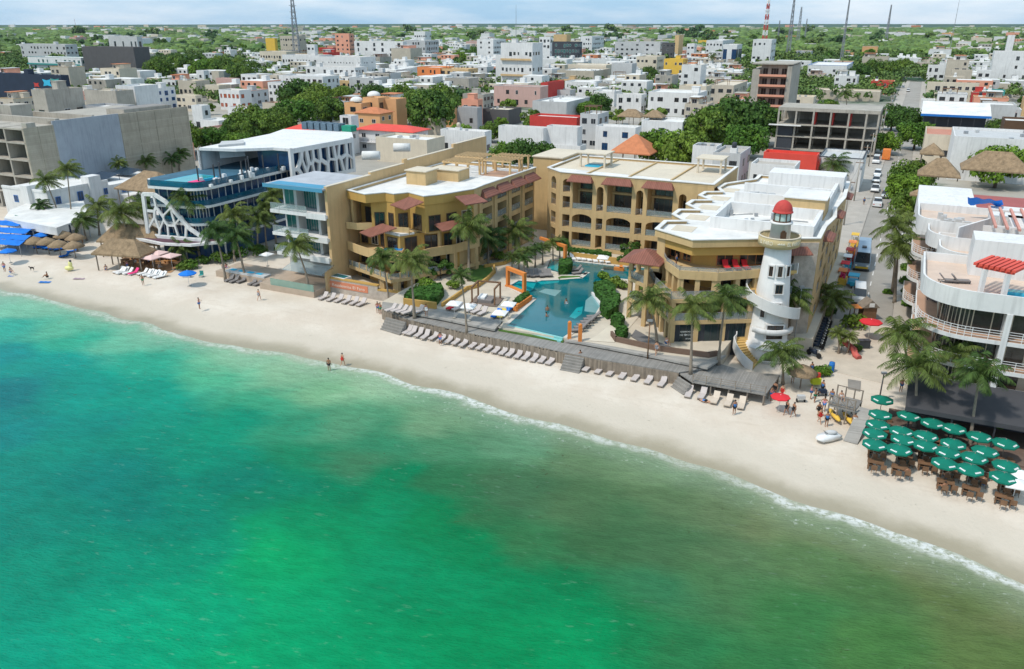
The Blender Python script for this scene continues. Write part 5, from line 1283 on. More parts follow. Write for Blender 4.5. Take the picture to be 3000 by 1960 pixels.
def tower_block():
    P0=W(-53.5,304);th=thing('unfinished_tower','seven-storey concrete tower under construction with pinkish balcony slabs','tower block',(*P0,0))
    fr=Fr(P0,ang=A0);L=13.4;b=MB();b.fb(fr,0,2.6,0,22,0,22.6);b.fb(fr,L-1.6,L,0,22,0,24);b.fb(fr,2.6,L-1.6,2.6,22,0,24.3);b.fb(fr,-.3,L+.3,-.3,22,24.3,24.7);b.build('frame',CONC,th)
    s=MB()
    for z in (3.6,7.,10.4,13.8,17.2,20.6): s.fb(fr,2.6,L-1.6,-.9,2.6,z-.25,z);s.fb(fr,2.6,L-1.6,-.9,-.8,z,z+.5)
    s.build('balcony_slab',SALMON,th)
    for z in (3.6,7.,10.4,13.8,17.2,20.6):
        for s0,s1 in ((3.2,5),(6,8.6),(9.6,11.4)): window(th,fr,s0,s1,z+.1,z+2.4,frame=CONC,glass=mat('void_dark',(.05,.04,.035),.9),d=2.55)
    occupy(P0,L,22)
tower_block()
# ================================================================ individually built houses in the middle distance
O_=dict
LST=[
 # u0,v0,u1,u2,h, material, label, options
 (238,136,390,436,22,DGREY,'huge windowless brown-grey block at upper left',O_(win='none',roofm=WHITE2,floors=6)),
 (316,106,400,415,26,GREYW,'grey building with tall dark windows just behind the windowless block',O_(floors=2,nwin=7,wh=5,ww=2.6,glass=GLASS,frame=DMETAL)),
 (80,166,236,-14,14,WHITE,'teal and white three-storey apartment block left of the windowless block',O_(floors=3,nwin=12,wh=2.2,trim=TEAL,balcony=TEAL,glass=GLASST)),
 (58,128,190,225,19,GREYW,'pale grey building with plant on its roof behind the teal apartments',O_(floors=4,extras='sa')),
 (-40,212,178,192,15,NAVY,'navy blue building with a colourful mural at the left edge',O_(win='none',roofm=WHITE2,extras='sa')),
 (393,256,457,512,10,WHITE,'white house with blue framed strip windows behind the concrete block',O_(floors=3,glass=GLASSB,frame=BLUEP,extras='s')),
 (515,277,572,580,7,CREAM,'small cream house right of the white house with blue windows',O_(floors=2)),
 (560,308,590,607,9,WHITE,'narrow white and tan house above the leafy tree',O_(floors=2)),
 (574,206,596,606,11,WHITE,'pale stair tower house behind the small roofs',O_(floors=2,extras='')),
 (619,208,640,652,11,BEIGE,'beige cube house beside the pale stair tower',O_(floors=2)),
 (632,228,686,702,9,PINK,'brick pink house left of the long white apartments',O_(floors=2,win='none')),
 (640,262,700,735,9,WHITE,'white house with terracotta openings below the long apartments',O_(floors=2,glass=mat('terracotta_glass',(.4,.1,.05)),nwin=5)),
 (666,312,740,768,6,WHITE,'low white house with orange tiled roof and dark umbrellas',O_(floors=1,roofm=OTILE)),
 (768,300,850,884,6,BEIGE,'low brown house with orange tiled roof among trees',O_(floors=1,roofm=OTILE)),
 (824,268,852,868,9,WHITE,'white chimney-like stair tower above orange roofs',O_(win='none')),
 (705,217,752,-12,11.5,WHITE,'left end of the long white apartments with balconies',O_(floors=3,nwin=3,balcony=WHITE,wh=1.7)),
 (755,218,812,-12,11.5,BEIGE,'tan balconied section of the long apartments',O_(floors=3,nwin=3,balcony=TAN,wh=1.7)),
 (816,220,945,-14,11.5,WHITE,'widest white section of the long apartments with strip balconies',O_(floors=3,nwin=8,balcony=WHITE,wh=1.7)),
 (895,194,1040,1075,12,WHITE,'white apartments standing behind the long apartments',O_(floors=3,nwin=9,extras='s')),
 (1022,226,1095,1140,10,GREYW,'grey-white building with blue solar roof at the right end of the long apartments',O_(floors=3,nwin=4,extras='at')),
 (985,236,1060,1072,7,TAN,'tan-fronted low building in front of the grey-white one',O_(floors=2)),
 (932,165,1055,1100,16,WHITE,'white convent-like building with rows of tiny square windows',O_(floors=3,nwin=14,ww=.8,wh=.9)),
 (825,160,935,-16,14,WHITE,'long low white building left of the convent-like one',O_(floors=2,extras='s')),
 (898,130,921,928,21,WHITE,'slim white tower with a blue billboard beside it',O_(floors=4)),
 (760,150,838,-16,14,CREAM,'pale cream block left of the slim white tower',O_(floors=2)),
 (777,112,804,808,22,YELLOW,'plain bright yellow block by the radio tower',O_(win='none')),
 (819,105,870,895,24,BEIGE,'beige block beneath the tall radio mast',O_(floors=4)),
 (981,98,1022,1036,27,SALMON,'salmon orange apartment tower',O_(floors=6,nwin=3)),
 (1037,120,1180,1192,20.5,WHITE,'large white apartment slab, left half',O_(floors=4,nwin=6,wh=2.6,ww=2.6,extras='sp')),
 (1184,118,1245,1285,21,GREYW,'large pale apartment slab, right half with ribbed side',O_(floors=4,nwin=0,wh=2.6,extras='s')),
 (1213,92,1245,1262,27,WHITE,'white penthouse box rising behind the apartment slabs',O_(floors=3)),
 (1222,196,1290,1330,12,ORANGE,'orange villa with terraces left of the tan flats',O_(floors=3)),
 (1290,200,1372,1400,11.5,TAN,'tan flats with deep balconies among dark trees',O_(floors=3,balcony=BEIGE,extras='p')),
 (1246,222,1300,-10,7,REDW,'low red-walled house in front of the tan flats',O_(floors=1)),
 (1150,232,1200,1232,7,WHITE,'small white flat-roofed house between two tree masses',O_(floors=1)),
 (1397,115,1445,1482,23,WHITE,'white block with one dark window strip left of centre',O_(floors=5,nwin=2)),
 (1467,125,1560,1590,27,WHITE,'white and tan hotel tower behind the blank white block',O_(floors=3,nwin=8,balcony=TAN,extras='sa')),
 (1452,160,1566,1590,19,WHITE,'blank white block with a grey vertical stripe',O_(win='none',extras='sa')),
 (1580,108,1612,1618,27,WHITE,'tall thin white slab beside the dark glass block',O_(floors=6)),
 (1617,122,1692,1706,21,DGREY2,'dark glass office block with white fins',O_(floors=4,nwin=9,wh=2.4,ww=1.8,frame=WHITE,glass=GLASST)),
 (1622,101,1660,1672,26,TAN,'tan gable rising behind the dark glass block',O_(win='none')),
 (1702,106,1735,1770,22,WHITE,'white stepped building right of the dark glass block',O_(floors=4)),
 (1568,172,1660,-12,12,WHITE,'low white boundary building right of the blank white block',O_(win='none')),
 (1802,122,1935,1960,19,GREYW,'wide grey apartment building with dark central balconies',O_(floors=4,nwin=9,ww=2.2,extras='sp')),
 (1940,125,1975,1978,20,DGREY,'dark slatted stair block beside the tan tower',O_(floors=5)),
 (1978,103,1990,2003,26,TAN,'thin tan lift tower',O_(win='none')),
 (2013,128,2035,2042,18,WHITE,'small white cube house behind trees right of the thin tan tower',O_(floors=3)),
 (2119,130,2160,2175,19,WHITE,'white building with three tall navy arched windows',O_(floors=1,nwin=3,wh=9,ww=3.6,glass=GLASSB)),
 (2070,118,2118,2150,20,WHITE,'long white block behind the one with navy windows',O_(floors=3)),
 (1632,205,1740,1790,10,BEIGE,'long beige flat-roofed hall with a blank front',O_(win='none',extras='a')),
 (1664,188,1776,1800,12,CREAM,'cream hall with pink roof terrace behind the beige hall',O_(floors=1)),
 (1792,185,1852,1866,14,GREYW,'pale grey rendered block with palms behind',O_(win='none')),
 (1865,165,1925,1950,15,CREAM,'tiered cream building left of the yellow villa',O_(floors=3)),
 (1946,172,2002,2015,15,YELLOW,'bright yellow-orange villa with white window surrounds',O_(floors=3,extras='s',frame=WHITE)),
 (2015,184,2036,2044,12,ORANGE,'orange tower house attached to the yellow villa',O_(floors=3)),
 (1918,226,1978,-8,6,ORANGE,'low orange wall house with curved front below the yellow villa',O_(win='none')),
 (1447,250,1583,1606,9.5,PINK,'pink two-storey colonial building with white cornice',O_(floors=2,nwin=5,ww=1.3,wh=1.9,trim=WHITE,side_win=False)),
 (1584,242,1605,-22,9.6,REDW,'red flank building at the right end of the pink one',O_(win='none',floors=2)),
 (1655,238,1735,1763,7.5,WHITE,'white house with a bright sloping white roof',O_(floors=1,roofm=WHITE2)),
 (1620,262,1670,-8,5.5,GREYW,'low grey house with dark veranda',O_(floors=1,wh=1.8)),
 (1780,222,1850,1882,8,BEIGE,'beige terrace house with cream parasol',O_(floors=2,extras='p')),
 (1740,266,1800,1822,7,WHITE,'white house with blue awning and roof terrace',O_(floors=1,glass=GLASSB,extras='t')),
 (1807,275,1880,1895,8,WHITE,'pale house with a brown door panel in the centre right',O_(floors=2)),
 (1900,268,2045,2072,10,WHITE,'broad house with the brightest white flat roof',O_(floors=2,roofm=WHITE2,extras='s')),
 (1990,250,2070,-10,11,CREAM,'cream-roofed house behind the brightest white roof',O_(floors=2,extras='t')),
 (2076,248,2150,2190,9,BEIGE,'beige rooftop terrace house left of the big tree',O_(floors=2,extras='p')),
 (1880,352,2000,2030,9.5,WHITE,'white house with a thatched hut on its roof terrace',O_(floors=2,nwin=3,glass=GLASSB)),
 (1460,368,1592,1600,8.5,WHITE,'plain white shed-like building with grey seams',O_(win='none',band=GREYW)),
 (1602,368,1692,1702,9,WHITE,'blank white gable-ended building beside the grey-seamed one',O_(win='none')),
 (1552,338,1690,-8,9,REDW,'red-walled rooftop bar with a white slab roof',O_(win='none',roofm=WHITE2)),
 (1700,332,1752,1784,11,GREYW,'pale stone-grey house right of the red rooftop bar',O_(floors=3,extras='p')),
 (1745,368,1862,1880,8,WHITE,'white house with a single blue window behind the thatch gable',O_(floors=2,nwin=2,glass=GLASSB)),
 (1560,295,1660,1735,8,GREYW,'long grey rendered wall building in the centre',O_(win='none',extras='a')),
 (1352,290,1400,1412,10,SALMON,'salmon house with grey side left of the pink building',O_(floors=2,extras='s')),
 (1304,314,1325,-8,8,PEACH,'small peach wall house left of the salmon house',O_(win='none')),
 (1325,312,1398,1410,8,CONC2,'grey cement lower storey in front of the salmon house',O_(floors=1,nwin=2)),
 (1410,318,1490,1528,6,DGREY,'dark cluttered roof with a teal net fence',O_(win='none',extras='a')),
 (1230,345,1290,1300,6,BEIGE,'beige low roof right of the orange villa',O_(win='none',extras='a')),
 (1100,400,1250,-10,7,CREAM,'cream flat roof in front of the red-roofed building',O_(win='none',extras='a')),
 (1290,378,1420,1440,8,WHITE,'white low roofs with junk right of the white tank',O_(floors=1,extras='at')),
 (2368,190,2482,2500,11,WHITE,'white two-storey building with a bright blue roof strip',O_(floors=2,nwin=8,trim=BLUEP)),
 (2207,115,2262,2275,24,WHITE,'white cube building with antennas behind the concrete tower',O_(floors=4)),
 (2527,168,2700,2738,9,WHITE,'long warehouse with a bright white roof',O_(win='none',roofm=WHITE2)),
 (2380,262,2580,-14,5,BEIGE,'low beige lot building behind the palm and the frame building',O_(win='none')),
 (2720,190,2790,2850,13,WHITE,'white flats with brown roof terrace at upper right',O_(floors=3,extras='s')),
 (2718,240,2870,2910,9,CREAM,'cream terrace house with long front wall at upper right',O_(floors=2)),
 (2790,205,2850,-8,13,BEIGE,'grey-beige unfinished upper storey at upper right',O_(floors=1)),
 (2865,205,2905,2925,13,WHITE,'white house with small dark windows at upper right',O_(floors=3)),
 (2915,150,3060,-14,22,WHITE,'large white hospital-like block at the right edge',O_(floors=4,nwin=5)),
 (2955,103,2975,-6,30,WHITE,'white lift tower above the large white block',O_(win='none')),
 (2700,292,2740,-8,9,WHITE,'white corner kiosk left of the blue-edged canopy',O_(floors=1)),
 (2885,305,2980,-14,10,GREYW,'striped pale canopy building right of the blue-edged canopy',O_(win='none',band=METAL)),
 (2945,352,3060,-12,9,BROWN,'brown terrace building at the right edge',O_(win='none')),
 (2712,392,2796,-20,8.5,CREAM,'cream walled yard building with a salmon corrugated roof',O_(floors=1,roofm=mat('salmon_corrugated',(.5,.22,.15)))),
 (2797,398,3060,-22,11,WHITE,'big white windowless wedge building on the right',O_(win='none',roofm=GREYW,extras='a')),
 (2238,445,2395,-5,9,REDROOF,'strip of red flat roof with small vents behind the right hotel wing',O_(win='none',roofm=REDROOF)),
 (2260,462,2400,-5,7.5,REDROOF,'lower red roof strip in front of the upper one',O_(win='none',roofm=REDROOF)),
 (2400,458,2530,2542,8,WHITE,'white box building with a black roof edge behind the palm',O_(win='none',trim=DGREY2)),
 (2090,445,2170,2200,9,GREYW,'pale house with curved stair and tank behind the hotel',O_(floors=2,extras='t')),
 (2030,425,2100,-6,9,WHITE,'small white roof behind the big leafy tree',O_(floors=1,extras='a')),
 (2200,478,2330,-8,10,WHITE,'low white roof room directly behind the hotel roofs',O_(floors=2,nwin=4)),
 (1555,418,1700,-5,4,WHITE,'white courtyard wall with parasols behind the rear wing',O_(win='none')),
 (430,430,470,-12,5,SALMON,'pink-tiled low roof beyond the leafy tree',O_(win='none',roofm=mat('pale_pink_tile',(.62,.40,.33)))),
 (560,378,680,-16,4,PINK,'wide pale pink tiled roof behind the blue hotel',O_(win='none',roofm=mat('pale_pink_tile',(.62,.40,.33)))),
 (585,350,640,-8,5,WHITE,'white sheet roof beside the wide pink tiled roof',O_(win='none',roofm=WHITE2)),
 (245,262,338,390,13,CONC,'grey flat-roofed hall behind the concrete block',O_(win='none',extras='a')),
 (337,250,392,-12,14,WHITE,'small white rooftop house between grey hall and blue-windowed house',O_(floors=1)),
 (600,248,640,-8,8,CREAM,'tiny cream house below the pale stair tower',O_(floors=1)),
 (520,235,572,-10,9,BEIGE,'beige low house at the foot of the dark tree belt',O_(floors=1,extras='t')),
]
for (u0,v0,u1,u2,h,m,lab,kw) in LST: hpx(u0,v0,u1,u2,h,m,lab,**kw)
def mural():
    th=[t for t,_ in HOUSES if 'mural' in t['label']][0]
    P0,wd,dp=xsolve_front(-40,212,15,178,192);f=Fr(P0,ang=A0);rng=random.Random(4);cols=[ORANGE,AQUA,YELLOW,REDW,FABW,TEAL]
    L=wd
    for k in range(9):
        m=MB();c=(L*.58+rng.uniform(0,L*.36),rng.uniform(7,13));r=rng.uniform(1.2,3)
        pts=[(c[0]+r*math.cos(t*.785)*(1.6 if t%2 else .8),c[1]+r*.7*math.sin(t*.785)*(1.2 if t%2 else .6)) for t in range(8)]
        m.add([(*f.p(s,-.06-.01*k),z) for s,z in pts],[tuple(range(8))]);m.build('mural_patch',cols[k%6],th)
mural()
# red-roofed building and orange villa
def hiproof_house(u0,v0,u1,dp,h,zr,wm,rm,label,z1=2.4,over=.8,floors=2,nwin=4):
    P0,wd,_=xsolve_front(u0,v0,h,u1,None);th=thing('house',label,'house',(*P0,0));f=Fr(P0,ang=A0)
    b=MB();b.fb(f,0,wd,0,dp,-.1,h);b.build('wall',wm,th);b=MB();hip(b,0,wd,0,dp,h,h+z1,fr=f,over=over);b.build('roof',rm,th)
    fh=h/floors
    for k in range(floors):
        for i in range(nwin): s=wd*(i+.5)/nwin;window(th,f,s-.8,s+.8,k*fh+1.0,k*fh+2.4,frame=WHITE)
    fs=Fr(f.p(wd,0),ang=A0+math.pi/2)
    for i in range(2): s=dp*(i+.5)/2;window(th,fs,s-.7,s+.7,h-2.4,h-1,frame=WHITE)
    occupy(P0,wd,dp);HOUSES.append((th,PX(P0[0],P0[1],h)));return th,f,wd
t1,f1,w1=hiproof_house(1045,378,1208,9,6.8,0,WHITE,REDROOF,'white two-storey building with a bright red sheet roof and long balcony',z1=1.5)
b=MB();b.fb(f1,0,w1,-1.5,0,3.1,3.3);b.build('balcony',WHITE,t1);railing(t1,f1,0,w1,3.3,d=-1.4,kind='bars')
hiproof_house(838,380,992,10,7,0,WHITE,REDROOF,'long red sheet roof sloping down left of the white stair tower',z1=2.2)
P0,wd,_=xsolve_front(995,338,9.5,1028,None);house(P0,wd,4,9.5,WHITE,label='square white stair tower between the two red sheet roofs',floors=3,nwin=1,wh=2.2)
hpx(1008,300,1058,-8,11,PEACH,'peach villa corner tower with a white dome',floors=3,nwin=1,extras='')
hpx(1062,285,1108,-7,12.5,PEACH,'taller peach villa tower with a white dome',floors=3,nwin=1,extras='')
hpx(1108,288,1160,1190,12,PEACH,'plain peach rear part of the domed villa',win='none')
hiproof_house(1040,330,1112,8,8.5,0,PEACH,OTILE,'orange-tiled middle part of the domed peach villa',z1=1.8,over=.5,nwin=2)
for i,(u,v,z,r) in enumerate(((1034,297,11,2.4),(1085,281,12.5,2.5))):
    x,y=G(u,v,z);x+=.8;y+=3;t=HOUSES[-5+i][0] if 0 else [q for q,_ in HOUSES if ('corner tower with a white dome' if i==0 else 'taller peach villa') in q['label']][0]
    d=MB();d.lathe(x,y,[(r,z-.3),(r,z)]+[(r*math.cos(k*math.pi/12),z+r*.62*math.sin(k*math.pi/12)) for k in range(1,6)]+[(.02,z+r*.62)],16);d.build('dome',WHITE2,t)
# thatched and tiled gables
def palapa(u,v,ze,w_,d,h,label,m=None,rz=None,posts=True,zg=0,gable=False,group=None,name='palapa',ridge=None):
    x,y=G(u,v,ze);rz=A0 if rz is None else R(rz);th=thing(name,label,'palapa',(x,y,zg),group=group)
    f=Fr((x-w_/2*math.cos(rz),y-w_/2*math.sin(rz)),ang=rz);b=MB()
    if gable:
        P=lambda s,dd,z:(*f.p(s,dd),z)
        b.add([P(0,0,ze),P(w_,0,ze),P(w_,d,ze),P(0,d,ze),P(w_/2,-.6,ze+h),P(w_/2,d,ze+h),P(0,0,ze+.3),P(w_,0,ze+.3),P(w_/2,-.6,ze+h+.3),P(w_/2,d,ze+h+.3),P(0,d,ze+.3),P(w_,d,ze+.3)],
          [(0,4,8,6),(4,1,7,8),(6,8,9,10),(8,7,11,9),(0,3,5,4),(4,5,2,1),(3,10,9,5),(5,9,11,2),(0,6,10,3),(1,2,11,7)])
    else:
        hip(b,0,w_,0,d,ze,ze+h,fr=f,ridge=ridge,thick=.28)
    b.build('roof',m or THATCH,th)
    if posts:
        nx=max(2,int(w_/3.2)+1)
        for i in range(nx):
            for j in (0,1):
                p=f.p(.5+(w_-1)*i/(nx-1),.5+(d-1)*j);b=MB();b.tube([(p[0],p[1],zg),(p[0],p[1],ze+.2)],.11,7);b.build('post',POLEG,th)
    return th
palapa(1843,452,5.4,11.5,11,4.6,'large steep orange tiled roof behind the rear wing',m=OTILE,name='tiled_hall',ridge=.3)
palapa(1842,344,7,9,6,2.6,'brown thatch roof left of the white terrace house')
palapa(1911,345,9.6,6.5,5,2.2,'small thatched hut on the white house roof',zg=8.8)
palapa(398,562,5.3,13,9,3.6,'large thatch roof between the beach club and the blue hotel')
def right_white_house():
    P0=W(3.3,150);th=thing('house','white house with two thatched roof huts above the leafy street','house',(*P0,0));f=Fr(P0,ang=A0)
    b=MB();b.fb(f,0,9,0,24,-.1,8.6);b.fb(f,9,40,2.4,20,-.1,8.2);b.fb(f,9,40,0,2.4,-.1,5.);b.build('wall',WHITE,th)
    r=MB();r.fb(f,9.2,39.8,2.7,19.8,8.21,8.28);r.build('roof',mat('dull_red_roof',(.35,.10,.09),.8),th)
    window(th,f,1.2,3.9,5.6,7.8,frame=DMETAL,bars=1);window(th,f,6.2,7.4,5.3,7.9,frame=DMETAL)
    f2=Fr(f.p(0,2.4),ang=A0);window(th,f2,10.6,14.,5.2,7.6,frame=DMETAL);window(th,f2,18.,25,5.6,6.8,frame=AQUA,glass=GLASS);window(th,f2,29,33,5.4,7.2,frame=DMETAL,glass=GLASSB)
    railing(th,f,.4,8.6,5.0,d=-.1,kind='bars') if 0 else None
    b=MB();b.fb(f,-.2,4.6,-1.4,0,4.6,4.9);b.fb(f,-.2,4.6,-1.4,-1.2,4.9,5.8);b.build('balcony',WHITE,th);occupy(P0,36,26)
right_white_house()
palapa(2750,520,9.2,7.8,6,3.4,'steep thatched hut nearest the street on the white house',zg=8.6)
palapa(2730,455,10,5.,5,2.5,'small thatched hut with an open side, behind the steep one',zg=8)
palapa(2918,505,8.9,13,8,3.8,'wide thatched roof on the white house at the right edge',zg=8.2)
palapa(2740,580,6.6,9,2.6,1.2,'low strip of thatch under the white house balcony',posts=False,zg=5)
def canopy_bar():
    P0=W(3.2,318);th=thing('canopy_bar','open bar with a white canopy roof edged in blue above dense plants','canopy bar',(*P0,0));f=Fr(P0,ang=A0);L=20
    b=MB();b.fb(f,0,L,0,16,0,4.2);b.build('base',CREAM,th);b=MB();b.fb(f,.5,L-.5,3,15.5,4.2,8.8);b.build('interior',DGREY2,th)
    for k,(y,z) in enumerate(((0,8.6),(6,9.6),(11,10.4))):
        b=MB();P=lambda s,d,zz:(*f.p(s,d),zz);b.add([P(-.6,y-.8,z),P(L+.6,y-.8,z),P(L+.6,y+5,z+1.1),P(-.6,y+5,z+1.1),P(-.6,y-.8,z+.15),P(L+.6,y-.8,z+.15),P(L+.6,y+5,z+1.25),P(-.6,y+5,z+1.25)],[(3,2,1,0),(4,5,6,7),(0,1,5,4),(1,2,6,5),(2,3,7,6),(3,0,4,7)]);b.build('canopy_roof',WHITE2,th)
    b=MB();b.fb(f,-.7,L+.7,-.95,-.8,8.0,8.75);b.build('blue_valance',BLUEP,th)
    b=MB()
    for k in range(6): b.fb(f,.2+k*3.9,.4+k*3.9,-.4,-.2,4.2,8.6)
    b.build('post',DMETAL,th);occupy(P0,L,17)
canopy_bar()
# ================================================================ vegetation
def leaf_cloud(mb,clumps,n,ls,rng,flat=.75):
    for (c,r) in clumps:
        for _ in range(n):
            t=rng.uniform(0,2*math.pi);z=rng.uniform(-.55,1);q=math.sqrt(max(0,1-z*z));k=r*(.78+.3*rng.random())
            p=Vector((c[0]+k*q*math.cos(t),c[1]+k*q*math.sin(t),c[2]+k*z*flat))
            nrm=Vector((q*math.cos(t)+rng.uniform(-.7,.7),q*math.sin(t)+rng.uniform(-.7,.7),z+rng.uniform(-.2,.9))).normalized()
            u=nrm.cross(Vector((rng.uniform(-1,1),rng.uniform(-1,1),rng.uniform(-1,1)))).normalized();v=nrm.cross(u)
            s=ls*rng.uniform(.6,1.3);mb.add([p-u*s*.5-v*s*.35,p+u*s*.5-v*s*.3,p+u*s*.4+v*s*.4,p-u*s*.45+v*s*.35],[(0,1,2,3)])
def tree_proto(seed,H_,Rc,nc,nl,ls,m,name='leafy_tree',flat=.75):
    rng=random.Random(seed);t=thing(name,'','tree')
    cl=[]
    for i in range(nc):
        a=rng.uniform(0,2*math.pi);r=Rc*math.sqrt(rng.random())*.78;z=H_*.46+rng.uniform(-.24,.38)*H_*(1-(r/Rc)**2*.75)
        cl.append(((r*math.cos(a),r*math.sin(a),z),Rc*rng.uniform(.16,.36)))
    b=MB();leaf_cloud(b,cl,nl,ls,rng,flat);b.build('crown',m,t)
    b=MB();b.tube([(0,0,-.2),(.1,.05,H_*.22),(.0,.1,H_*.42)],[Rc*.06+.08,Rc*.045+.05,Rc*.035+.03],7)
    for k in range(5):
        a=2*math.pi*k/5+rng.random();b.tube([(0,.1,H_*.38),(Rc*.3*math.cos(a),Rc*.3*math.sin(a),H_*.52),(Rc*.5*math.cos(a),Rc*.5*math.sin(a),H_*.66)],[Rc*.03+.02,Rc*.02+.02,.04],6)
    b.build('trunk',BARK2,t);return t
TP_=[tree_proto(11,7,4.2,16,110,.62,LEAF),tree_proto(12,8,4.8,20,100,.62,LEAF),tree_proto(13,6,3.8,14,110,.6,LEAFY),tree_proto(14,7.5,4,15,105,.62,LEAF)]
TBIG=[tree_proto(21,11,8.5,46,120,.75,LEAF),tree_proto(22,11,8.5,42,120,.75,LEAFY)]
TFAR=[tree_proto(31,8,5.5,13,34,1.5,FARLEAF),tree_proto(32,9,6.5,15,32,1.6,FARLEAF),tree_proto(33,7,5,11,36,1.4,LEAFY)]
TREES=[]
TOCC=[]
def treeat(x,y,s=1,k=0,label=None,big=False,z=0,far=False,sz=None):
    L=TFAR if far else (TBIG if big else TP_);p=L[k%len(L)]
    o=place(p,(x,y,z),random.uniform(0,6.28),label,s=(s,s,s*(sz or 1)),group='leafy trees in the town');TREES.append((o,PX(x,y,z+6*s),bool(label)));TOCC.append((x,y,(8 if big else 4.6)*s));return o
def treepx(u,v,h,s=1,k=0,label=None,big=False,z=0,sz=None):
    "crown top near pixel (u,v), tree about h metres tall"
    x,y=G(u,v,z+h*.8);return treeat(x,y,s,k,label,big,z,sz=sz)
# named big crowns
BIGT=[(2080,345,12,1.0,0,'left lobe of the biggest dark tree beside the unfinished frame'),(2150,320,13,1.15,0,'middle of the biggest dark tree, tallest crown'),(2215,330,12,1.05,0,'right lobe of the biggest dark tree, below the concrete tower'),(2190,385,9,.8,1,'paler lower crown in front of the biggest dark tree'),
(1945,400,10,.85,1,'round bright tree right of the orange gable roof'),(2010,410,10,.8,0,'second round tree right of the orange gable roof'),
(910,285,11,.9,0,'dark crown rising behind the blue hotel roof'),(965,300,10,.8,0,'crown between the blue hotel and the peach villa'),(1000,262,9,.7,0,'low crown behind the peach villa'),
(760,355,9,.8,0,'olive tree directly behind the blue hotel'),(810,330,10,.8,0,'olive green tree left of the red sheet roof'),
(1240,280,11,.9,0,'dark tree right of the peach villa'),(1290,262,11,.9,0,'widest dark tree between villa and salmon house'),(1330,290,9,.7,0,'small dark tree touching the salmon house'),
(530,365,10,.75,0,'tree tucked against the right end of the concrete wall'),(515,395,8,.6,1,'bright shrub tree at the foot of the concrete wall'),
(450,175,11,.9,0,'first crown of the tree belt right of the windowless block'),(510,165,12,1.,0,'second crown of the long tree belt'),(575,165,12,1.,0,'third crown of the long tree belt'),(640,170,12,.95,0,'fourth crown of the long tree belt'),(700,178,11,.9,0,'fifth crown of the long tree belt'),(740,185,10,.8,0,'last crown of the long tree belt'),
(1400,150,12,1.2,1,'vivid light green crown left of the blank white block'),(1350,160,11,1.,1,'lighter crown beside the vivid green one'),
(1640,190,9,.8,0,'dense tree right of the blank white block'),(1755,290,8,.7,0,'tree in front of the brown thatch roof'),(1720,300,8,.6,1,'smaller tree left of the brown thatch roof'),
(1900,200,11,.8,0,'tree in front of the yellow villa'),(2560,185,12,1.,0,'tree above the street top, left crown'),(2610,190,12,1.,0,'tree above the street top, middle crown'),(2650,180,11,.9,0,'tree above the street top, right crown'),(2520,200,11,.9,0,'tree behind the palm beside the beige lot'),
(2620,320,9,.72,0,'street tree where the road narrows, left'),(2665,330,9,.72,0,'street tree where the road narrows, right'),(2690,365,9,.7,1,'street tree beside the blue-edged canopy'),(2600,385,8,.55,1,'small street tree on the left pavement'),
(2680,485,8,.62,0,'street tree overhanging the road by the thatched huts'),(2665,520,7,.55,1,'lower street tree near the parked cars'),(2680,560,7,.5,0,'narrow street tree left of the white house'),(2935,455,9,.8,1,'round tree behind the wide thatched roof'),
(1590,430,7,.55,0,'bush-like tree behind the rear hotel wing, right'),(1530,428,7,.6,0,'bush-like tree behind the rear hotel wing, middle'),(1480,425,7,.55,1,'bush-like tree at the end of the party wall'),
(1345,365,7,.5,1,'small bright tree behind the party wall'),(1440,370,6,.5,0,'small tree among the centre roofs'),(620,385,7,.6,1,'bright tree on the pale pink roof yard'),(690,405,6,.55,1,'vivid low tree behind the blue hotel'),
(2430,300,7,.6,1,'small tree left of the beige lot'),(2360,330,6,.5,1,'bush tree beside the concrete tower'),(2290,300,7,.5,0,'tree peeping behind the frame building'),
(465,195,13,1.25,0,'front row crown of the long tree belt, first from left'),(530,188,13,1.35,0,'front row crown of the long tree belt, second'),(600,195,13,1.3,1,'front row crown of the long tree belt, third'),(660,200,12,1.2,0,'front row crown of the long tree belt, fourth'),(712,205,12,1.1,0,'front row crown of the long tree belt, last'),
(870,262,12,1.1,0,'high crown of the wood behind the blue hotel'),(925,262,12,1.0,0,'second high crown behind the blue hotel'),(860,305,11,.9,1,'lower crown of the wood behind the blue hotel'),(735,330,10,.85,0,'olive crown above the pink tiled roof'),(700,350,9,.75,0,'small olive crown above the pink tiled roof'),(1175,262,11,.9,0,'crown behind the long apartments, right'),(1215,292,11,.95,0,'crown right of the domed villa'),(1268,305,12,1.1,0,'lowest wide crown right of the domed villa'),(1095,258,10,.8,0,'crown just above the villa domes')]
for (u,v,h,s,k,lab) in BIGT: treepx(u,v,h*1.1,s*1.05,k,lab,big=True,sz=1.2)
for i in range(26):
    u=random.choice([random.uniform(2720,2880)]);v=random.uniform(345,375)
    if i<9: treepx(2715+i*19,370+random.uniform(-6,6),3.5,.42,i,'leafy plant in the hedge below the blue-edged canopy, '+nth(i,9))
# garden trees of the hotel
for (u,v,s,k,lab) in ((1240,800,.5,1,'leafy garden tree against the left hotel wing'),(1290,815,.45,0,'garden tree beside the left wing entrance'),(1480,720,.42,0,'shrub tree by the garden path'),(1445,740,.42,1,'shrub tree under the garden palms'),(1900-80,715,.55,0,'round garden tree at the back of the pool'),(1845,760,.45,1,'second garden tree behind the pool'),(1780,745,.0,0,'')):
    if s: x,y=G(u,v,2.);treeat(x,y,s,k,lab,z=2.)
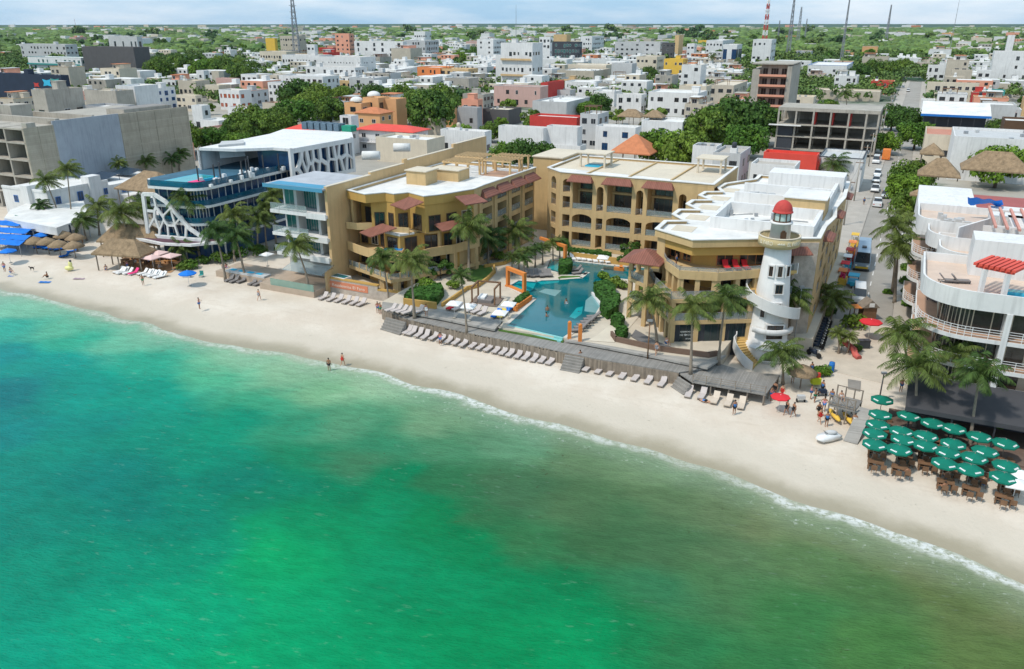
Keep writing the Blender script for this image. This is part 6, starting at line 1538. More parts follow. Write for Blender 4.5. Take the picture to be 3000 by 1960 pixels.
# ---------------------------------------------------------------- palms
def frond_crown(seed,n=22,L=3.6,wind=(.55,.15)):
    rng=random.Random(seed);b=MB()
    for i in range(n):
        a=2*math.pi*i*.618+rng.uniform(-.2,.2);tier=i/n;el=R(72-95*tier+rng.uniform(-10,10));ln=L*rng.uniform(.85,1.1)*(1-.15*(tier>.8))
        K=9;pts=[];dirv=Vector((math.cos(a)*math.cos(el),math.sin(a)*math.cos(el),math.sin(el)));p=Vector((0,0,0))
        for k in range(K+1):
            pts.append(p.copy());t=k/K;d=dirv.copy();d.z-=1.45*t**1.25+.0;d.x+=wind[0]*t;d.y+=wind[1]*t;d.normalize();p=p+d*(ln/K)
        for k in range(K):   # rachis
            q0,q1=pts[k],pts[k+1];ax=(q1-q0).normalized();side=ax.cross(Vector((0,0,1)))
            if side.length<.1: side=Vector((math.sin(a),-math.cos(a),0))
            side.normalize();up=side.cross(ax);w0=.035*(1-k/K)+.012
            b.add([q0-side*w0,q0+side*w0,q1+side*w0*.8,q1-side*w0*.8],[(0,1,2,3)])
            if k==0: continue
            for h in (.0,.34,.67):
                o=q0.lerp(q1,h);t=(k+h)/K;ll=(.62+.25*math.sin(t*math.pi))*math.sin(math.pi*(.12+.86*t))**.6*rng.uniform(.85,1.1)
                for sg in (-1,1):
                    e=o+side*sg*ll*.80+ax*ll*.42-Vector((0,0,1))*ll*(.55+.35*rng.random())
                    m_=o.lerp(e,.5)+up*.06;wv=ax*.05
                    b.add([o-wv,o+wv,m_+wv,m_-wv],[(0,1,2,3)]);b.add([m_-wv,m_+wv,e],[(0,1,2)])
    for k in range(7):
        a=k*.9;b.mat(1).ell((.18*math.cos(a),.18*math.sin(a),-.22),(.13,.13,.15),6,4)
    return b.mesh('crown',[PALMF,mat('coconuts',(.25,.22,.06),.6)])
CROWNS=[frond_crown(1),frond_crown(2,20),frond_crown(3,23,3.4,(.75,.0)),frond_crown(4,22,3.0,(.35,.3))]
PALMS=[]
def palm(uc,vc,ub,vb,zb,label,s=1.,k=0):
    x,y=G(ub,vb,zb);zc=zof(uc,vc,y);d=y*CP+(H-zc)*SP;xc=(uc-CXP)/F_PX*d
    th=thing('palm_tree',label,'palm tree',(x,y,zb),group='coconut palms');b=MB();hgt=zc-zb
    n=9;pts=[];rad=[]
    for i in range(n+1):
        t=i/n;e=t**1.5;pts.append((x+(xc-x)*e,y+.25*math.sin(t*3+ub),zb-.2+(hgt+.2)*t));rad.append((.17-.08*t+.09*(1-t)**6)*max(.8,s))
    b.tube(pts,rad,8);b.build('trunk',BARK,th)
    c=bpy.data.objects.new('crown',CROWNS[k%4]);c.parent=th;c.location=(pts[-1][0]-x,pts[-1][1]-y,hgt);c.scale=(s,s,s);c.rotation_euler=(0,0,R(random.uniform(-25,25)) if k%4!=9 else 0);col.objects.link(c);PALMS.append(th)
PL=[(197,497,214,671,0,'tallest slim palm in front of the concrete building'),(133,530,186,665,0,'palm leaning left over the white beach club',1,1),(119,600,129,668,0,'short palm at the white canopy edge',.75,2),
(347,480,352,545,2.5,'palm behind the large thatch roof',.9,3),(429,472,430,530,2,'palm at the foot of the concrete wall, left',.9,0),(505,465,505,505,3,'palm at the foot of the concrete wall, middle',.9,1),(527,450,527,498,3,'palm at the foot of the concrete wall, right',.9,2),
(357,623,392,749,0,'largest palm, standing over the beach palapa',1.35,0),(286,604,290,690,0,'palm left of the beach palapa',1.1,1),(244,645,254,705,0,'low palm left of the beach palapa',1.0,2),(411,598,432,690,0,'palm right of the beach palapa',1.05,3),
(547,585,587,760,0,'leaning palm before the lattice fin of the blue hotel',1.25,0),(532,725,531,770,0,'short palm above the beach restaurant',.9,1),(630,678,660,820,0,'leaning palm right of the green bushes',1.05,2),
(683,630,689,765,0,'palm nearest the blue hotel corner',1.1,0),(692,690,718,822,0,'palm rising from the small sea terrace',1.15,3),(757,640,757,740,0,'palm between blue hotel and grey apartments, left',1.05,1),(799,572,810,725,0,'tall palm between blue hotel and grey apartments',1.1,2),(776,610,782,735,0,'middle palm between blue hotel and grey apartments',1.0,0),
(866,718,905,848,1,'palm on the glass fenced terrace',1.0,1),(1119,758,1142,898,0,'palm in front of the left hotel wing, on the sand',.95,2),(1202,765,1214,936,1.5,'palm growing through the boardwalk end',1.05,0),
(1373,665,1374,821,2,'tallest garden palm beside the left wing',1.35,3),(1509,675,1509,752,2,'garden palm by the stepped bays',1.2,1),(1430,700,1431,770,2,'lower garden palm among shrubs',1.1,2),(1560,640,1562,700,2,'garden palm near the path end',.0,2),
(1350,808,1368,972,1.5,'thin bare palm by the daybed pergola',.62,3),
(1900,878,1925,1008,2,'palm at the left corner of the right wing',1.0,0),(2030,900,2023,1092,1.5,'palm before the inked shop window',.98,1),(2126,875,2105,1066,1.5,'palm between shop windows and lighthouse',1.0,2),(2316,872,2308,1024,0,'palm right of the lighthouse',1.08,3),(2287,1033,2295,1128,0,'short palm at the end of the low deck',.95,0),
(2423,855,2418,925,0,'palm on the street side of the hotel, left',.8,1),(2446,876,2433,953,0,'palm on the street side of the hotel, right',.85,2),(2456,978,2454,1035,0,'small round-headed palm in the plaza, left',.5,3),(2486,986,2484,1036,0,'small round-headed palm in the plaza, right',.45,0),
(2622,665,2611,861,0,'taller of the paired palms beside the street',1.2,1),(2632,725,2620,888,0,'shorter of the paired palms beside the street',1.2,2),(2640,640,2650,700,0,'palm farther up the street',1.05,3),
(2445,482,2448,560,0,'big palm behind the hotel, in front of the white box',1.45,0),(2477,275,2480,330,0,'palm rising behind the unfinished frame roof',1.3,1),
(2691,1075,2676,1258,0,'front palm among the green parasols, left',1.1,0),(2645,980,2662,1198,0,'tall palm at the corner of the charcoal awning',1.05,2),(2872,1095,2840,1312,0,'leaning palm among the green parasols, right',1.0,3),(2805,1040,2775,1228,0,'palm bending before the charcoal awning',.85,1),
(1370+290,208,1664,262,0,'roof-top palm near the centre',.0,1),(2085,165,2088,212,0,'distant palm left of the navy-arched building',1.4,1),(1830,232,1832,262,0,'distant palm by the beige terrace house',.9,0),(1470+440,620,1911,700,0,'',.0,0)]
for p in PL:
    if len(p)>6 and p[6]==0: continue
    palm(*p)
for i,(u,v) in enumerate([(1500,805),(1520,795),(1545,790),(1568,782),(1590,775),(1535,810),(1620,765),(1640,760)]):
    palm(u,v-52,u,v,2.,'low fan palm in the planting behind the island loungers, '+nth(i,8),.52,i)
# ---------------------------------------------------------------- hedges and shrubs
def hedge(pts,z0,z1,label,m=None,name='hedge',n=9):
    mb=MB();rng=random.Random(len(label));cx=sum(p[0] for p in pts)/len(pts);cy=sum(p[1] for p in pts)/len(pts)
    th=thing(name,label,'hedge',(cx,cy,z0));x0=min(p[0] for p in pts);x1=max(p[0] for p in pts);y0=min(p[1] for p in pts);y1=max(p[1] for p in pts)
    mb.prism([(cx+(p[0]-cx)*.93,cy+(p[1]-cy)*.93) for p in pts],z0,z1-.05)
    def inside(x,y):
        c=False
        for i in range(len(pts)):
            a,b=pts[i-1],pts[i]
            if (a[1]>y)!=(b[1]>y) and x<(b[0]-a[0])*(y-a[1])/(b[1]-a[1]+1e-9)+a[0]: c=not c
        return c
    cnt=int(min(3500,60*(x1-x0)*(y1-y0)))
    for _ in range(cnt):
        x,y=rng.uniform(x0,x1),rng.uniform(y0,y1)
        if not inside(x,y): continue
        z=z1+rng.uniform(-.12,.1);s=.17;t=rng.uniform(0,3.1);u=Vector((math.cos(t),math.sin(t),rng.uniform(-.4,.4)));v=Vector((-math.sin(t),math.cos(t),rng.uniform(-.5,.5)));p=Vector((x,y,z));mb.add([p-u*s-v*s*.6,p+u*s-v*s*.6,p+u*s+v*s*.6,p-u*s+v*s*.6],[(0,1,2,3)])
    per=[(pts[i-1],pts[i]) for i in range(len(pts))]
    for a,b in per:
        l=math.hypot(b[0]-a[0],b[1]-a[1])
        for _ in range(int(l*30*(z1-z0)*2)):
            t=rng.random();z=rng.uniform(z0,z1);s=.15;p=Vector((a[0]+(b[0]-a[0])*t+rng.uniform(-.08,.08),a[1]+(b[1]-a[1])*t+rng.uniform(-.08,.08),z));u=Vector(((b[0]-a[0])/l,(b[1]-a[1])/l,rng.uniform(-.4,.4)));v=Vector((rng.uniform(-.4,.4),rng.uniform(-.4,.4),1));mb.add([p-u*s-v*s,p+u*s-v*s,p+u*s+v*s,p-u*s+v*s],[(0,1,2,3)])
    mb.build('foliage',m or HEDGE,th);return th
def shrub(u,v,z,r,label,m=None,h=None):
    x,y=G(u,v,z);th=thing('shrub',label,'shrub',(x,y,z));rng=random.Random(int(u+v));b=MB();cl=[((x+rng.uniform(-.5,.5)*r,y+rng.uniform(-.5,.5)*r,z+(h or r)*rng.uniform(.3,.75)),r*rng.uniform(.45,.7)) for _ in range(7)]
    leaf_cloud(b,cl,70,.22+.05*r,rng);b.build('foliage',m or LEAFY,th)
    b=MB();b.tube([(x,y,z-.05),(x,y,z+(h or r)*.6)],.05,5);b.build('stem',BARK2,th);return th
# ================================================================ pool, decks, garden
g2=lambda u,v,z=2.:G(u,v,z)
def pool():
    P=[g2(*p) for p in ((1490,950),(1560,966),(1652,988),(1700,955),(1745,920),(1760,895),(1741,873),(1752,846),(1790,815),(1850,820),(1900,825),(1965,805),(1965,792),(1872,784),(1800,780),(1735,772),(1680,766),(1612,760),(1600,790),(1640,800),(1645,806),(1700,806),(1722,798),(1718,806),(1706,815),(1640,820),(1588,822),(1572,826),(1520,822),(1492,838),(1535,864),(1572,876))]
    th=thing('swimming_pool','large free-form blue-green swimming pool in the middle of the hotel court','swimming pool',(P[0][0],P[0][1],2))
    b=MB();b.prism(P,1.9,2.015);b.build('water',POOLW,th)
    e=MB();n=len(P)
    for i in range(n):
        a,c=P[i],P[(i+1)%n];f=Fr(a,c)
        if i in (0,1): continue
        e.fb(f,-.05,f.L+.05,-.45,.03,1.92,2.06)
    e.build('coping',mat('pool_coping',(.60,.55,.48),.8),th)
    f=Fr(P[0],P[2]);e=MB();e.fb(f,0,f.L,-.35,-.0,1.3,1.99);e.fb(f,0,f.L,-.8,-.35,1.3,1.75);e.build('overflow_edge',mat('aqua_tiles',(.22,.52,.50),.25,.15,3,spec=.5),th)
    for pts,m,nm in (([(1578,855),(1598,846),(1645,851),(1626,868)],POOLT,'sunken_table'),([(1712,912),(1716,880),(1738,862),(1768,908),(1748,917)],POOLT,'shallow_ledge'),([(1668,928),(1690,902),(1708,898),(1704,920),(1684,934)],POOLL,'shallow_seat'),([(1500,838),(1520,826),(1570,830),(1560,850),(1530,856)],POOLL,'spa_basin'),([(1614,764),(1676,770),(1668,778),(1640,796),(1606,786)],POOLL,'shallow_entry'),([(1575,826),(1640,823),(1636,828),(1585,834)],POOLL,'shallow_step'),([(1860,800),(1962,795),(1962,812),(1940,818)],POOLT,'shallow_back')):
        b=MB();b.prism([g2(*p) for p in pts],2.0,2.022);b.build(nm,m,th)
    b=MB();f=Fr(g2(1770,862-0),g2(1772,910));f=Fr(g2(1735,862),g2(1772,912));b.fb(f,0,f.L,-.15,.15,1.9,2.35);b.build('white_divider',WHITE,th)
pool()
def lawn(pts,z,label,m=None):
    b=MB();b.prism([G(*p,z) for p in pts],z-.3,z);return tag(b.build('lawn',m or GRASS),label,kind='structure')
lawn([(1472,957),(1490,956),(1652,994),(1650,1001),(1460,966)],1.72,'narrow lawn strip below the pool')
lawn([(1375,795),(1400,775),(1440,782),(1448,800),(1410,830),(1380,822)],2.04,'lawn patch beside the garden path')
lawn([(1635,812),(1650,806),(1700,808),(1690,816),(1640,820)],2.04,'lawn on the pool island')
lawn([(1862,965),(1925,1000),(1972,1018),(1880,1004),(1848,985)],2.03,'slate paving by the right wing',mat('slate_paving',(.17,.165,.165),.8,.2,.8))
def curb(pts,z0,z1,label,m=OCHRE,w_=.3,name='planter_wall'):
    th=thing(name,label,'wall',(*G(*pts[0],z0),z0));b=MB();P=[G(*p,z0) for p in pts]
    for i in range(len(P)-1): f=Fr(P[i],P[i+1]);b.fb(f,-.0,f.L+.12,0,w_,z0-.02,z1)
    b.build('wall',m,th)
curb([(1298,898),(1325,882),(1370,850),(1400,843),(1430,822),(1452,800),(1450,785)],2.0,2.55,'low curving ochre wall round the garden palms')
curb([(1182,893),(1275,905)],2.0,2.9,'ochre planter front below the left wing')
curb([(1420,785),(1480,775),(1500,765)],2.0,2.5,'ochre kerb along the path to the rear wing')
curb([(1788,983),(1800,1000),(1925,1028),(2075,1048),(2100,1043)],2.0,2.6,'brown retaining wall in front of the shop windows',mat('brown_wall',(.17,.11,.08),.8,.15,.6))
curb([(1668,756),(1930,790)],2.0,3.0,'long ochre wall at the foot of the rear wing')
hedge([g2(*p) for p in ((1186,885),(1205,866),(1290,850),(1300,868),(1278,896))],2.0,3.1,'dense hedge bed below the left hotel wing')
hedge([g2(*p) for p in ((1504,898),(1515,886),(1545,868),(1552,878),(1520,902))],2.0,2.8,'small hedge in the orange planter by the pool')
hedge([g2(*p) for p in ((1740,848),(1775,840),(1800,855),(1802,880),(1815,884),(1808,920),(1780,935),(1758,920),(1762,890),(1745,875))],2.0,3.1,'stepped clipped hedge on the right side of the pool')
hedge([g2(*p) for p in ((1637,806),(1640,785),(1672,780),(1676,795),(1660,806))],2.0,3.4,'square clipped hedge on the pool island')
hedge([g2(*p) for p in ((1633,734),(1640,722),(1664,722),(1664,736))],2.0,3.3,'square clipped hedge at the rear steps')
hedge([g2(*p) for p in ((1665,748),(1668,740),(1790,755),(1788,762))],2.0,2.9,'long low hedge behind the back row of loungers')
hedge([g2(*p) for p in ((1790,952),(1812,938),(1828,955),(1815,970))],2.0,3.2,'upper of two round hedges beside the sand path')
hedge([g2(*p) for p in ((1803,990),(1820,968),(1838,985),(1825,998))],2.0,3.0,'lower of two round hedges beside the sand path')
for i,(u,v,r,lab) in enumerate(((1800,835,1.3,'olive round shrub on the pool bed'),(1770,815,.9,'dark shrub under the small pool tree'),(1820,845,1.1,'bright shrub on the pool bed, right'),(1410,735,1.5,'large fern-like shrub by the garden palms'),(1460,760,1.3,'shrub on the left of the garden path'),(1380,750,1.4,'shrub against the left wing corner'),(1330,845,1.1,'shrub at the left wing entrance'),(1250,850,1.6,'broad shrub against the left wing piers'),(1825,772,1.2,'shrub in the orange pool planter'),(1870,775,1.0,'shrub behind the right loungers'),
  (1700,742,.8,'shrub at the foot of the rear wing, left'),(1752,745,.8,'shrub at the foot of the rear wing, middle'),(650,768,1.6,'dark bush at the foot of the blue hotel, first from left',),(700,752,1.7,'dark bush at the foot of the blue hotel, second'),(765,745,1.8,'dark bush at the foot of the blue hotel, third'),(830,738,1.6,'dark bush between blue hotel and grey apartments'),(540,790,1.4,'bright bush beside the beach restaurant, left'),(565,785,1.3,'bright bush beside the beach restaurant, middle'),(600,770,1.2,'bright bush beside the beach restaurant, right'),(740,735,.8,'clipped box shrub on the terrace'),
  (2500,960,1.8,'big round shrub in the plaza'),(2472,1010,.6,'small plant beneath the round-headed palms'),(2506,1028,.7,'small plant by the red slide'),(2405,1098,1.1,'bright bush beside the thatch kiosk'),(2440,918,.9,'bush beside the hotel street wall, right'),(2425,925,.9,'bush beside the hotel street wall, left'),(2430,700,.0,''),(2600,860,.7,'plants at the palm foot'),(2660,870,1.2,'hedge bush left of the white condominium, upper'),(2668,900,1.1,'hedge bush left of the white condominium, lower'),(2655,830,1.1,'bush under the condominium balconies'),(2910,1255,.9,'bright potted plant before the restaurant'),(1880,860,.9,'fan plant by the pavilion'),(2660,790,1.3,'dense bush on the right pavement'),(2655,745,1.3,'dense bush farther up the right pavement'),(2665,690,1.4,'leafy bush by the right pavement'),(2640,620,1.2,'roadside bush below the street trees'))):
    if r: shrub(u,v,2. if (u<2000 and v<930 and u>1000) else 0.05,r,lab,LEAFY if i%2 else LEAF)
# decks
def deck(name,pts,z,th_,label,m,skirt=0):
    t=thing(name,label,'deck',(*G(*pts[0],z),0));b=MB();P=[G(*p,z) for p in pts];b.prism(P,z-th_,z);b.build('planks',m,t);return t,P
t_,P_=deck('boardwalk',[(1119,903),(1191,934),(1359,972),(1500,1000),(1638,1028),(1750,1051),(1989,1090),(2075,1079),(1925,1048),(1700,1007),(1655,998),(1462,964),(1445,950),(1119,886)],1.55,.12,'long grey wooden boardwalk between pool and beach',DECK)
sk=MB();rng_=random.Random(2)
for i in range(0,6):
    f=Fr(P_[i],P_[i+1]);n=int(f.L/.16)
    for k in range(n):
        s=f.L*k/n;h=1.42+rng_.uniform(-.12,.16)*(1 if i in (1,2,3) else .0);sk.fb(f,s+.01,s+f.L/n-.01,-.1+rng_.uniform(-.03,.03),.0,-.5,h)
sk.build('stake_fence',mat('stakes',(.27,.22,.17),.9,.25,1.2,rnd=.22),t_)
deck('deck',[(1119,900),(1200,916),(1290,932),(1449,965),(1472,940),(1290,905),(1121,884)],1.97,.25,'raised grey deck at the left end of the boardwalk',DECK2)
deck('deck',[(1655,996),(1700,1003),(1925,1046),(2073,1077),(2099,1060),(2128,1040),(2070,1046),(1925,1022),(1790,996),(1700,990)],1.95,.25,'raised pale deck below the shop windows',DECK2)
tl,PL_=deck('low_deck',[(1989,1092),(2028,1118),(2243,1156),(2286,1099),(2190,1088),(2100,1064),(2075,1080)],1.35,.15,'low weathered deck on posts at the foot of the lighthouse',DECK)
b=MB()
for i in (0,1,2):
    f=Fr(PL_[i],PL_[i+1]);n=max(1,int(f.L/1.6))
    for k in range(n+1): s=min(f.L*k/n,f.L-.15);b.fb(f,s,s+.14,.1,.24,-.4,1.2)
b.build('post',POLEG,tl)
b=MB();f=Fr(PL_[1],PL_[2])
for h in (.35,.6,.85): b.fb(f,0,f.L,.02,.05,1.35+h,1.39+h)
for k in range(6): s=f.L*k/5;b.fb(f,max(0,s-.1),max(.08,s-.02),.0,.09,1.35,2.3)
b.build('rope_railing',POLEG,tl)
def stairs(pa,pb,ztop,n,depth,label,out=None):
    "treads running down toward the water from the edge pa-pb"
    A,B=G(*pa,ztop),G(*pb,ztop);f=Fr(A,B);t=thing('steps',label,'steps',(*A,0));b=MB()
    for k in range(n): b.fb(f,0,f.L,-depth*(k+1)/n,-depth*k/n,-.4,ztop*(1-(k+.6)/n))
    b.build('treads',WOOD,t)
stairs((1133,925),(1190,940),1.5,5,1.4,'wooden steps down to the sand at the boardwalk end')
stairs((1657,1035),(1712,1045),1.5,6,1.7,'wide wooden steps in the middle of the boardwalk')
stairs((1989,1098),(2026,1122),1.3,4,1.0,'small steps beside the low deck')
# orange frames and planters by the pool
def orange_frame(u0,v0,u1,v1,h,label,both=True,z=2.):
    A,B=G(u0,v0,z),G(u1,v1,z);f=Fr(A,B);t=thing('pool_frame',label,'frame',(*A,z));b=MB()
    if both: b.fb(f,0,.45,0,.45,z,z+h);b.fb(f,f.L-.45,f.L,0,.45,z,z+h);b.fb(f,0,f.L,-.02,.47,z+h,z+h+.5);b.fb(f,-.1,f.L+.1,-.1,.55,z,z+.18)
    else: b.fb(f,0,f.L,-.02,.4,z+h,z+h+.45);b.fb(f,f.L-.5,f.L,0,.4,z,z+h)
    b.build('frame',TERRA,t)
orange_frame(1482,838,1535,860,2.5,'orange rectangular frame standing over the spa basin')
orange_frame(1580,748,1655,775,2.7,'long orange beam frame at the back of the pool',both=False)
for u,v,lab in ((1668,990,'left orange pillar by the shower steps'),(1699,998,'right orange pillar by the shower steps')):
    x,y=g2(u,v);t=thing('pillar',lab,'pillar',(x,y,1.6));b=MB();b.box(x-.22,x+.22,y-.22,y+.22,1.6,4.0);b.build('shaft',TERRA,t);b=MB();b.lathe(x,y,[(.24,4.0),(.24,4.08),(.12,4.2),(.01,4.25)],10);b.build('cap',TERRA,t)
curb([(1498,905),(1510,912),(1558,880)],2.0,2.7,'orange pierced planter wall on the pool edge',TERRA,.35)
curb([(1798,792),(1824,795),(1824,786)],2.0,2.5,'orange planter on the far pool edge',TERRA,.5)
sheet('sand_path',[g2(*p) for p in ((1745,985),(1790,950),(1830,915),(1850,870),(1880,862),(1905,880),(1870,930),(1840,965),(1800,1003),(1720,998))],2.02,mat('sand_path',(.62,.55,.44),.9,.1,.4),'pale sand path right of the pool',.03)
# daybed pergola
def daybed():
    x,y=g2(1418,880);t=thing('daybed_pergola','brown timber pergola frame with a cushioned daybed on a square mat','pergola',(x,y,2));f=Fr((x-1.7,y-1.6),ang=R(-14))
    b=MB();b.fb(f,-.3,3.7,-.3,3.5,2.0,2.1);b.build('platform',mat('dark_mat',(.2,.15,.12)),t);b=MB()
    for i in (0,3.2):
        for j in (0,3.0): b.fb(f,i,i+.2,j,j+.2,2.1,4.5)
    for i in (0,3.2): b.fb(f,i,i+.2,.2,3.0,4.3,4.5)
    b.fb(f,.2,3.2,3.0,3.2,4.3,4.5);b.build('frame',WOODB,t)
    b=MB();b.fb(f,.7,2.7,.6,2.6,2.1,2.5);b.build('daybed',CUSHG,t)
    b=MB();b.fb(f,.6,1.6,1.,2.7,2.5,2.75);b.build('canopy_cloth',FABW,t)
daybed()
for i,(u,v,r) in enumerate(((1485,822,.3),)): pass
def lamp_post(u,v,z,h,label,arm=False,m=None):
    x,y=G(u,v,z);t=thing('lamp_post',label,'lamp post',(x,y,z));b=MB();b.tube([(x,y,z),(x,y,z+h)],[.09,.06],8);b.build('pole',m or METAL,t);b=MB()
    if arm: b.box(x-.1,x+1.1,y-.06,y+.06,z+h-.1,z+h)
    b.box(x-.28,x+.28,y-.15,y+.15,z+h,z+h+.22);b.build('lamp_head',METAL,t)
lamp_post(1897,1050,1.6,4.6,'red-brown light post standing on the boardwalk',m=WOODB)
lamp_post(2322,1035,0,8.5,'tall pale street lamp right of the lighthouse',arm=True)
lamp_post(2575,1175,0,3.2,'thin dark pole beside the first green parasol',m=DMETAL)
lamp_post(2651,1075,0,5.4,'white pole beside the plaza steps',m=WMETAL)
lamp_post(745,738,0,4.0,'pale curved lamp before the blue hotel',arm=True)
# ================================================================ loungers
def make_lounger(name,m1,m2,label):
    t=lthing(name,label,'lounger');b=MB();b.box(-.33,.33,-.95,.35,.24,.36);b.build('seat',m1,t)
    b=MB();c,s=math.cos(R(48)),math.sin(R(48));L=.78
    P=[(-.33,.35,.26),(.33,.35,.26),(.33,.35+L*c,.26+L*s),(-.33,.35+L*c,.26+L*s)];Q=[(x,y-.08,z+.1) for x,y,z in P]
    b.add(P+Q,[(3,2,1,0),(4,5,6,7),(0,1,5,4),(1,2,6,5),(2,3,7,6),(3,0,4,7)]);b.build('backrest',m1,t)
    b=MB();b.box(-.34,-.30,-.95,.9,.17,.235);b.box(.30,.34,-.95,.9,.17,.235)
    b.box(-.3,.3,-.95,-.9,.17,.235);b.build('frame',m2,t)
    for (x,y) in ((-.3,-.85),(.3,-.85),(-.3,.75),(.3,.75)): b=MB();b.box(x-.03,x+.03,y-.03,y+.03,0,.17);b.build('leg',m2,t)
    return t
LN_T=make_lounger('lounger',CUSH,POLEG,'');LN_G=make_lounger('lounger',CUSHG,DMETAL,'');LN_W=make_lounger('lounger',FABW,WMETAL,'');LN_C=make_lounger('lounger',FABW,WOODB,'');LN_B=make_lounger('lounger',BLUEF,DMETAL,'');LN_R=make_lounger('lounger',FABR,WOODB,'');LN_P=make_lounger('lounger',PINKF,WMETAL,'');LN_S=make_lounger('lounger',mat('sandy_sling',(.60,.50,.40),.8),POLEG,'');LN_Y=make_lounger('lounger',mat('yellow_towel',(.75,.55,.08),.8),DMETAL,'')
def row(proto,pts,z,rz,lab,group,off=(0,0),jit=4):
    n=len(pts)
    for i,(u,v) in enumerate(pts):
        x,y=G(u,v,z+.2);k=.75 if (group=='loungers below the boardwalk') else 0;x-=k*E2[0];y-=k*E2[1];place(proto,(x,y,z),rz+R(random.uniform(-jit,jit)),lab.replace('#',nth(i,n)),group=group)
cv=lambda L,ox,oy,s:[(ox+x/s,oy+y/s) for x,y in L]
row(LN_T,cv([(480,672),(520,682),(582,697),(640,715),(718,722),(790,738),(855,752),(922,765),(990,782),(1075,795),(1145,810),(1215,825),(1285,840),(1350,855),(1412,870),(1485,885),(1555,900),(1630,915),(1702,925),(1775,942)],1050,750,3.11),.0,A0,'taupe lounger, # in the long row below the stake fence','loungers below the boardwalk')
row(LN_T,cv([(85,690),(195,710),(300,730),(408,755),(525,775),(643,800),(765,825)],1700,850,3.11),.0,A0,'taupe lounger, # of seven between the steps and low deck','loungers below the boardwalk')
row(LN_T,cv([(1005,920),(1127,935)],1700,850,3.11),.0,A0,'taupe lounger, # of the pair at the low deck','loungers below the boardwalk')
row(LN_S,cv([(1245,975),(1365,1000),(1482,1022)],1700,850,3.11),.0,A0,'paler sandy lounger, # of three beside the low deck posts','loungers below the boardwalk')
row(LN_T,cv([(150,1468),(222,1480),(292,1490),(362,1503),(432,1513),(497,1525)],900,400,3.11),.0,A0,'taupe lounger, # of six below the sign wall','loungers below the sign wall')
row(LN_G,cv([(850,1460),(895,1470),(962,1472),(1062,1490),(1112,1497),(1205,1508),(1262,1515),(1320,1523),(1375,1530),(1428,1540)],400,350,3.11),.0,A0,'grey lounger, # in the row before the glass fenced terrace','loungers before the apartments')
row(LN_C,cv([(1085,1385),(1135,1388),(1305,1402),(1365,1410),(1420,1418),(1475,1430)],0,350,3.11),.0,A0+R(-8),'cream lounger on brown wood, # of the beach restaurant row','loungers of the beach restaurant')
row(LN_W,cv([(1110,1392),(1172,1396),(1340,1412),(1395,1420),(1448,1432)],0,350,3.11),.0,A0+R(-8),'white lounger, # of the beach restaurant row','loungers of the beach restaurant')
row(LN_P,cv([(1222,1400)],0,350,3.11),.0,A0+R(-8),'pink lounger in the beach restaurant row','loungers of the beach restaurant')
row(LN_T,cv([(300,487),(355,492),(402,502),(450,512)],1050,750,3.11),1.97,A0+R(-20),'taupe lounger, # of four on the raised deck end','loungers on the raised deck')
row(LN_T,cv([(905,478),(1020,490),(1075,502),(1132,518),(552,505)],1050,750,3.11),2.,A0+R(-10),'taupe lounger, # on the terrace between white parasols','loungers on the terrace')
row(LN_R,cv([(852,468)],1050,750,3.11),2.,A0+R(-10),'lounger with a brown-red towel on the terrace','loungers on the terrace')
row(LN_B,cv([(1258,540),(1345,508),(1375,482)],1050,750,3.11),2.,A0+R(-10),'lounger with blue towel, # at the pool corner','loungers at the pool corner')
row(LN_Y,cv([(1308,542)],1050,750,3.11),2.,A0,'lounger with a yellow towel at the pool corner','loungers at the pool corner')
row(LN_G,cv([(1540,168),(1580,172),(1622,168),(1662,172),(1702,168),(1742,168)],1050,750,3.11),2.,R(12),'grey lounger, # of six facing the spa basin','loungers on the pool island')
row(LN_G,cv([(1985,125),(2000,155)],1050,750,3.11),2.,R(-70),'grey lounger, # of two on the island point','loungers on the pool island')
row(LN_G,cv([(950,1235),(985,1200),(1015,1170),(1058,1138),(1092,1108),(1128,1080)],1450,650,3.888),2.,R(-80),'dark lounger, # of six along the right pool edge','loungers on the right pool edge')
row(LN_W,cv([(885,415),(945,412),(1005,418),(1068,428),(1138,438),(1205,440),(1272,448)],1450,650,3.888),2.,R(8),'pale lounger, # of the back row behind the pool','loungers behind the pool')
row(LN_G,cv([(1552,505),(1622,510)],1450,650,3.888),2.,R(-30),'grey lounger, # of two near the pavilion','loungers near the pavilion')
row(LN_R,cv([(785,795),(855,795),(920,795)],1800,450,2.393),10.22,R(5),'red lounger, # of three on the right wing balcony','red loungers on the balcony',jit=2)
row(LN_G,cv([(740,555),(900,590),(1010,640)],2500,700,3.11),9.32,R(15),'blue-striped sun chair, # on the condominium balcony','sun chairs of the condominium')
row(LN_G,cv([(860,380),(970,385)],2500,700,3.11),12.95,R(80),'dark lounger, # on the condominium roof terrace','sun chairs of the condominium')
row(LN_B,cv([(225,190),(0,0)][:1],2500,700,3.11)[:0],0,0,'','')
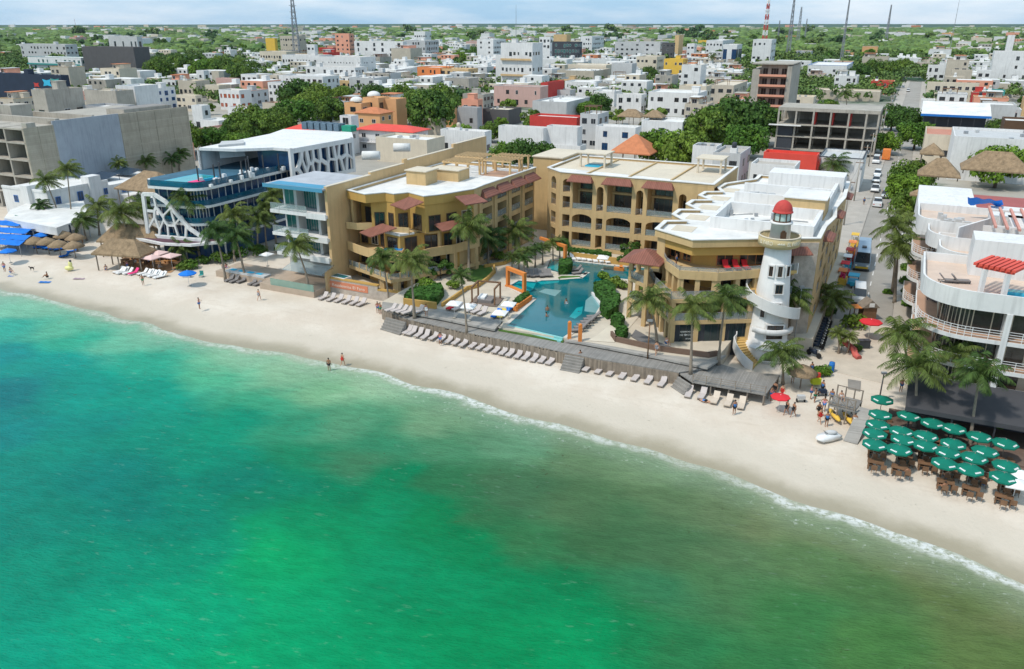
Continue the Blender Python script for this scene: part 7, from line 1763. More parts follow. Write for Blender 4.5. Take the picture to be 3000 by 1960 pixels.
# ================================================================ parasols
def parasol(name,m,n,r,h,label,dz=.42,marks=False,flat=False):
    t=lthing(name,label,'parasol');b=MB();P=[(r*math.cos(2*math.pi*k/n),r*math.sin(2*math.pi*k/n)) for k in range(n)]
    vs=[(0,0,h+dz)];vs+=[(x*.55,y*.55,h+dz*.5) for x,y in P]+[(x,y,h) for x,y in P]+[(x*.99,y*.99,h-.14) for x,y in P]
    fs=[(0,1+k,1+(k+1)%n) for k in range(n)]+[(1+k,1+n+k,1+n+(k+1)%n,1+(k+1)%n) for k in range(n)]+[(1+n+k,1+2*n+k,1+2*n+(k+1)%n,1+n+(k+1)%n) for k in range(n)]
    for f in fs: b.add([vs[i] for i in f],[tuple(range(len(f)))])
    b.build('canopy',m,t)
    b=MB();b.tube([(0,0,0),(0,0,h+dz+.08)],.035,7);b.build('pole',POLEG if marks else WMETAL,t)
    b=MB();b.lathe(0,0,[(.3,0),(.3,.08),(.08,.12)],10);b.build('base',CONC,t)
    if marks:
        b=MB()
        for k in (4,6,1):
            a=2*math.pi*(k+.5)/n;c=math.cos(math.pi/n);rr=r*c*.80;z=h+dz*.5*(1-(.80-.55)/.45)+.02;e=(-math.sin(a),math.cos(a));d=(math.cos(a),math.sin(a))
            for i in range(5):
                s0=-.30+i*.125;q=[(rr*d[0]+(s0+dx)*e[0]+dr*d[0],rr*d[1]+(s0+dx)*e[1]+dr*d[1],z-dr*dz*.5/(.45*r)) for dx,dr in ((0,-.07),(.095,-.07),(.095,.07),(0,.07))];b.add(q,[(0,1,2,3)])
        b.build('print',FABW,t)
    return t
GP=parasol('parasol',FABG,8,1.14,2.25,'',marks=True);WP=parasol('parasol',FABW,4,1.45,2.35,'',.45);BP=parasol('parasol',BLUEF,8,1.35,2.1,'',.5);RP=parasol('parasol',FABR,8,1.4,2.4,'',.3);PP=parasol('parasol',mat('pale_pink_fabric',(.72,.50,.46),.8),4,1.7,2.5,'',.4)
def picnic():
    t=lthing('picnic_table','','table');b=MB();b.box(-.7,.7,-.4,.4,.7,.76);b.build('table_top',WOODB,t)
    for x in (-.55,.55):
        b=MB();b.box(x-.05,x+.05,-.35,.35,0,.7);b.build('leg',WOODB,t)
    return t
def dchair(m=DGREY2,name='chair'):
    t=lthing(name,'','chair');b=MB();b.box(-.24,.24,-.24,.24,.42,.47);b.build('seat',m,t);b=MB();b.box(-.24,.24,.2,.25,.47,.9);b.build('backrest',m,t)
    for x in (-.2,.2):
        for y in (-.2,.2): b=MB();b.box(x-.02,x+.02,y-.02,y+.02,0,.42);b.build('leg',m,t)
    return t
PT=picnic();CH=dchair(WOODB);CHW=dchair(FABW)
GROWS=[('back',[(1090,607),(1510,800),(1685,845),(1895,912),(2112,968)]),('upper middle',[(1075,728),(1312,738),(1055,812),(1450,905),(1680,972),(1945,1032)]),('lower middle',[(1250,868),(1030,885),(1265,935),(1450,985),(1635,1040),(1855,1085),(2120,1152)]),('front',[(1030,975),(1230,1018),(1610,1132),(1820,1182),(2095,1248)])]
for rn,pts in GROWS:
    for i,(x_,y_) in enumerate(pts):
        u,v=2200+x_/2.8275,950+y_/2.8275;x,y=G(u,v,2.45);who='green parasol, %s in the %s row'%(nth(i,len(pts)),rn)
        place(GP,(x,y,-.02),R(random.uniform(-12,12)),'%s before the charcoal awning'%who,group='green parasols on the sand')
        ang=A0+R(random.uniform(-10,10));place(PT,(x+.1,y-.55,0),ang,'brown wooden table under the '+who,group='tables under green parasols')
        for sx,sy,side in ((-.42,-1.1,'near left'),(.42,-1.1,'near right'),(-.4,.15,'far left'),(.4,.15,'far right')):
            place(CH,(x+.1+sx,y-.55+sy*.7+.0,0),ang+(math.pi if sy<0 else 0),'%s chair under the %s'%(side,who),group='chairs under green parasols')
for (x_,y_,lab) in ((2210,1285,'white parasol with pink print at the lower right edge'),(2245,1210,'white parasol at the right edge behind the printed one')):
    x,y=G(2200+x_/2.8275,950+y_/2.8275,2.4);place(WP,(x,y,0),R(20),lab,s=.85)
for i,(u,v) in enumerate(((1330,878),(1373,886),(1490,880),(1465,905),(1767,745))):
    x,y=G(u,v,4.5);place(WP,(x,y,2.),R(30),'square white parasol, '+('by the daybed, left','by the daybed, right','beside the orange planter','before the orange planter','in the back row behind the pool')[i],group='square white parasols')
for u,v,z,lab,p in ((548,795,0,'blue parasol over beach gear beside the bushes',BP),(22,730,0,'blue parasol at the lower edge of the blue tents',BP),(118,684,0,'tilted blue parasol near the flag',BP),(84,671,0,'light blue parasol behind the flag',BP),(2552,942,0,'red parasol beside the plaza hut',RP),(2289,1145,0,'red parasol between palm and walkers',RP),(2958,1078,3.4,'red parasol on the condominium balcony',RP),(465,742,0,'pale pink square parasol, upper, at the beach restaurant',PP),(445,755,0,'pale pink square parasol, lower left, at the beach restaurant',PP),(500,750,0,'pale pink square parasol, right, at the beach restaurant',PP),(780,738,1,'white parasol on the grey terrace',WP),(2660,0,0,'',None)):
    if p: x,y=G(u,v,z+2.4);place(p,(x,y,z),R(20),lab,s=.72 if 'between palm' in lab else None)
# thatch parasols on the left
def thatch_parasol():
    t=lthing('thatch_parasol','','thatch parasol');b=MB();b.lathe(0,0,[(1.75,2.0),(1.8,2.1),(1.0,2.65),(.15,3.05),(.02,3.1)],14);b.build('roof',THATCH,t);b=MB();b.tube([(0,0,0),(0,0,2.9)],.08,7);b.build('pole',POLEG,t);return t
TPR=thatch_parasol()
for i,(u,v) in enumerate(((100,702),(136,704),(170,712),(214,715),(185,685),(220,692),(2352,1078),(145,735-60))):
    if i==7: continue
    x,y=G(u,v,2.5);place(TPR,(x,y,0),0,['thatch parasol by the blue tents','second thatch parasol from the blue tents','third thatch parasol, over blue chairs','rightmost thatch parasol of the front line','thatch parasol behind, left','thatch parasol behind, right','thatch kiosk roof right of the lighthouse'][i],s=1.0 if i<6 else .95,group='thatch parasols')
row(LN_B,cv([(590,640),(640,640),(720,650),(760,655),(830,665),(880,660),(905,675),(960,665),(1110,705),(990,775)],0,600,5.1825),0,R(-40),'blue beach chair, # under the thatch parasols','blue beach chairs')
for i,(u,v,w_,d,h,lab) in enumerate(((372,716,12,5,3.,'rear of the two large thatch palapas on the beach'),(338,752,9,4.5,2.4,'front of the two large thatch palapas on the beach'))):
    palapa(u,v,2.7,w_,d,h,lab,zg=0,rz=-12)
def tents():
    for i,(u,v,w_,d,h) in enumerate(((14,712,7,3.,2.1),(20,695,9,3.2,2.4),(16,676,10,3.4,2.7),(8,655,8,3.,3.2))):
        x,y=G(u,v,h);t=thing('beach_tent','bright blue tent roof at the left edge, '+('lowest','second lowest','second highest','highest')[i],'tent',(x,y,0),group='blue beach tents');f=Fr((x-w_/2,y),ang=A0+R(14));b=MB();n=10
        vs=[(*f.p(w_*a/n,d*c/2),h+.5*math.sin(math.pi*c/2)-.12*abs(math.sin(a*1.3))) for a in range(n+1) for c in (0,1,2)];fs=[(a*3+c,(a+1)*3+c,(a+1)*3+c+1,a*3+c+1) for a in range(n) for c in (0,1)]
        b.add(vs,fs,True);b.add([(p,q,r-.03) for p,q,r in vs],[k[::-1] for k in fs],True);b.build('canopy',BLUEF,t);b=MB()
        for s in (.1,w_/2,w_-.1):
            for dd in (.1,d-.1): p=f.p(s,dd);b.tube([(p[0],p[1],0),(p[0],p[1],h)],.04,6)
        b.build('tent_pole',METAL,t)
tents()
# flag
x,y=G(57,692,0);t=thing('flag','green, white and red flag drooping from a pole by the blue tents','flag',(x,y,0));b=MB();b.tube([(x,y,0),(x,y,4.2)],.04,7);b.build('pole',WMETAL,t)
for k,m in enumerate((mat('flag_green',(.0,.25,.13)),FABW,PINKF)):
    b=MB();n=4;vs=[];
    for a in range(n+1):
        s=k*.75+.75*a/n
        for zz in (4.1,2.9): vs.append((x+.05+s,y+.18*math.sin(s*4),zz-.28*s))
    b.add(vs,[(2*a,2*a+1,2*a+3,2*a+2) for a in range(n)]);b.build('flag_stripe',m,t)
# ================================================================ people
def skin(V,E_,Rr,sub_=1):
    me=bpy.data.meshes.new('s');me.from_pydata(V,E_,[]);o=bpy.data.objects.new('s',me);col.objects.link(o)
    m=o.modifiers.new('k','SKIN')
    for i,r in enumerate(Rr): me.skin_vertices[0].data[i].radius=(r,r) if not isinstance(r,tuple) else r
    me.skin_vertices[0].data[0].use_root=True
    if sub_: o.modifiers.new('u','SUBSURF').levels=sub_
    dg=bpy.context.evaluated_depsgraph_get();dg.update();r=bpy.data.meshes.new_from_object(o.evaluated_get(dg));bpy.data.objects.remove(o);bpy.data.meshes.remove(me)
    out=([tuple(v.co) for v in r.vertices],[tuple(p.vertices) for p in r.polygons]);bpy.data.meshes.remove(r);return out
SKIN_=mat('skin',(.50,.27,.17),.6,.05,5);SKIND=mat('tanned_skin',(.33,.16,.09),.6,.05,5);HAIR=mat('dark_hair',(.03,.02,.015),.6,.1,5)
def body(pose,label,skinm,top,bottom,hair=HAIR,hat=None):
    "one continuous body; top / bottom are shirts and shorts worn over it"
    J=dict(pel=(0,0,.95),wai=(0,0,1.08),che=(0,0,1.32),nek=(0,0,1.47),hed=(0,-.01,1.60),hdt=(0,0,1.70),
      shl=(-.18,0,1.40),ell=(-.25,.02,1.12),wrl=(-.27,-.06,.88),shr=(.18,0,1.40),elr=(.25,.02,1.12),wrr=(.27,-.06,.88),
      hil=(-.10,0,.90),knl=(-.11,-.02,.50),anl=(-.11,.02,.09),tol=(-.12,-.15,.03),hir=(.10,0,.90),knr=(.11,-.02,.50),anr=(.11,.02,.09),tor=(.12,-.15,.03))
    if pose=='walk': J.update(knl=(-.10,-.16,.52),anl=(-.10,-.22,.10),tol=(-.10,-.38,.05),knr=(.10,.06,.50),anr=(.10,.32,.16),tor=(.10,.24,.03),ell=(-.25,.10,1.14),wrl=(-.25,.10,.90),elr=(.25,-.04,1.13),wrr=(.24,-.2,.95))
    if pose=='sit':
        dz=-.78
        for k in list(J):
            x,y,z=J[k]
            if k[:2] not in ('kn','an','to'): J[k]=(x,y,z+dz)
        J.update(knl=(-.13,-.40,.42),anl=(-.14,-.62,.07),tol=(-.14,-.78,.04),knr=(.13,-.38,.40),anr=(.14,-.66,.07),tor=(.14,-.82,.04),wrl=(-.2,-.3,.36),wrr=(.2,-.3,.36),ell=(-.26,-.06,.38),elr=(.26,-.06,.38))
    if pose=='lie':
        for k in list(J): x,y,z=J[k];J[k]=(x,z-.9,.14+y*.4+(.03 if k=='hed' else 0))
    if pose=='arms': J.update(ell=(-.34,-.12,1.22),wrl=(-.2,-.3,1.12),elr=(.36,-.05,1.2),wrr=(.3,-.26,1.2))
    names=list(J);ix={k:i for i,k in enumerate(names)};V=[J[k] for k in names]
    E_=[('pel','wai'),('wai','che'),('che','nek'),('nek','hed'),('hed','hdt'),('che','shl'),('shl','ell'),('ell','wrl'),('che','shr'),('shr','elr'),('elr','wrr'),('pel','hil'),('hil','knl'),('knl','anl'),('anl','tol'),('pel','hir'),('hir','knr'),('knr','anr'),('anr','tor')]
    Rd=dict(pel=.135,wai=.12,che=.14,nek=.055,hed=.095,hdt=.075,shl=.062,shr=.062,ell=.042,elr=.042,wrl=.028,wrr=.028,hil=.095,hir=.095,knl=.062,knr=.062,anl=.04,anr=.04,tol=.035,tor=.035)
    v,f=skin(V,[(ix[a],ix[b]) for a,b in E_],[Rd[k] for k in names])
    b=MB();b.add(v,f,True)
    for s,wr,el in ((-1,'wrl','ell'),(1,'wrr','elr')):
        w_=Vector(J[wr]);d=(w_-Vector(J[el])).normalized();sd=d.cross(Vector((1,0,0)))
        if sd.length<.2: sd=d.cross(Vector((0,1,0)))
        sd.normalize();nn=sd.cross(d)
        pm=w_+d*.05;b.tube([tuple(w_),tuple(pm),tuple(w_+d*.09)],[.027,.036,.03],6)
        for k in range(4):
            o=w_+d*.08+sd*(-.027+.018*k);ln=(.06,.075,.07,.055)[k];b.tube([tuple(o),tuple(o+d*ln*.5+nn*.004),tuple(o+d*ln+nn*.018)],[.009,.008,.006],5)
        o=w_+d*.03-sd*.03;b.tube([tuple(o),tuple(o-sd*.03+d*.025),tuple(o-sd*.035+d*.055)],[.011,.009,.007],5)
    hd=Vector(J['hed']);fw=Vector((0,-1,0)) if pose!='lie' else Vector((0,0,1));up=Vector((0,0,1)) if pose!='lie' else Vector((0,1,0))
    c=hd+fw*.10;b.ell(tuple(c+up*.0),(.014,.02,.02),5,4)
    t=lthing('person',label,'person');b.build('body',skinm,t)
    e=MB()
    for sx in (-.032,.032): q=hd+fw*.086+up*.02+Vector((sx,0,0));e.ell(tuple(q),(.011,.008,.008),5,4)
    e.build('eyes',DMETAL,t);e=MB();q=hd+fw*.088-up*.045;e.ell(tuple(q),(.022,.008,.006),6,4);e.build('mouth',mat('lips',(.4,.12,.1)),t)
    h=MB();q=hd+up*.045-fw*.015;h.ell(tuple(q),(.095,.10,.095) if pose!='lie' else (.095,.095,.09),10,6);h.build('hair',hair,t)
    if hat: h=MB();h.lathe(hd.x,hd.y,[(.2,hd.z+.07),(.2,hd.z+.085),(.11,hd.z+.09),(.1,hd.z+.18),(.01,hd.z+.19)],12);h.build('hat',hat,t)
    def garment(nm,ks,es,k,m):
        i2={a:i for i,a in enumerate(ks)};v,f=skin([J[a] for a in ks],[(i2[a],i2[c]) for a,c in es],[Rd[a]*k+.008 for a in ks]);g=MB();g.add(v,f,True);g.build(nm,m,t)
    if top: garment('shirt',['wai','che','shl','shr','pel'],[('pel','wai'),('wai','che'),('che','shl'),('che','shr')],1.1,top)
    if bottom:
        J['ml']=tuple((Vector(J['hil'])+Vector(J['knl']))*.5);J['mr']=tuple((Vector(J['hir'])+Vector(J['knr']))*.5);Rd['ml']=Rd['mr']=.082
        garment('shorts',['pel','hil','hir','ml','mr'],[('pel','hil'),('pel','hir'),('hil','ml'),('hir','mr')],1.12,bottom)
    return t
def P(u,v,z,rz,tpl,label,s=1.): x,y=G(u,v,z);place(tpl,(x,y,z),R(rz),label,s=s)
WSH=mat('white_shirt',(.75,.75,.74));BSH=mat('black_clothes',(.02,.02,.022));BLS=mat('blue_shirt',(.05,.2,.5));GRS=mat('grey_shirt',(.3,.3,.32));REDS=mat('red_swimsuit',(.6,.04,.03));GNS=mat('green_trunks',(.02,.22,.12));PKS=mat('pink_shirt',(.75,.3,.35))
T_blk=body('walk','',SKIND,BSH,BSH);T_bare=body('stand','',SKIND,None,BSH);T_red=body('walk','',SKIN_,REDS,REDS);T_wh=body('stand','',SKIND,WSH,WSH);T_bl=body('stand','',SKIND,BLS,BSH);T_gr=body('walk','',SKIN_,GRS,GRS);T_sit=body('sit','',SKIND,None,BSH);T_sitw=body('sit','',SKIN_,WSH,BLS);T_lie=body('lie','',SKIN_,BLS,BSH);T_arm=body('arms','',SKIND,PKS,BLS);T_gn=body('arms','',SKIND,None,GNS)
P(2303,1216,-.0,-60,T_blk,'person in black clothes striding on the sand, left of two');P(2323,1222,-.0,-60,T_blk,'person in black clothes striding on the sand, right of two')
P(965,1087,-1.05,180,T_bare,'bare-backed person in dark shorts standing in the shallows');P(1005,1072,-.95,150,T_red,'person in orange-red swimwear walking out of the water')
P(1107,917,.0,20,T_arm,'person in pink top by the boardwalk end, left');P(1115,920,.0,-30,T_gn,'person in green trunks by the boardwalk end, right');P(1249,926,1.97,10,T_wh,'person in white clothes standing on the raised deck')
P(1603,930,1.0,0,T_bare,'dark-haired swimmer standing in the middle of the pool');P(1658,908,1.1,40,T_wh,'person in white shirt standing in the pool');P(1600,950,.9,90,T_gn,'swimmer with arms out nearest the pool edge');P(1696,918,1.75,-40,T_lie,'person floating over the shallow ledge')
P(1699,1064,.25,30,T_bl,'person in blue shirt at the boardwalk steps');P(1922,1040,1.95,0,T_gr,'person in grey walking on the pale deck');P(1952,1006,2.0,20,T_sitw,'person in white sitting before the shop windows')
P(2068,1178,0,60,T_lie,'person lying on the sand before the sandy loungers');P(2289,1168,0,0,T_red,'person in red beside the red parasol');P(2258,1174,0,40,T_arm,'person in pink top below the low deck corner');P(2268,1160,0,-20,T_blk,'person in black beside the low deck');P(2321,1122,0,0,T_gn,'person in green trunks by the kiosk');P(2375,1100,0,10,T_bl,'person in blue shirt at the kiosk')
P(2396,1222,0,10,T_blk,'person in black standing left of the wooden lookout');P(2412,1205,0,-30,T_arm,'person in pink top left of the wooden lookout');P(2400,1240,0,30,T_red,'person in red below the wooden lookout');P(2420,1250,0,0,T_bl,'person in blue shirt near the white watercraft');P(2638,1148,.42,0,T_arm,'person in pink top on the restaurant steps');P(2463,1168,1.75,0,T_sitw,'person sitting on the wooden lookout')
P(15,796,-.05,0,T_arm,'person in pink top standing at the far left of the beach');P(32,798,-.05,60,T_sitw,'person in white sitting at the far left of the beach');P(139,812,-.2,-80,T_sit,'person sitting on a blue towel');P(311,790,0,20,T_sitw,'person in white sitting in front of the palapa');P(656,800,0,0,T_gr,'person in grey beside the leaning palm');P(665,800,0,30,T_arm,'person in pink top beside the leaning palm');P(2407,920,.1,180,T_bl,'person in blue shirt on the pavement beside the hotel');P(1980,782,10.2,60,T_bl,'person in blue shirt on the hotel balcony');P(2585,575,.2,0,T_gr,'person in grey crossing the street');P(2530,600,.2,0,T_bl,'person in blue shirt on the left pavement');P(2752,1168,.42,-20,T_sitw,'diner in white under the charcoal awning, left');P(2838,1208,.42,20,T_sit,'diner without a shirt under the charcoal awning, middle');P(2880,1215,.42,-60,T_sitw,'diner in white under the charcoal awning, right');P(85,712,0,0,T_gn,'person in green trunks by the thatch parasols');P(78,708,0,50,T_red,'person in red between flag and thatch parasols');P(1640,785,2,0,T_sit,'sunbather sitting on the island lounger')
rp=random.Random(17)
for i,(x_,y_) in enumerate([(1250,868),(1455,905),(1685,845),(1895,912),(1635,1040),(1855,1085),(1610,1132),(1030,885),(2112,968),(1230,1018)]):
    x,y=G(2200+x_/2.8275,950+y_/2.8275,2.45);s=(-1,1)[i%2];place((T_sitw,T_sit,T_lie)[0 if i%3 else 1],(x+.1+.42*s,y-1.25,.27),R(180+rp.uniform(-15,15)),'diner %s on the %s side under a green parasol, %s'%('in white' if i%3 else 'without a shirt','right' if s>0 else 'left',nth(i,10)),s=.97)
for i in range(16):
    u,v=rp.choice([(rp.uniform(60,260),rp.uniform(704,735)),(rp.uniform(360,520),rp.uniform(760,800)),(rp.uniform(2330,2440),rp.uniform(1110,1190))]);t=rp.choice([T_wh,T_bl,T_gr,T_arm,T_gn,T_bare]);P(u,v,0,rp.uniform(0,360),t,'small figure standing %s, %s'%('by the thatch parasols' if u<300 else ('by the beach restaurant' if u<600 else 'between kiosk and lookout'),nth(i,17)))
for i,(u,v,t) in enumerate(((760,880,T_gr),(1290,1010,T_arm),(2150,1215,T_bl),(2500,1255,T_wh),(420,835,T_gn),(585,905,T_arm))): P(u,v,0,rp.uniform(0,360),t,'lone beach walker, '+('below the grey loungers','below the boardwalk loungers','below the sandy loungers','right of the wooden ramp','below the beach restaurant','farther down the wet sand')[i])
# ================================================================ vehicles
TYRE=mat('tyre',(.02,.02,.02),.8);CARW=mat('car_white',(.75,.75,.74),.25,.03,1,spec=.6);CARG=mat('car_silver',(.45,.47,.48),.25,.05,1,spec=.6);LAMP=mat('headlight',(.75,.75,.7),.15);REDL=mat('tail_light',(.5,.02,.02),.3)
def vehicle(name,cat,L,Wd,Hh,hood,wsl,rear,paint,label,cargo=None):
    "front at -y"
    t=lthing(name,label,cat);w2=Wd/2;b=MB();zb=.28;bl=.55*Hh if hood>.4 else .45*Hh
    def ring(y,zt,wt): return [(-w2,y,zb),(w2,y,zb),(w2,y,zt*.8+.05),(wt,y,zt),(-wt,y,zt),(-w2,y,zt*.8+.05)]
    b.loft([ring(-L/2,bl*.75,w2*.8),ring(-L/2+.12,bl*.92,w2*.9),ring(-L/2+hood,bl,w2*.93),ring(L/2-rear*.5,bl,w2*.93),ring(L/2-.05,bl*.92,w2*.9),ring(L/2,bl*.8,w2*.85)],True);b.build('body',paint,t)
    y0=-L/2+hood;y1=L/2-rear
    def cab(y,z,wt): return [(-wt,y,z),(wt,y,z)]
    c=MB();wt=w2*.78
    A=[(-w2*.9,y0,bl-.02),(w2*.9,y0,bl-.02),(w2*.9,y1,bl-.02),(-w2*.9,y1,bl-.02)];T=[(-wt,y0+wsl,Hh-.06),(wt,y0+wsl,Hh-.06),(wt,y1-.25,Hh-.06),(-wt,y1-.25,Hh-.06)]
    c.add(A+T,[(3,2,1,0),(0,1,5,4),(1,2,6,5),(2,3,7,6),(3,0,4,7)]);c.build('glass',GLASS,t)
    c=MB();c.loft([[(-wt-.02,y0+wsl-.05,Hh-.07),(wt+.02,y0+wsl-.05,Hh-.07),(wt-.05,y0+wsl,Hh),(-wt+.05,y0+wsl,Hh)],[(-wt-.02,y1-.2,Hh-.07),(wt+.02,y1-.2,Hh-.07),(wt-.05,y1-.25,Hh),(-wt+.05,y1-.25,Hh)]]);
    for f_ in (.36,.68): yy=y0+wsl+(y1-.25-y0-wsl)*f_;c.box(-w2*.9,w2*.9,yy-.04,yy+.04,bl-.02,Hh-.08) if 0 else None
    c.build('roof',paint,t)
    if cargo: c=MB();c.box(-w2*.98,w2*.98,y1+.05,L/2,.75,cargo);c.build('cargo_box',paint if cargo<1.2 else cargo_m,t)
    for x in (-w2+.08,w2-.08):
        for y in (-L/2+.8,L/2-.85):
            wh=MB();wh.tube([(x-.11,y,.33),(x+.11,y,.33)],.33,12);o=wh.build('wheel',TYRE,t);wh=MB();wh.tube([(x-.125,y,.33),(x+.125,y,.33)],.19,10);r_=wh.build('rim',METAL,None,(0,0,0));r_.parent=o
    for x in (-w2*.7,w2*.7):
        h=MB();h.box(x-.16,x+.16,-L/2-.02,-L/2+.1,bl*.6,bl*.78);h.build('headlight',LAMP,t);h=MB();h.box(x-.12,x+.12,L/2-.08,L/2+.02,bl*.6,bl*.8);h.build('tail_light',REDL,t)
    h=MB();h.box(-w2*.95,w2*.95,-L/2-.06,-L/2+.1,.3,.5);h.build('bumper',DMETAL,t)
    return t
cargo_m=mat('orange_cargo',(.75,.22,.05),.5)
CAR=vehicle('parked_car','car',4.4,1.8,1.55,1.1,.75,.25,CARW,'');PICK=vehicle('pickup_truck','pickup truck',5.2,1.85,1.75,1.3,.7,2.0,CARW,'',cargo=1.05);SUV=vehicle('parked_car','car',4.6,1.9,1.75,1.15,.6,.1,CARG,'');VAN=vehicle('van','van',5.2,1.95,2.3,.5,.7,.05,CARW,'')
BUS=vehicle('bus','bus',11,2.5,3.2,.08,.15,.05,mat('bus_blue_grey',(.22,.30,.38),.35,.1,.6,spec=.5),'',);TRK=vehicle('delivery_truck','truck',6,2.2,2.1,.35,.3,4.0,cargo_m,'',cargo=3.0)
b=MB();b.box(-.95,.95,-5.56,-5.5,.5,.8);b.build('yellow_sign',mat('yellow_sign',(.6,.4,.03)),BUS)
b=MB();b.box(-.35,.35,-2.5,-1.5,3.2,3.38);b.build('roof_hatch',DGREY,BUS)
def V(pr,u,v,rz,label,g_='vehicles on the street'): x,y=G(u,v,0.06);place(pr,(x,y,.07),rz,label,group=g_)
V(VAN,2515,880,A0+R(4),'white van facing the beach, nearest vehicle in the street');V(BUS,2525,770,A0+R(2),'blue-grey coach parked behind the blue trike')
V(PICK,2563,560,A0,'white pickup, last of the parked line of three');V(CAR,2566,533,A0,'white car in the middle of the parked line');V(CAR,2570,514,A0,'farthest white car of the parked line')
V(SUV,2594,578,A0,'silver-white car alone in the right lane');V(PICK,2570,602,A0+math.pi,'pale pickup seen from behind in the left lane');V(CAR,2645,556,A0+R(80),'white car half under the street trees');V(TRK,2595,466,A0+math.pi,'orange truck up the street');V(VAN,2566,478,A0,'dark-windowed van beside the orange truck')
V(CAR,2650,850-140,A0,'white car under the roadside bushes');V(SUV,2630,345,A0,'silver car where the road narrows');V(CAR,2660,268,A0,'distant white car at the street top');V(CAR,2645,258,A0,'most distant white car, left of the other')
V(CAR,2640,375,A0+R(10),'white car half hidden by the narrow-road trees')
def trike(label,m):
    t=lthing('cargo_tricycle',label,'tricycle');b=MB();b.box(-.75,.75,-.9,1.2,.5,.9);b.build('body',m,t);b=MB();b.box(-.8,.8,-.9,1.1,1.75,1.85);b.build('roof',m,t);b=MB()
    for x in (-.7,.7):
        for y in (-.85,1.05): b.box(x-.03,x+.03,y-.03,y+.03,.9,1.75)
    b.build('post',DMETAL,t)
    for x,y in ((-.7,.8),(.7,.8),(0,-1.2)): b=MB();b.tube([(x-.06,y,.32),(x+.06,y,.32)],.32,12);b.build('wheel',TYRE,t)
    b=MB();b.box(-.3,.3,-1.45,-1.,.4,1.);b.build('front_cowl',m,t);return t
V(trike('',AQUA),2497,838,A0,'blue roofed trike between coach and white van')
def moto():
    t=lthing('motorcycle','','motorcycle')
    for y in (-.62,.62): b=MB();b.tube([(-.05,y,.3),(.05,y,.3)],.3,12);b.build('wheel',TYRE,t)
    b=MB();b.loft([[(-.1,-.35,.35),(.1,-.35,.35),(.1,-.3,.8),(-.1,-.3,.8)],[(-.14,0,.35),(.14,0,.35),(.12,0,.85),(-.12,0,.85)],[(-.1,.6,.5),(.1,.6,.5),(.08,.6,.75),(-.08,.6,.75)]],True);b.build('body',NAVY,t)
    b=MB();b.box(-.13,.13,-.02,.6,.78,.86);b.build('seat',DMETAL,t);b=MB();b.tube([(-.32,-.5,1.02),(0,-.55,.98),(.32,-.5,1.02)],.02,6);b.tube([(0,-.62,.35),(0,-.5,1.)],.03,6);b.build('handlebar',METAL,t);b=MB();b.ell((0,-.62,.85),(.09,.08,.1),8,5);b.build('headlight',LAMP,t);return t
MO=moto()
for i in range(11):
    u,v=2417-i*2.6,948+i*7.6;x,y=G(u,v,0);place(MO,(x,y,.05),R(70+random.uniform(-10,10)),'dark motorcycle, %s in the packed row beside the hotel'%(nth(i,11,'farthest','nearest') if i in(0,10) else ORD[i]+' from the far end'),group='motorcycles parked beside the hotel')
x,y=G(2383,1046,0);place(MO,(x,y,.05),R(30),'single motorcycle parked apart near the kiosk',s=1.2)
# ================================================================ things on the sand and in the plaza
def lookout():
    A=G(2426,1185,1.75);B=G(2505,1205,1.75);f=Fr(A,B);L=f.L;D=3.0;t=thing('wooden_lookout','grey wooden lookout platform with crossed railings and a ramp to the beach','platform',(*A,0))
    b=MB();b.fb(f,0,L,0,D,1.6,1.75);b.build('platform',DECK,t);b=MB()
    for s in (0.02,L*.33,L*.66,L-.14):
        for d in (.02,D-.14): b.fb(f,s,s+.12,d,d+.12,0,1.6);b.fb(f,s,s+.12,d,d+.12,1.75,2.9)
    b.fb(f,0,L,.03,.11,2.8,2.88);b.fb(f,0,L,.03,.11,1.85,1.92);b.fb(f,0,L,D-.11,D-.03,2.8,2.88)
    for k in range(3):
        s0,s1=L*k/3+.14,L*(k+1)/3-.02
        for (za,zb) in ((1.9,2.8),(2.8,1.9)):
            vs=[(*f.p(s,d),z+h) for d in (.05,.09) for (s,z,h) in ((s0,za,-.04),(s1,zb,-.04),(s1,zb,.04),(s0,za,.04))];b.add(vs,[(0,1,2,3),(7,6,5,4),(0,4,5,1),(3,2,6,7)])
    b.build('railing',POLEG,t)
    r=MB();vs=[(*f.p(L+s,d),z) for (s,d,z) in ((.05,1.4,1.74),(1.35,1.4,1.74),(1.35,-3.6,.1),(.05,-3.6,.1),(.05,1.4,1.6),(1.35,1.4,1.6),(1.35,-3.6,-.05),(.05,-3.6,-.05))];r.add(vs,[(0,3,2,1),(4,5,6,7),(0,1,5,4),(1,2,6,5),(2,3,7,6),(3,0,4,7)]);r.build('ramp',DECK2,t)
    for k,(s,lab) in enumerate(((.6,'yellow kayak stored under the lookout, left'),(2.0,'yellow kayak stored under the lookout, right'))):
        x,y=f.p(s+.3,.2);q=thing('kayak',lab,'kayak',(x,y,0.3));b=MB();b.ell((x,y+.4,.55),(.32,1.5,.25),10,6);b.build('hull',YELLOW,q);b=MB();b.ell((x,y+.4,.76),(.18,.4,.06),8,4);b.build('cockpit',DMETAL,q)
lookout()
sheet('plaza_mat',[G(*p,0) for p in ((2484,1140),(2520,1148),(2522,1118),(2484,1112))],.08,WOOD,'square wooden mat behind the lookout',.06)
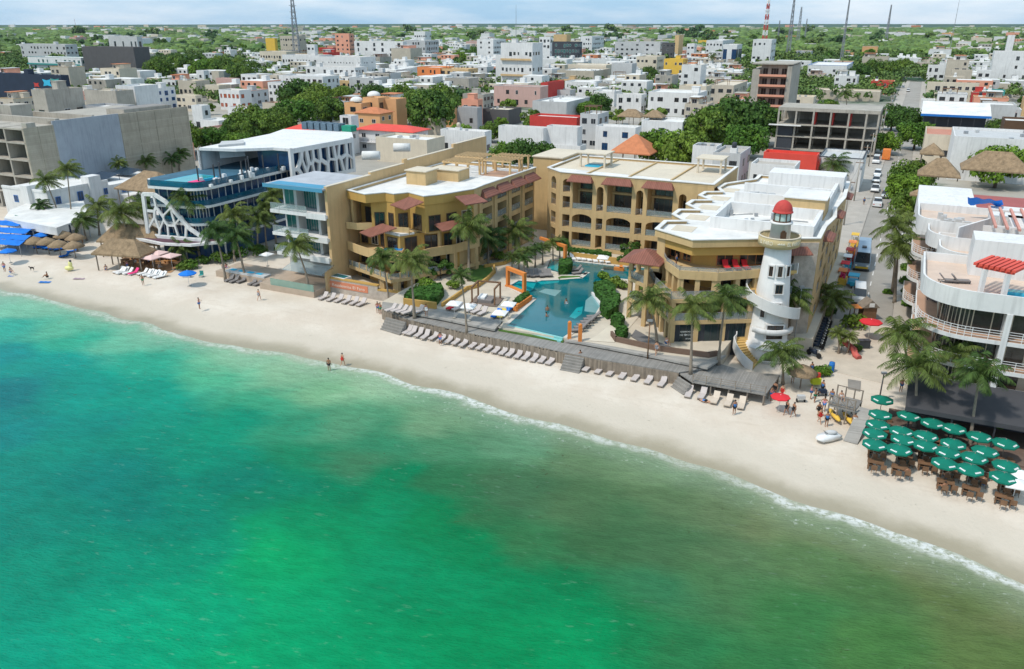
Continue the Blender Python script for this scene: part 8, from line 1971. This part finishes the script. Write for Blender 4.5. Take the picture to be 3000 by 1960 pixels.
def jetski():
    x,y=G(2426,1290,0);t=thing('watercraft','white covered watercraft parked on the sand','watercraft',(x,y,0));f=Fr((x,y),ang=R(20));b=MB()
    rg=lambda s,w_,z0,z1:[(*f.p(s,-w_),z0+.1),(*f.p(s,w_),z0+.1),(*f.p(s,w_*.9),z1),(*f.p(s,-w_*.9),z1)]
    b.loft([rg(-1.4,.2,.25,.5),rg(-1.0,.5,.1,.65),rg(0,.58,.1,.7),rg(1.0,.5,.15,.6),rg(1.3,.4,.25,.5)],True);b.build('hull',CARW,t);b=MB();b.ell((*f.p(.2,0),.85),(.65,.3,.22),10,6);b.build('seat',GREYW,t);b=MB();b.tube([(*f.p(-.5,-.3),1.0),(*f.p(-.45,.3),1.0)],.03,6);b.build('handlebar',DMETAL,t)
jetski()
def simple(name,cat,u,v,z,label,fn,m,rz=0,s=1,parts=()):
    x,y=G(u,v,z);t=thing(name,label,cat,(x,y,z));b=MB();fn(b,x,y,z);b.build(parts[0] if parts else 'body',m,t);return t,x,y
t,x,y=simple('barrel','barrel',2434,1090,0,'blue upright barrel in the plaza',lambda b,x,y,z:b.lathe(x,y,[(.3,0),(.34,.3),(.34,.9),(.3,1.2)],14),BLUEP)
b=MB();b.lathe(x,y,[(.3,1.2),(.31,1.24),(.01,1.26)],14);b.build('lid',BLUEP,t)
for i,(u,lab) in enumerate(((2520,'left of two dark rubbish bins in the plaza'),(2536,'right of two dark rubbish bins in the plaza'))):
    t,x,y=simple('rubbish_bin','bin',u,1020,0,lab,lambda b,x,y,z:b.box(x-.35,x+.35,y-.35,y+.35,.1,1.05),DGREY2);b=MB();b.box(x-.38,x+.38,y-.38,y+.38,1.05,1.15);b.build('lid',DMETAL,t)
t,x,y=simple('cooler_cart','cart',2388,1130,0,'yellow-green drinks cart beside the bush',lambda b,x,y,z:b.box(x-.5,x+.5,y-.3,y+.3,.25,1.0),mat('lime_paint',(.6,.65,.04)));b=MB();b.box(x-.45,x+.45,y-.05,y+.35,1.0,1.5);b.build('red_panel',REDW,t)
for i,(u,v,lab) in enumerate(((2345,1178,'grey beach cart beside the walkers'),(2408,1160,'dark cart left of the lookout'))):
    t,x,y=simple('beach_cart','cart',u,v,0,lab,lambda b,x,y,z:b.box(x-.4,x+.4,y-.25,y+.25,.4,.8),GREYW if i==0 else NAVY);b=MB();b.tube([(x-.45,y,.22),(x-.38,y,.22)],.22,10);b.tube([(x+.38,y,.22),(x+.45,y,.22)],.22,10);b.build('wheels',TYRE,t)
def slide():
    x,y=G(2490,1035,0);t=thing('red_slide','faded red curling play slide on the plaza sand','slide',(x,y,0));b=MB();pts=[(x-.6,y+1.2,1.3),(x-.2,y+.5,.95),(x+.3,y-.3,.6),(x+.1,y-1.3,.35),(x+.3,y-2.,.2)];b.tube(pts,.38,10);b.build('chute',mat('faded_red',(.55,.12,.10),.6),t);b=MB();b.tube([(x-.6,y+1.2,0),(x-.6,y+1.2,1.2)],.05,6);b.build('post',METAL,t)
slide()
def hut():
    x,y=G(2545,940,0);t=thing('plaza_hut','small wooden hut with a gabled sign front and red side cloth','hut',(x,y,0));b=MB();b.box(x-.9,x+.9,y,y+1.6,0,1.9);b.build('wall',WOODB,t);b=MB();b.add([(x-1.2,y-.2,1.9),(x+1.2,y-.2,1.9),(x,y-.2,3.),(x-1.2,y+1.8,1.9),(x+1.2,y+1.8,1.9),(x,y+1.8,3.)],[(0,1,2),(5,4,3),(0,2,5,3),(2,1,4,5),(0,3,4,1)]);b.build('roof',POLEG,t);b=MB();b.box(x-.35,x+.35,y-.26,y-.22,2.05,2.6);b.build('sign',FABW,t);b=MB();b.box(x-2.3,x-1.2,y-.1,y+1.5,1.8,1.9);b.build('awning',TERRA,t)
    b=MB();b.box(x-2.2,x-2.1,y,y+.1,0,1.8);b.box(x-2.2,x-2.1,y+1.3,y+1.4,0,1.8);b.build('post',WOODB,t)
hut()
for i,(u,v,w_,m,lab) in enumerate(((130,818,1.9,BLUEP,'blue towel spread before the sitting sunbather'),(191,752,1.0,BLUEP,'small blue towel on the sand below the blue chairs'),(232,813,1.9,mat('mauve_towel',(.36,.26,.28)),'long mauve towel with a blue bag'),(32,800,1.,BLUEP,'dark blue towel under the far left sitter'))):
    x,y=G(u,v,-.1);z=max(0 if sdist(*AB((x,y)))<-11 else -1+.095*-sdist(*AB((x,y))),-1)+.06
    t=thing('towel',lab,'towel',(x,y,z));b=MB();f=Fr((x-w_/2,y-.4),ang=R(-6));n=8
    vs=[(*f.p(w_*a/n,.8*c),z+.03*math.sin(a*2+c)) for a in range(n+1) for c in (0,1)];b.add(vs,[(2*a,2*a+2,2*a+3,2*a+1) for a in range(n)]);b.build('cloth',m,t)
t,x,y=simple('inflatable','inflatable',204,792,-.05,'pale yellow inflatable standing on the beach',lambda b,x,y,z:(b.ell((x,y,.35),(.75,.45,.4),12,7),b.ell((x+.3,y,1.0),(.35,.25,.55),10,6)),mat('pale_yellow_vinyl',(.72,.68,.28),.4));b=MB();b.ell((x+.4,y,1.55),(.2,.2,.2),8,5);b.build('head',DGREY2,t)
t,x,y=simple('dog','dog',95,793,-.1,'dark dog standing on the sand at left',lambda b,x,y,z:(b.ell((x,y,.42),(.34,.13,.15),10,6),b.ell((x-.42,y,.58),(.12,.08,.09),8,5),b.tube([(x-.28,y,.48),(x-.38,y,.56)],.07,6),*[b.tube([(x+dx,y+dy,.4),(x+dx+.03,y+dy,.2),(x+dx,y+dy,-.05)],[.05,.035,.025],5) for dx in(-.24,.24) for dy in(-.07,.07)],b.tube([(x+.33,y,.48),(x+.5,y,.6)],.025,5)),mat('dark_fur',(.05,.04,.035)))
t,x,y=simple('beach_chair','chair',590,812,0,'teal folding chair beside the blue parasol',lambda b,x,y,z:(b.box(x-.3,x+.3,y-.3,y+.3,.35,.42),b.box(x-.3,x+.3,y+.3,y+.36,.42,1.0)),TEAL);b=MB();[b.box(x+dx-.03,x+dx+.03,y+dy-.03,y+dy+.03,0,.35) for dx in(-.25,.25) for dy in(-.25,.25)];b.build('leg',METAL,t)
t,x,y=simple('gear_box','box',548,812,0,'pale box of beach gear under the blue parasol',lambda b,x,y,z:b.box(x-.6,x+.6,y-.3,y+.3,0,.7),GREYW)
rg=random.Random(12)
for i in range(12):
    u,v=368+i*13.5,rg.uniform(758,785);x,y=G(u,v,0);place(PT,(x,y,0),R(rg.uniform(0,90)),'brown table of the beach restaurant, %s'%nth(i,12),group='tables of the beach restaurant')
sheet('restaurant_floor',[G(*p,0) for p in ((352,778),(360,755),(520,752),(535,775),(500,800),(400,795))],.06,mat('orange_floor',(.42,.24,.12),.8,.3,1.5),'wooden floor of the beach restaurant',.1)
for i,(u,v,lab) in enumerate(((410,765,'left orange wooden bench on the restaurant floor'),(455,775,'middle orange wooden bench on the restaurant floor'),(500,772,'right orange wooden bench on the restaurant floor'),(375,770,'orange wooden counter by the restaurant loungers'))):
    t,x,y=simple('bench','bench',u,v,0,lab,lambda b,x,y,z:b.box(x-1.1,x+1.1,y-.25,y+.25,.42,.5),WOODO,parts=('seat',));[ (lambda q:q.build('leg',WOODO,t))(MB().box(x+dx-.06,x+dx+.06,y-.2,y+.2,.05,.42)) for dx in(-.9,.9)]
# white tables on the hotel balconies, roof clutter of rear wing
for i,(s,z,lab) in enumerate(((8.5,8.95,'white table and seats in the first tall bay'),(16,8.95,'white table and seats in the second tall bay'),(23.,8.95,'white table and seats in the third tall bay'),(8.,5.75,'white table in the arched bay, left'),(23.2,5.75,'white table in the arched bay, right'))):
    f=Fr(W(-51.2,123.3),ang=A0);x,y=f.p(s-1,1.2);t=thing('balcony_table',lab,'table',(x,y,z));b=MB();b.lathe(x,y,[(.5,z+.7),(.5,z+.75)],14);b.build('table_top',FABW,t);b=MB();b.tube([(x,y,z),(x,y,z+.7)],.05,6);b.build('leg',FABW,t)
    for dx in (-.9,.9): place(CHW,(x+dx,y,z),R(90 if dx<0 else -90),'white chair %s the %s'%('left of' if dx<0 else 'right of',lab.replace(' and seats','')),group='white balcony chairs')
# street stalls beside the hotel
for i,(b_,m,lab) in enumerate(((128,YELLOW,'stall with yellow counter beside the hotel, nearest'),(132.5,REDW,'red cloth stall beside the hotel, second nearest'),(137,AQUA,'stall with pale blue boxes beside the hotel'),(141.5,REDW,'red parasol stall beside the hotel, fourth'),(147,ORANGE,'orange clothing stall beside the hotel'),(153,YELLOW,'orange-yellow stall beside the hotel, farthest'))):
    x,y=W(-6.1,b_);t=thing('street_stall',lab,'stall',(x,y,.17),group='street stalls beside the hotel');f=Fr(W(-6.4,b_),ang=A0);b=MB();b.fb(f,0,1.3,0,2.2,.17,1.1);b.build('counter',m,t);b=MB();b.fb(f,-.1,1.2,-.1,2.,2.3,2.38);b.build('awning',(ORANGE,FABR,FABW,REDW,ORANGE,YELLOW)[i],t);b=MB()
    for s in (0,1.05):
        for d in (0,1.85): b.fb(f,s,s+.06,d,d+.06,.17,2.3)
    b.build('post',METAL,t);b=MB();rr=random.Random(i)
    for k in range(6): s,d=rr.uniform(0,.9),rr.uniform(0,1.8);b.fb(f,s,s+.3,d,d+.3,1.1,1.1+rr.uniform(.2,.6))
    b.build('goods',rr.choice([ORANGE,PINKF,FABW,GREYW]),t)
# rooftop lamp/antenna masts
def mast(u,vt,vb,y,label,w_=1.6,red=False,th_=.3,lattice_=True):
    zt,zb=zof(u,vt,y),0;d=y*CP+(H-zt)*SP;x=(u-CXP)/F_PX*d
    t=thing('radio_mast',label,'radio mast',(x,y,0));n=12
    for seg in range(2 if red else 1):
        pass
    b=MB();bw=MB()
    for k in range(n):
        z0,z1=zt*k/n,zt*(k+1)/n;wa=w_*(1-.7*k/n);wb=w_*(1-.7*(k+1)/n);q=(b if (not red or k%2==0) else bw)
        C=((-1,-1),(1,-1),(1,1),(-1,1))
        if lattice_:
            for i in range(4):
                a,c=C[i],C[(i+1)%4];r=th_
                q.tube([(x+a[0]*wa,y+a[1]*wa,z0),(x+a[0]*wb,y+a[1]*wb,z1)],r,4,smooth=False);q.tube([(x+a[0]*wa,y+a[1]*wa,z0),(x+c[0]*wb,y+c[1]*wb,z1)],r*.6,4,smooth=False);q.tube([(x+a[0]*wa,y+a[1]*wa,z0),(x+c[0]*wa,y+c[1]*wa,z0)],r*.6,4,smooth=False)
        else: q.tube([(x,y,z0),(x,y,z1)],th_*(1.4-k/n),5,smooth=False)
    b.build('lattice' if lattice_ else 'pole',mat('mast_red',(.55,.1,.08)) if red else mat('mast_grey',(.25,.26,.28),.6),t)
    if red: bw.build('white_section',FABW,t)
    e=MB()
    for k in range(4): z=zt*(.62+.09*k);e.box(x-w_*.9,x+w_*.9,y-w_*.5,y+w_*.5,z,z+w_*.12)
    e.build('antennas',METAL,t)
mast(855,-6,128,760,'tall grey lattice radio mast left of centre',3.2,th_=.34);mast(2253,-5,118,900,'red and white lattice mast above the white cube',2.6,True,.4);mast(2328,-6,120,950,'grey pole mast right of the red and white one',2.0,th_=.3);mast(2349,20,115,1500,'faint mast behind the grey pole mast',2.4,th_=.3);mast(2490,-6,178,800,'slender pale mast above the blue-roofed building',1.,False,.22,True);mast(2612,14,150,1900,'isolated distant mast above the street top',2.2,th_=.5);mast(2812,-6,115,1100,'thin dark mast at upper right',1.,False,.35,False);mast(1512,14,90,1800,'thin faint mast over the centre of the horizon',1.,False,.5,False);mast(217,52,85,2600,'tiny mast on the horizon at left',1.5,True,.6,False);mast(2365,55,110,1700,'short mast right of the faint one',1.4,th_=.3);mast(2285,60,110,1500,'short pale mast right of the red and white one',1.4,th_=.3)
# ================================================================ the rest of the town
rf_=random.Random(99)
def clash(a0,a1,b0,b1,m=1.0):
    if a1>-10.5 and a0<5.2 and b0<640: return True
    for q in OCC:
        if a0<q[1]+m and a1>q[0]-m and b0<q[3]+m and b1>q[2]-m: return True
    for k in range(len(TOCC)):
        x,y,r=TOCC[k];a,b=AB((x,y));
        if a0-r*.55<a<a1+r*.55 and b0-r*.55<b<b1+r*.55: return True
    return False
OCC+= [(-74,-4,84,146),(-122,-72,84,146),(-700,-160,60,104),(-76,-4,120,146)]
def dens(u,v):
    if v<92: return .55 if 800<u<2050 else .35
    if v<118: return .5 if (300<u<2250) else .25
    if u<260 and v<200: return .2
    if 2150<u<2700 and v<200: return .1
    if 400<u<800 and 150<v<210: return .15
    return .9
WM=[(WHITE,'white',10),(GREYW,'pale grey',3),(CREAM,'cream',4),(BEIGE,'beige',4),(CONC,'grey concrete',3),(PINK,'pink',1),(SALMON,'salmon',1),(TAN,'tan',1),(PEACH,'peach',1),(YELLOW,'yellow',.5),(REDW,'red',.5),(TEAL,'teal',.4)]
wt=[x[2] for x in WM];AUTO=[];n=0;tries=0
while n<205 and tries<16000:
    tries+=1;v=84+(360-84)*rf_.random()**1.55;u=rf_.uniform(-80,3080)
    if rf_.random()>dens(u,v): continue
    P0=G(u,v,0);D=P0[1];big=1+max(0,D-400)/900
    wd=rf_.uniform(7,15)*big;dp=rf_.uniform(8,14)*big;h=rf_.choice([4,6.5,7,7.5,9.5,10])*(1+.18*(big-1))
    if rf_.random()<.08 and D>350: h=rf_.uniform(12,18)
    a,b=AB(P0)
    if b<146 and a>-76: continue
    if b<150: continue
    if clash(a,a+wd,b,b+dp): continue
    if D<420: h=min(h,7.5)
    m,cn_,_=rf_.choices(WM,wt)[0]
    ex=''.join(c for c in 'stap' if rf_.random()<.45) if D<900 else ('s' if rf_.random()<.4 else '')
    rm=rf_.choice([WHITE2,WHITE2,WHITE2,GREYW,CREAM,SIDEW,CONC,OTILE if rf_.random()<.25 else WHITE2])
    th=house(P0,wd,dp,h,m,rng=rf_,extras=ex,roofm=rm,maxw=10 if D<600 else (5 if D<1000 else 3),reg=False,trim=rf_.choice([None,None,None,CREAM,GREYW,TAN,SALMON,WHITE]),name='house' if h<9 else 'apartment_building',cat='house' if h<9 else 'apartment block',ww=None if D<700 else 2.2,wh=None if D<700 else 1.8,group='buildings of the town')
    n+=1;sz='tall ' if h>11 else ('long ' if wd>1.5*dp else ('small ' if wd*dp<110 else ''))
    feat={'t':' with roof tank','s':' with rooftop room','p':' with roof pergola','a':' with rooftop units'}.get(ex[:1],'')
    AUTO.append((th,PX(P0[0]+wd/2,P0[1],h),sz+cn_+' '+('block' if h>=9 else 'house')+feat))
LM=[('windowless brown-grey block',(310,180)),('navy mural building',(90,240)),('long concrete wall',(300,330)),('long white apartments',(850,240)),('yellow block',(790,125)),('salmon orange tower',(1005,118)),('big white slabs',(1160,145)),('orange villa with terraces',(1270,210)),('blank white block',(1520,190)),('dark glass block',(1660,130)),('grey apartments by the tower',(1870,140)),('yellow-orange villa',(1980,195)),('pink colonial building',(1525,272)),('domed peach villa',(1110,300)),('orange tiled gable',(1843,410)),('biggest dark tree',(2150,345)),('concrete tower',(2285,230)),('unfinished frame',(2430,370)),('long white warehouse',(2630,175)),('white hospital-like block',(2960,180)),('blue-edged canopy bar',(2800,310)),('white wedge building',(2900,430)),('navy-arched building',(2145,140)),('radio mast',(855,80)),('brightest white flat roof',(1980,270)),('horizon mast at far left',(217,80)),('slender pale mast',(2490,120)),('red and white mast',(2253,100))]
SIDE=lambda dx,dy: ('right of' if dx>0 else 'left of') if abs(dx)>1.3*abs(dy) else ('beyond' if dy<0 else 'in front of')
def autolabel(items):
    B={}
    for o,(u,v),d in items:
        nm,(lu,lv)=min(LM,key=lambda q:(q[1][0]-u)**2+(2.2*(q[1][1]-v))**2);s=SIDE(u-lu,2.2*(v-lv));B.setdefault((d,s,nm),[]).append((math.hypot(u-lu,2.2*(v-lv)),o))
    for (d,s,nm),L in B.items():
        L.sort(key=lambda q:q[0])
        for i,(_,o) in enumerate(L):
            if len(L)==1: o['label']='%s %s the %s'%(d,s,nm)
            elif i==len(L)-1: o['label']='%s %s the %s, farthest off'%(d,s,nm)
            else: o['label']='%s %s the %s, %s'%(d,s,nm,'nearest it' if i==0 else ORD[i]+' nearest' if i<30 else 'far one')
autolabel(AUTO)
for i,b_ in enumerate(range(118,410,26)):
    x,y=W(-8.9,b_);t=thing('utility_pole','grey utility pole on the left pavement of the street, '+nth(i,12,'near','far').replace('nearmost','nearest').replace('farmost','farthest').replace('from the near','from the beach'),'utility pole',(x,y,.1),group='utility poles along the street');b=MB();b.tube([(x,y,.1),(x,y,9.4)],[.16,.11],7);b.build('pole',CONC,t);b=MB();f=Fr((x,y),ang=A0);b.fb(f,-.9,.9,-.06,.06,8.7,8.85);b.build('crossarm',WOODB,t);b=MB();b.lathe(x+.3,y-.3,[(.2,7.2),(.22,7.3),(.22,8.0),(.1,8.1)],8);b.build('transformer',METAL,t)
for k,s in enumerate((-.8,0,.8)):
    b=MB();pts=[]
    for b_ in frange(118,405,6.5):
        q=(b_-118)%26/26;p=Fr(W(-8.9,b_),ang=A0).p(s,0);pts.append((p[0],p[1],8.85-.5*4*q*(1-q)))
    b.tube(pts,.02,4);tag(b.build('power_line',DMETAL),'thin black cable strung along the street poles, '+('left','middle','right')[k],'cable','cables along the street')
# trees filling the gaps
TL=[];n=0;tries=0
def tdens(u,v):
    if v<130: return .5
    if u<260 and v<200: return 1
    if 2150<u<2700 and v<200: return 1
    if 400<u<800 and 150<v<210: return .9
    return .42
while n<240 and tries<24000:
    tries+=1;v=98+(400-98)*rf_.random()**1.5;u=rf_.uniform(-60,3060)
    if rf_.random()>tdens(u,v): continue
    x,y=G(u,v,0);a,b=AB((x,y))
    if b<152 or (-10<a<5 and b<640): continue
    s=rf_.uniform(.6,1.1)*(1+max(0,y-300)/700);r=4*s
    if any(q[0]<a<q[1] and q[2]<b<q[3] for q in OCC) or clash(a-r*.3,a+r*.3,b-r*.3,b+r*.3,0) or any(abs(t[0]-x)<r*.7 and abs(t[1]-y)<r*.7 for t in TOCC): continue
    far=y>380;o=treeat(x,y,s if not far else s*.8,rf_.randrange(4),far=far);TREES.pop();TL.append((o,PX(x,y,5*s),rf_.choice(['round dark green tree','broad green tree','light green tree'] if 1 else ['']) if 0 else 'green tree'));n+=1
autolabel(TL)
autolabel([(o,p,'bush-like tree') for o,p,l in TREES if not l])
# far woodland, one mass
fb_=MB();ico=[];t_=(1+5**.5)/2
IV=[(-1,t_,0),(1,t_,0),(-1,-t_,0),(1,-t_,0),(0,-1,t_),(0,1,t_),(0,-1,-t_),(0,1,-t_),(t_,0,-1),(t_,0,1),(-t_,0,-1),(-t_,0,1)];IF=[(0,11,5),(0,5,1),(0,1,7),(0,7,10),(0,10,11),(1,5,9),(5,11,4),(11,10,2),(10,7,6),(7,1,8),(3,9,4),(3,4,2),(3,2,6),(3,6,8),(3,8,9),(4,9,5),(2,4,11),(6,2,10),(8,6,7),(9,8,1)]
def blob(x,y,z,r,h,q):
    vs=[(x+r*px*.55*q.uniform(.65,1.25),y+r*py*.55*q.uniform(.65,1.25),z+h*(.5+pz*.27*q.uniform(.6,1.25))) for px,py,pz in IV];fb_.add(vs,IF)
cnt=0
while cnt<17500:
    v=86+(300-86)*rf_.random()**2.1;u=rf_.uniform(-100,3100);x,y=G(u,v,0);a,b=AB((x,y))
    if y<400 or b<150: continue
    k=mnoise.noise(Vector((x*.004,y*.004,0)))*.5+.5
    if v>92 and rf_.random()>((1.15 if (2150<u<2750 or u<250) else .55)*(.35+k)): continue
    if -11<a<6 and b<640: continue
    if any(q[0]-2<a<q[1]+2 and q[2]-2<b<q[3]+2 for q in OCC): cnt+=.2;continue
    r=rf_.uniform(3.,6)*(1+max(0,y-700)/1300);h=rf_.uniform(5,9)*(1+y/7000);cnt+=1
    if y>1050: blob(x,y,-.5,r,h,rf_)
    else:
        cs=[((x+rf_.uniform(-.45,.45)*r,y+rf_.uniform(-.45,.45)*r,h*rf_.uniform(.4,.72)),r*rf_.uniform(.3,.5)) for _ in range(4)];leaf_cloud(fb_,cs,9,1.25*(1+max(0,y-500)/900),rf_)
tag(fb_.build('distant_woodland',FARLEAF),'mass of green tree crowns stretching from the town to the horizon','woodland',kind='stuff')
# farthest roofs, too many and too small to count
ft=MB();cols=[WHITE,WHITE2,CREAM,GREYW,BEIGE,SALMON,OTILE,CONC];cnt=0
while cnt<1900:
    v=80+(330-80)*rf_.random()**2.2;u=rf_.uniform(-100,3100)
    if rf_.random()>(1.2 if 700<u<2150 else .55)*(1 if v>87 else .35)*(.25 if (2150<u<2720 and v>92) or (u<250 and v>100) else 1): continue
    x,y=G(u,v,0);a,b=AB((x,y))
    if y<430: continue
    if mnoise.noise(Vector((x*.003+5,y*.003,2)))<-.12 and y>900: cnt+=.3;continue
    wd=rf_.uniform(8,19)*(1+max(0,y-900)/2200);dp=rf_.uniform(8,14);h=rf_.choice([3.5,4,6.5,7,7.5,10])*(1+max(0,y-1200)/4500)
    if clash(a,a+wd,b,b+dp,0): cnt+=.15;continue
    ft.mat(rf_.choices(range(8),[9,6,3,3,3,1,1,2])[0]);f=Fr((x,y),ang=A0);ft.fb(f,0,wd,0,dp,-.1,h)
    if y<1600: 
        ft.mat(1);ft.fb(f,.3,wd-.3,.3,dp-.3,h,h+.06)
        if rf_.random()<.4: ft.mat(0);s=rf_.uniform(.5,wd-3.5);ft.fb(f,s,s+3,dp*.4,dp*.4+3,h+.06,h+2.4)
        ft.mat(8)
        for k in range(int(wd/4)): ft.fb(f,1+k*4,2.6+k*4,-.05,.0,h-2.4,h-1.)
    cnt+=1
tag(ft.build('distant_town',cols+[GLASS]),'far pale roofs of the town thinning out into the woodland','town',kind='stuff')
# pale haze of the sea air
hz=MB();hz.prism([(-9000,-200),(9000,-200),(9000,7600),(-9000,7600)],-2.2,95)
hm=bpy.data.materials.new('haze');hm.use_nodes=True;q=hm.node_tree;q.nodes.clear();pv=q.nodes.new('ShaderNodeVolumePrincipled');pv.inputs['Color'].default_value=(.82,.9,1,1);pv.inputs['Density'].default_value=.00002;pv.inputs['Anisotropy'].default_value=.3
oo=q.nodes.new('ShaderNodeOutputMaterial');q.links.new(pv.outputs[0],oo.inputs['Volume'])
if HAZE: tag(hz.build('haze',hm),'thin pale haze over the town','haze',kind='stuff')
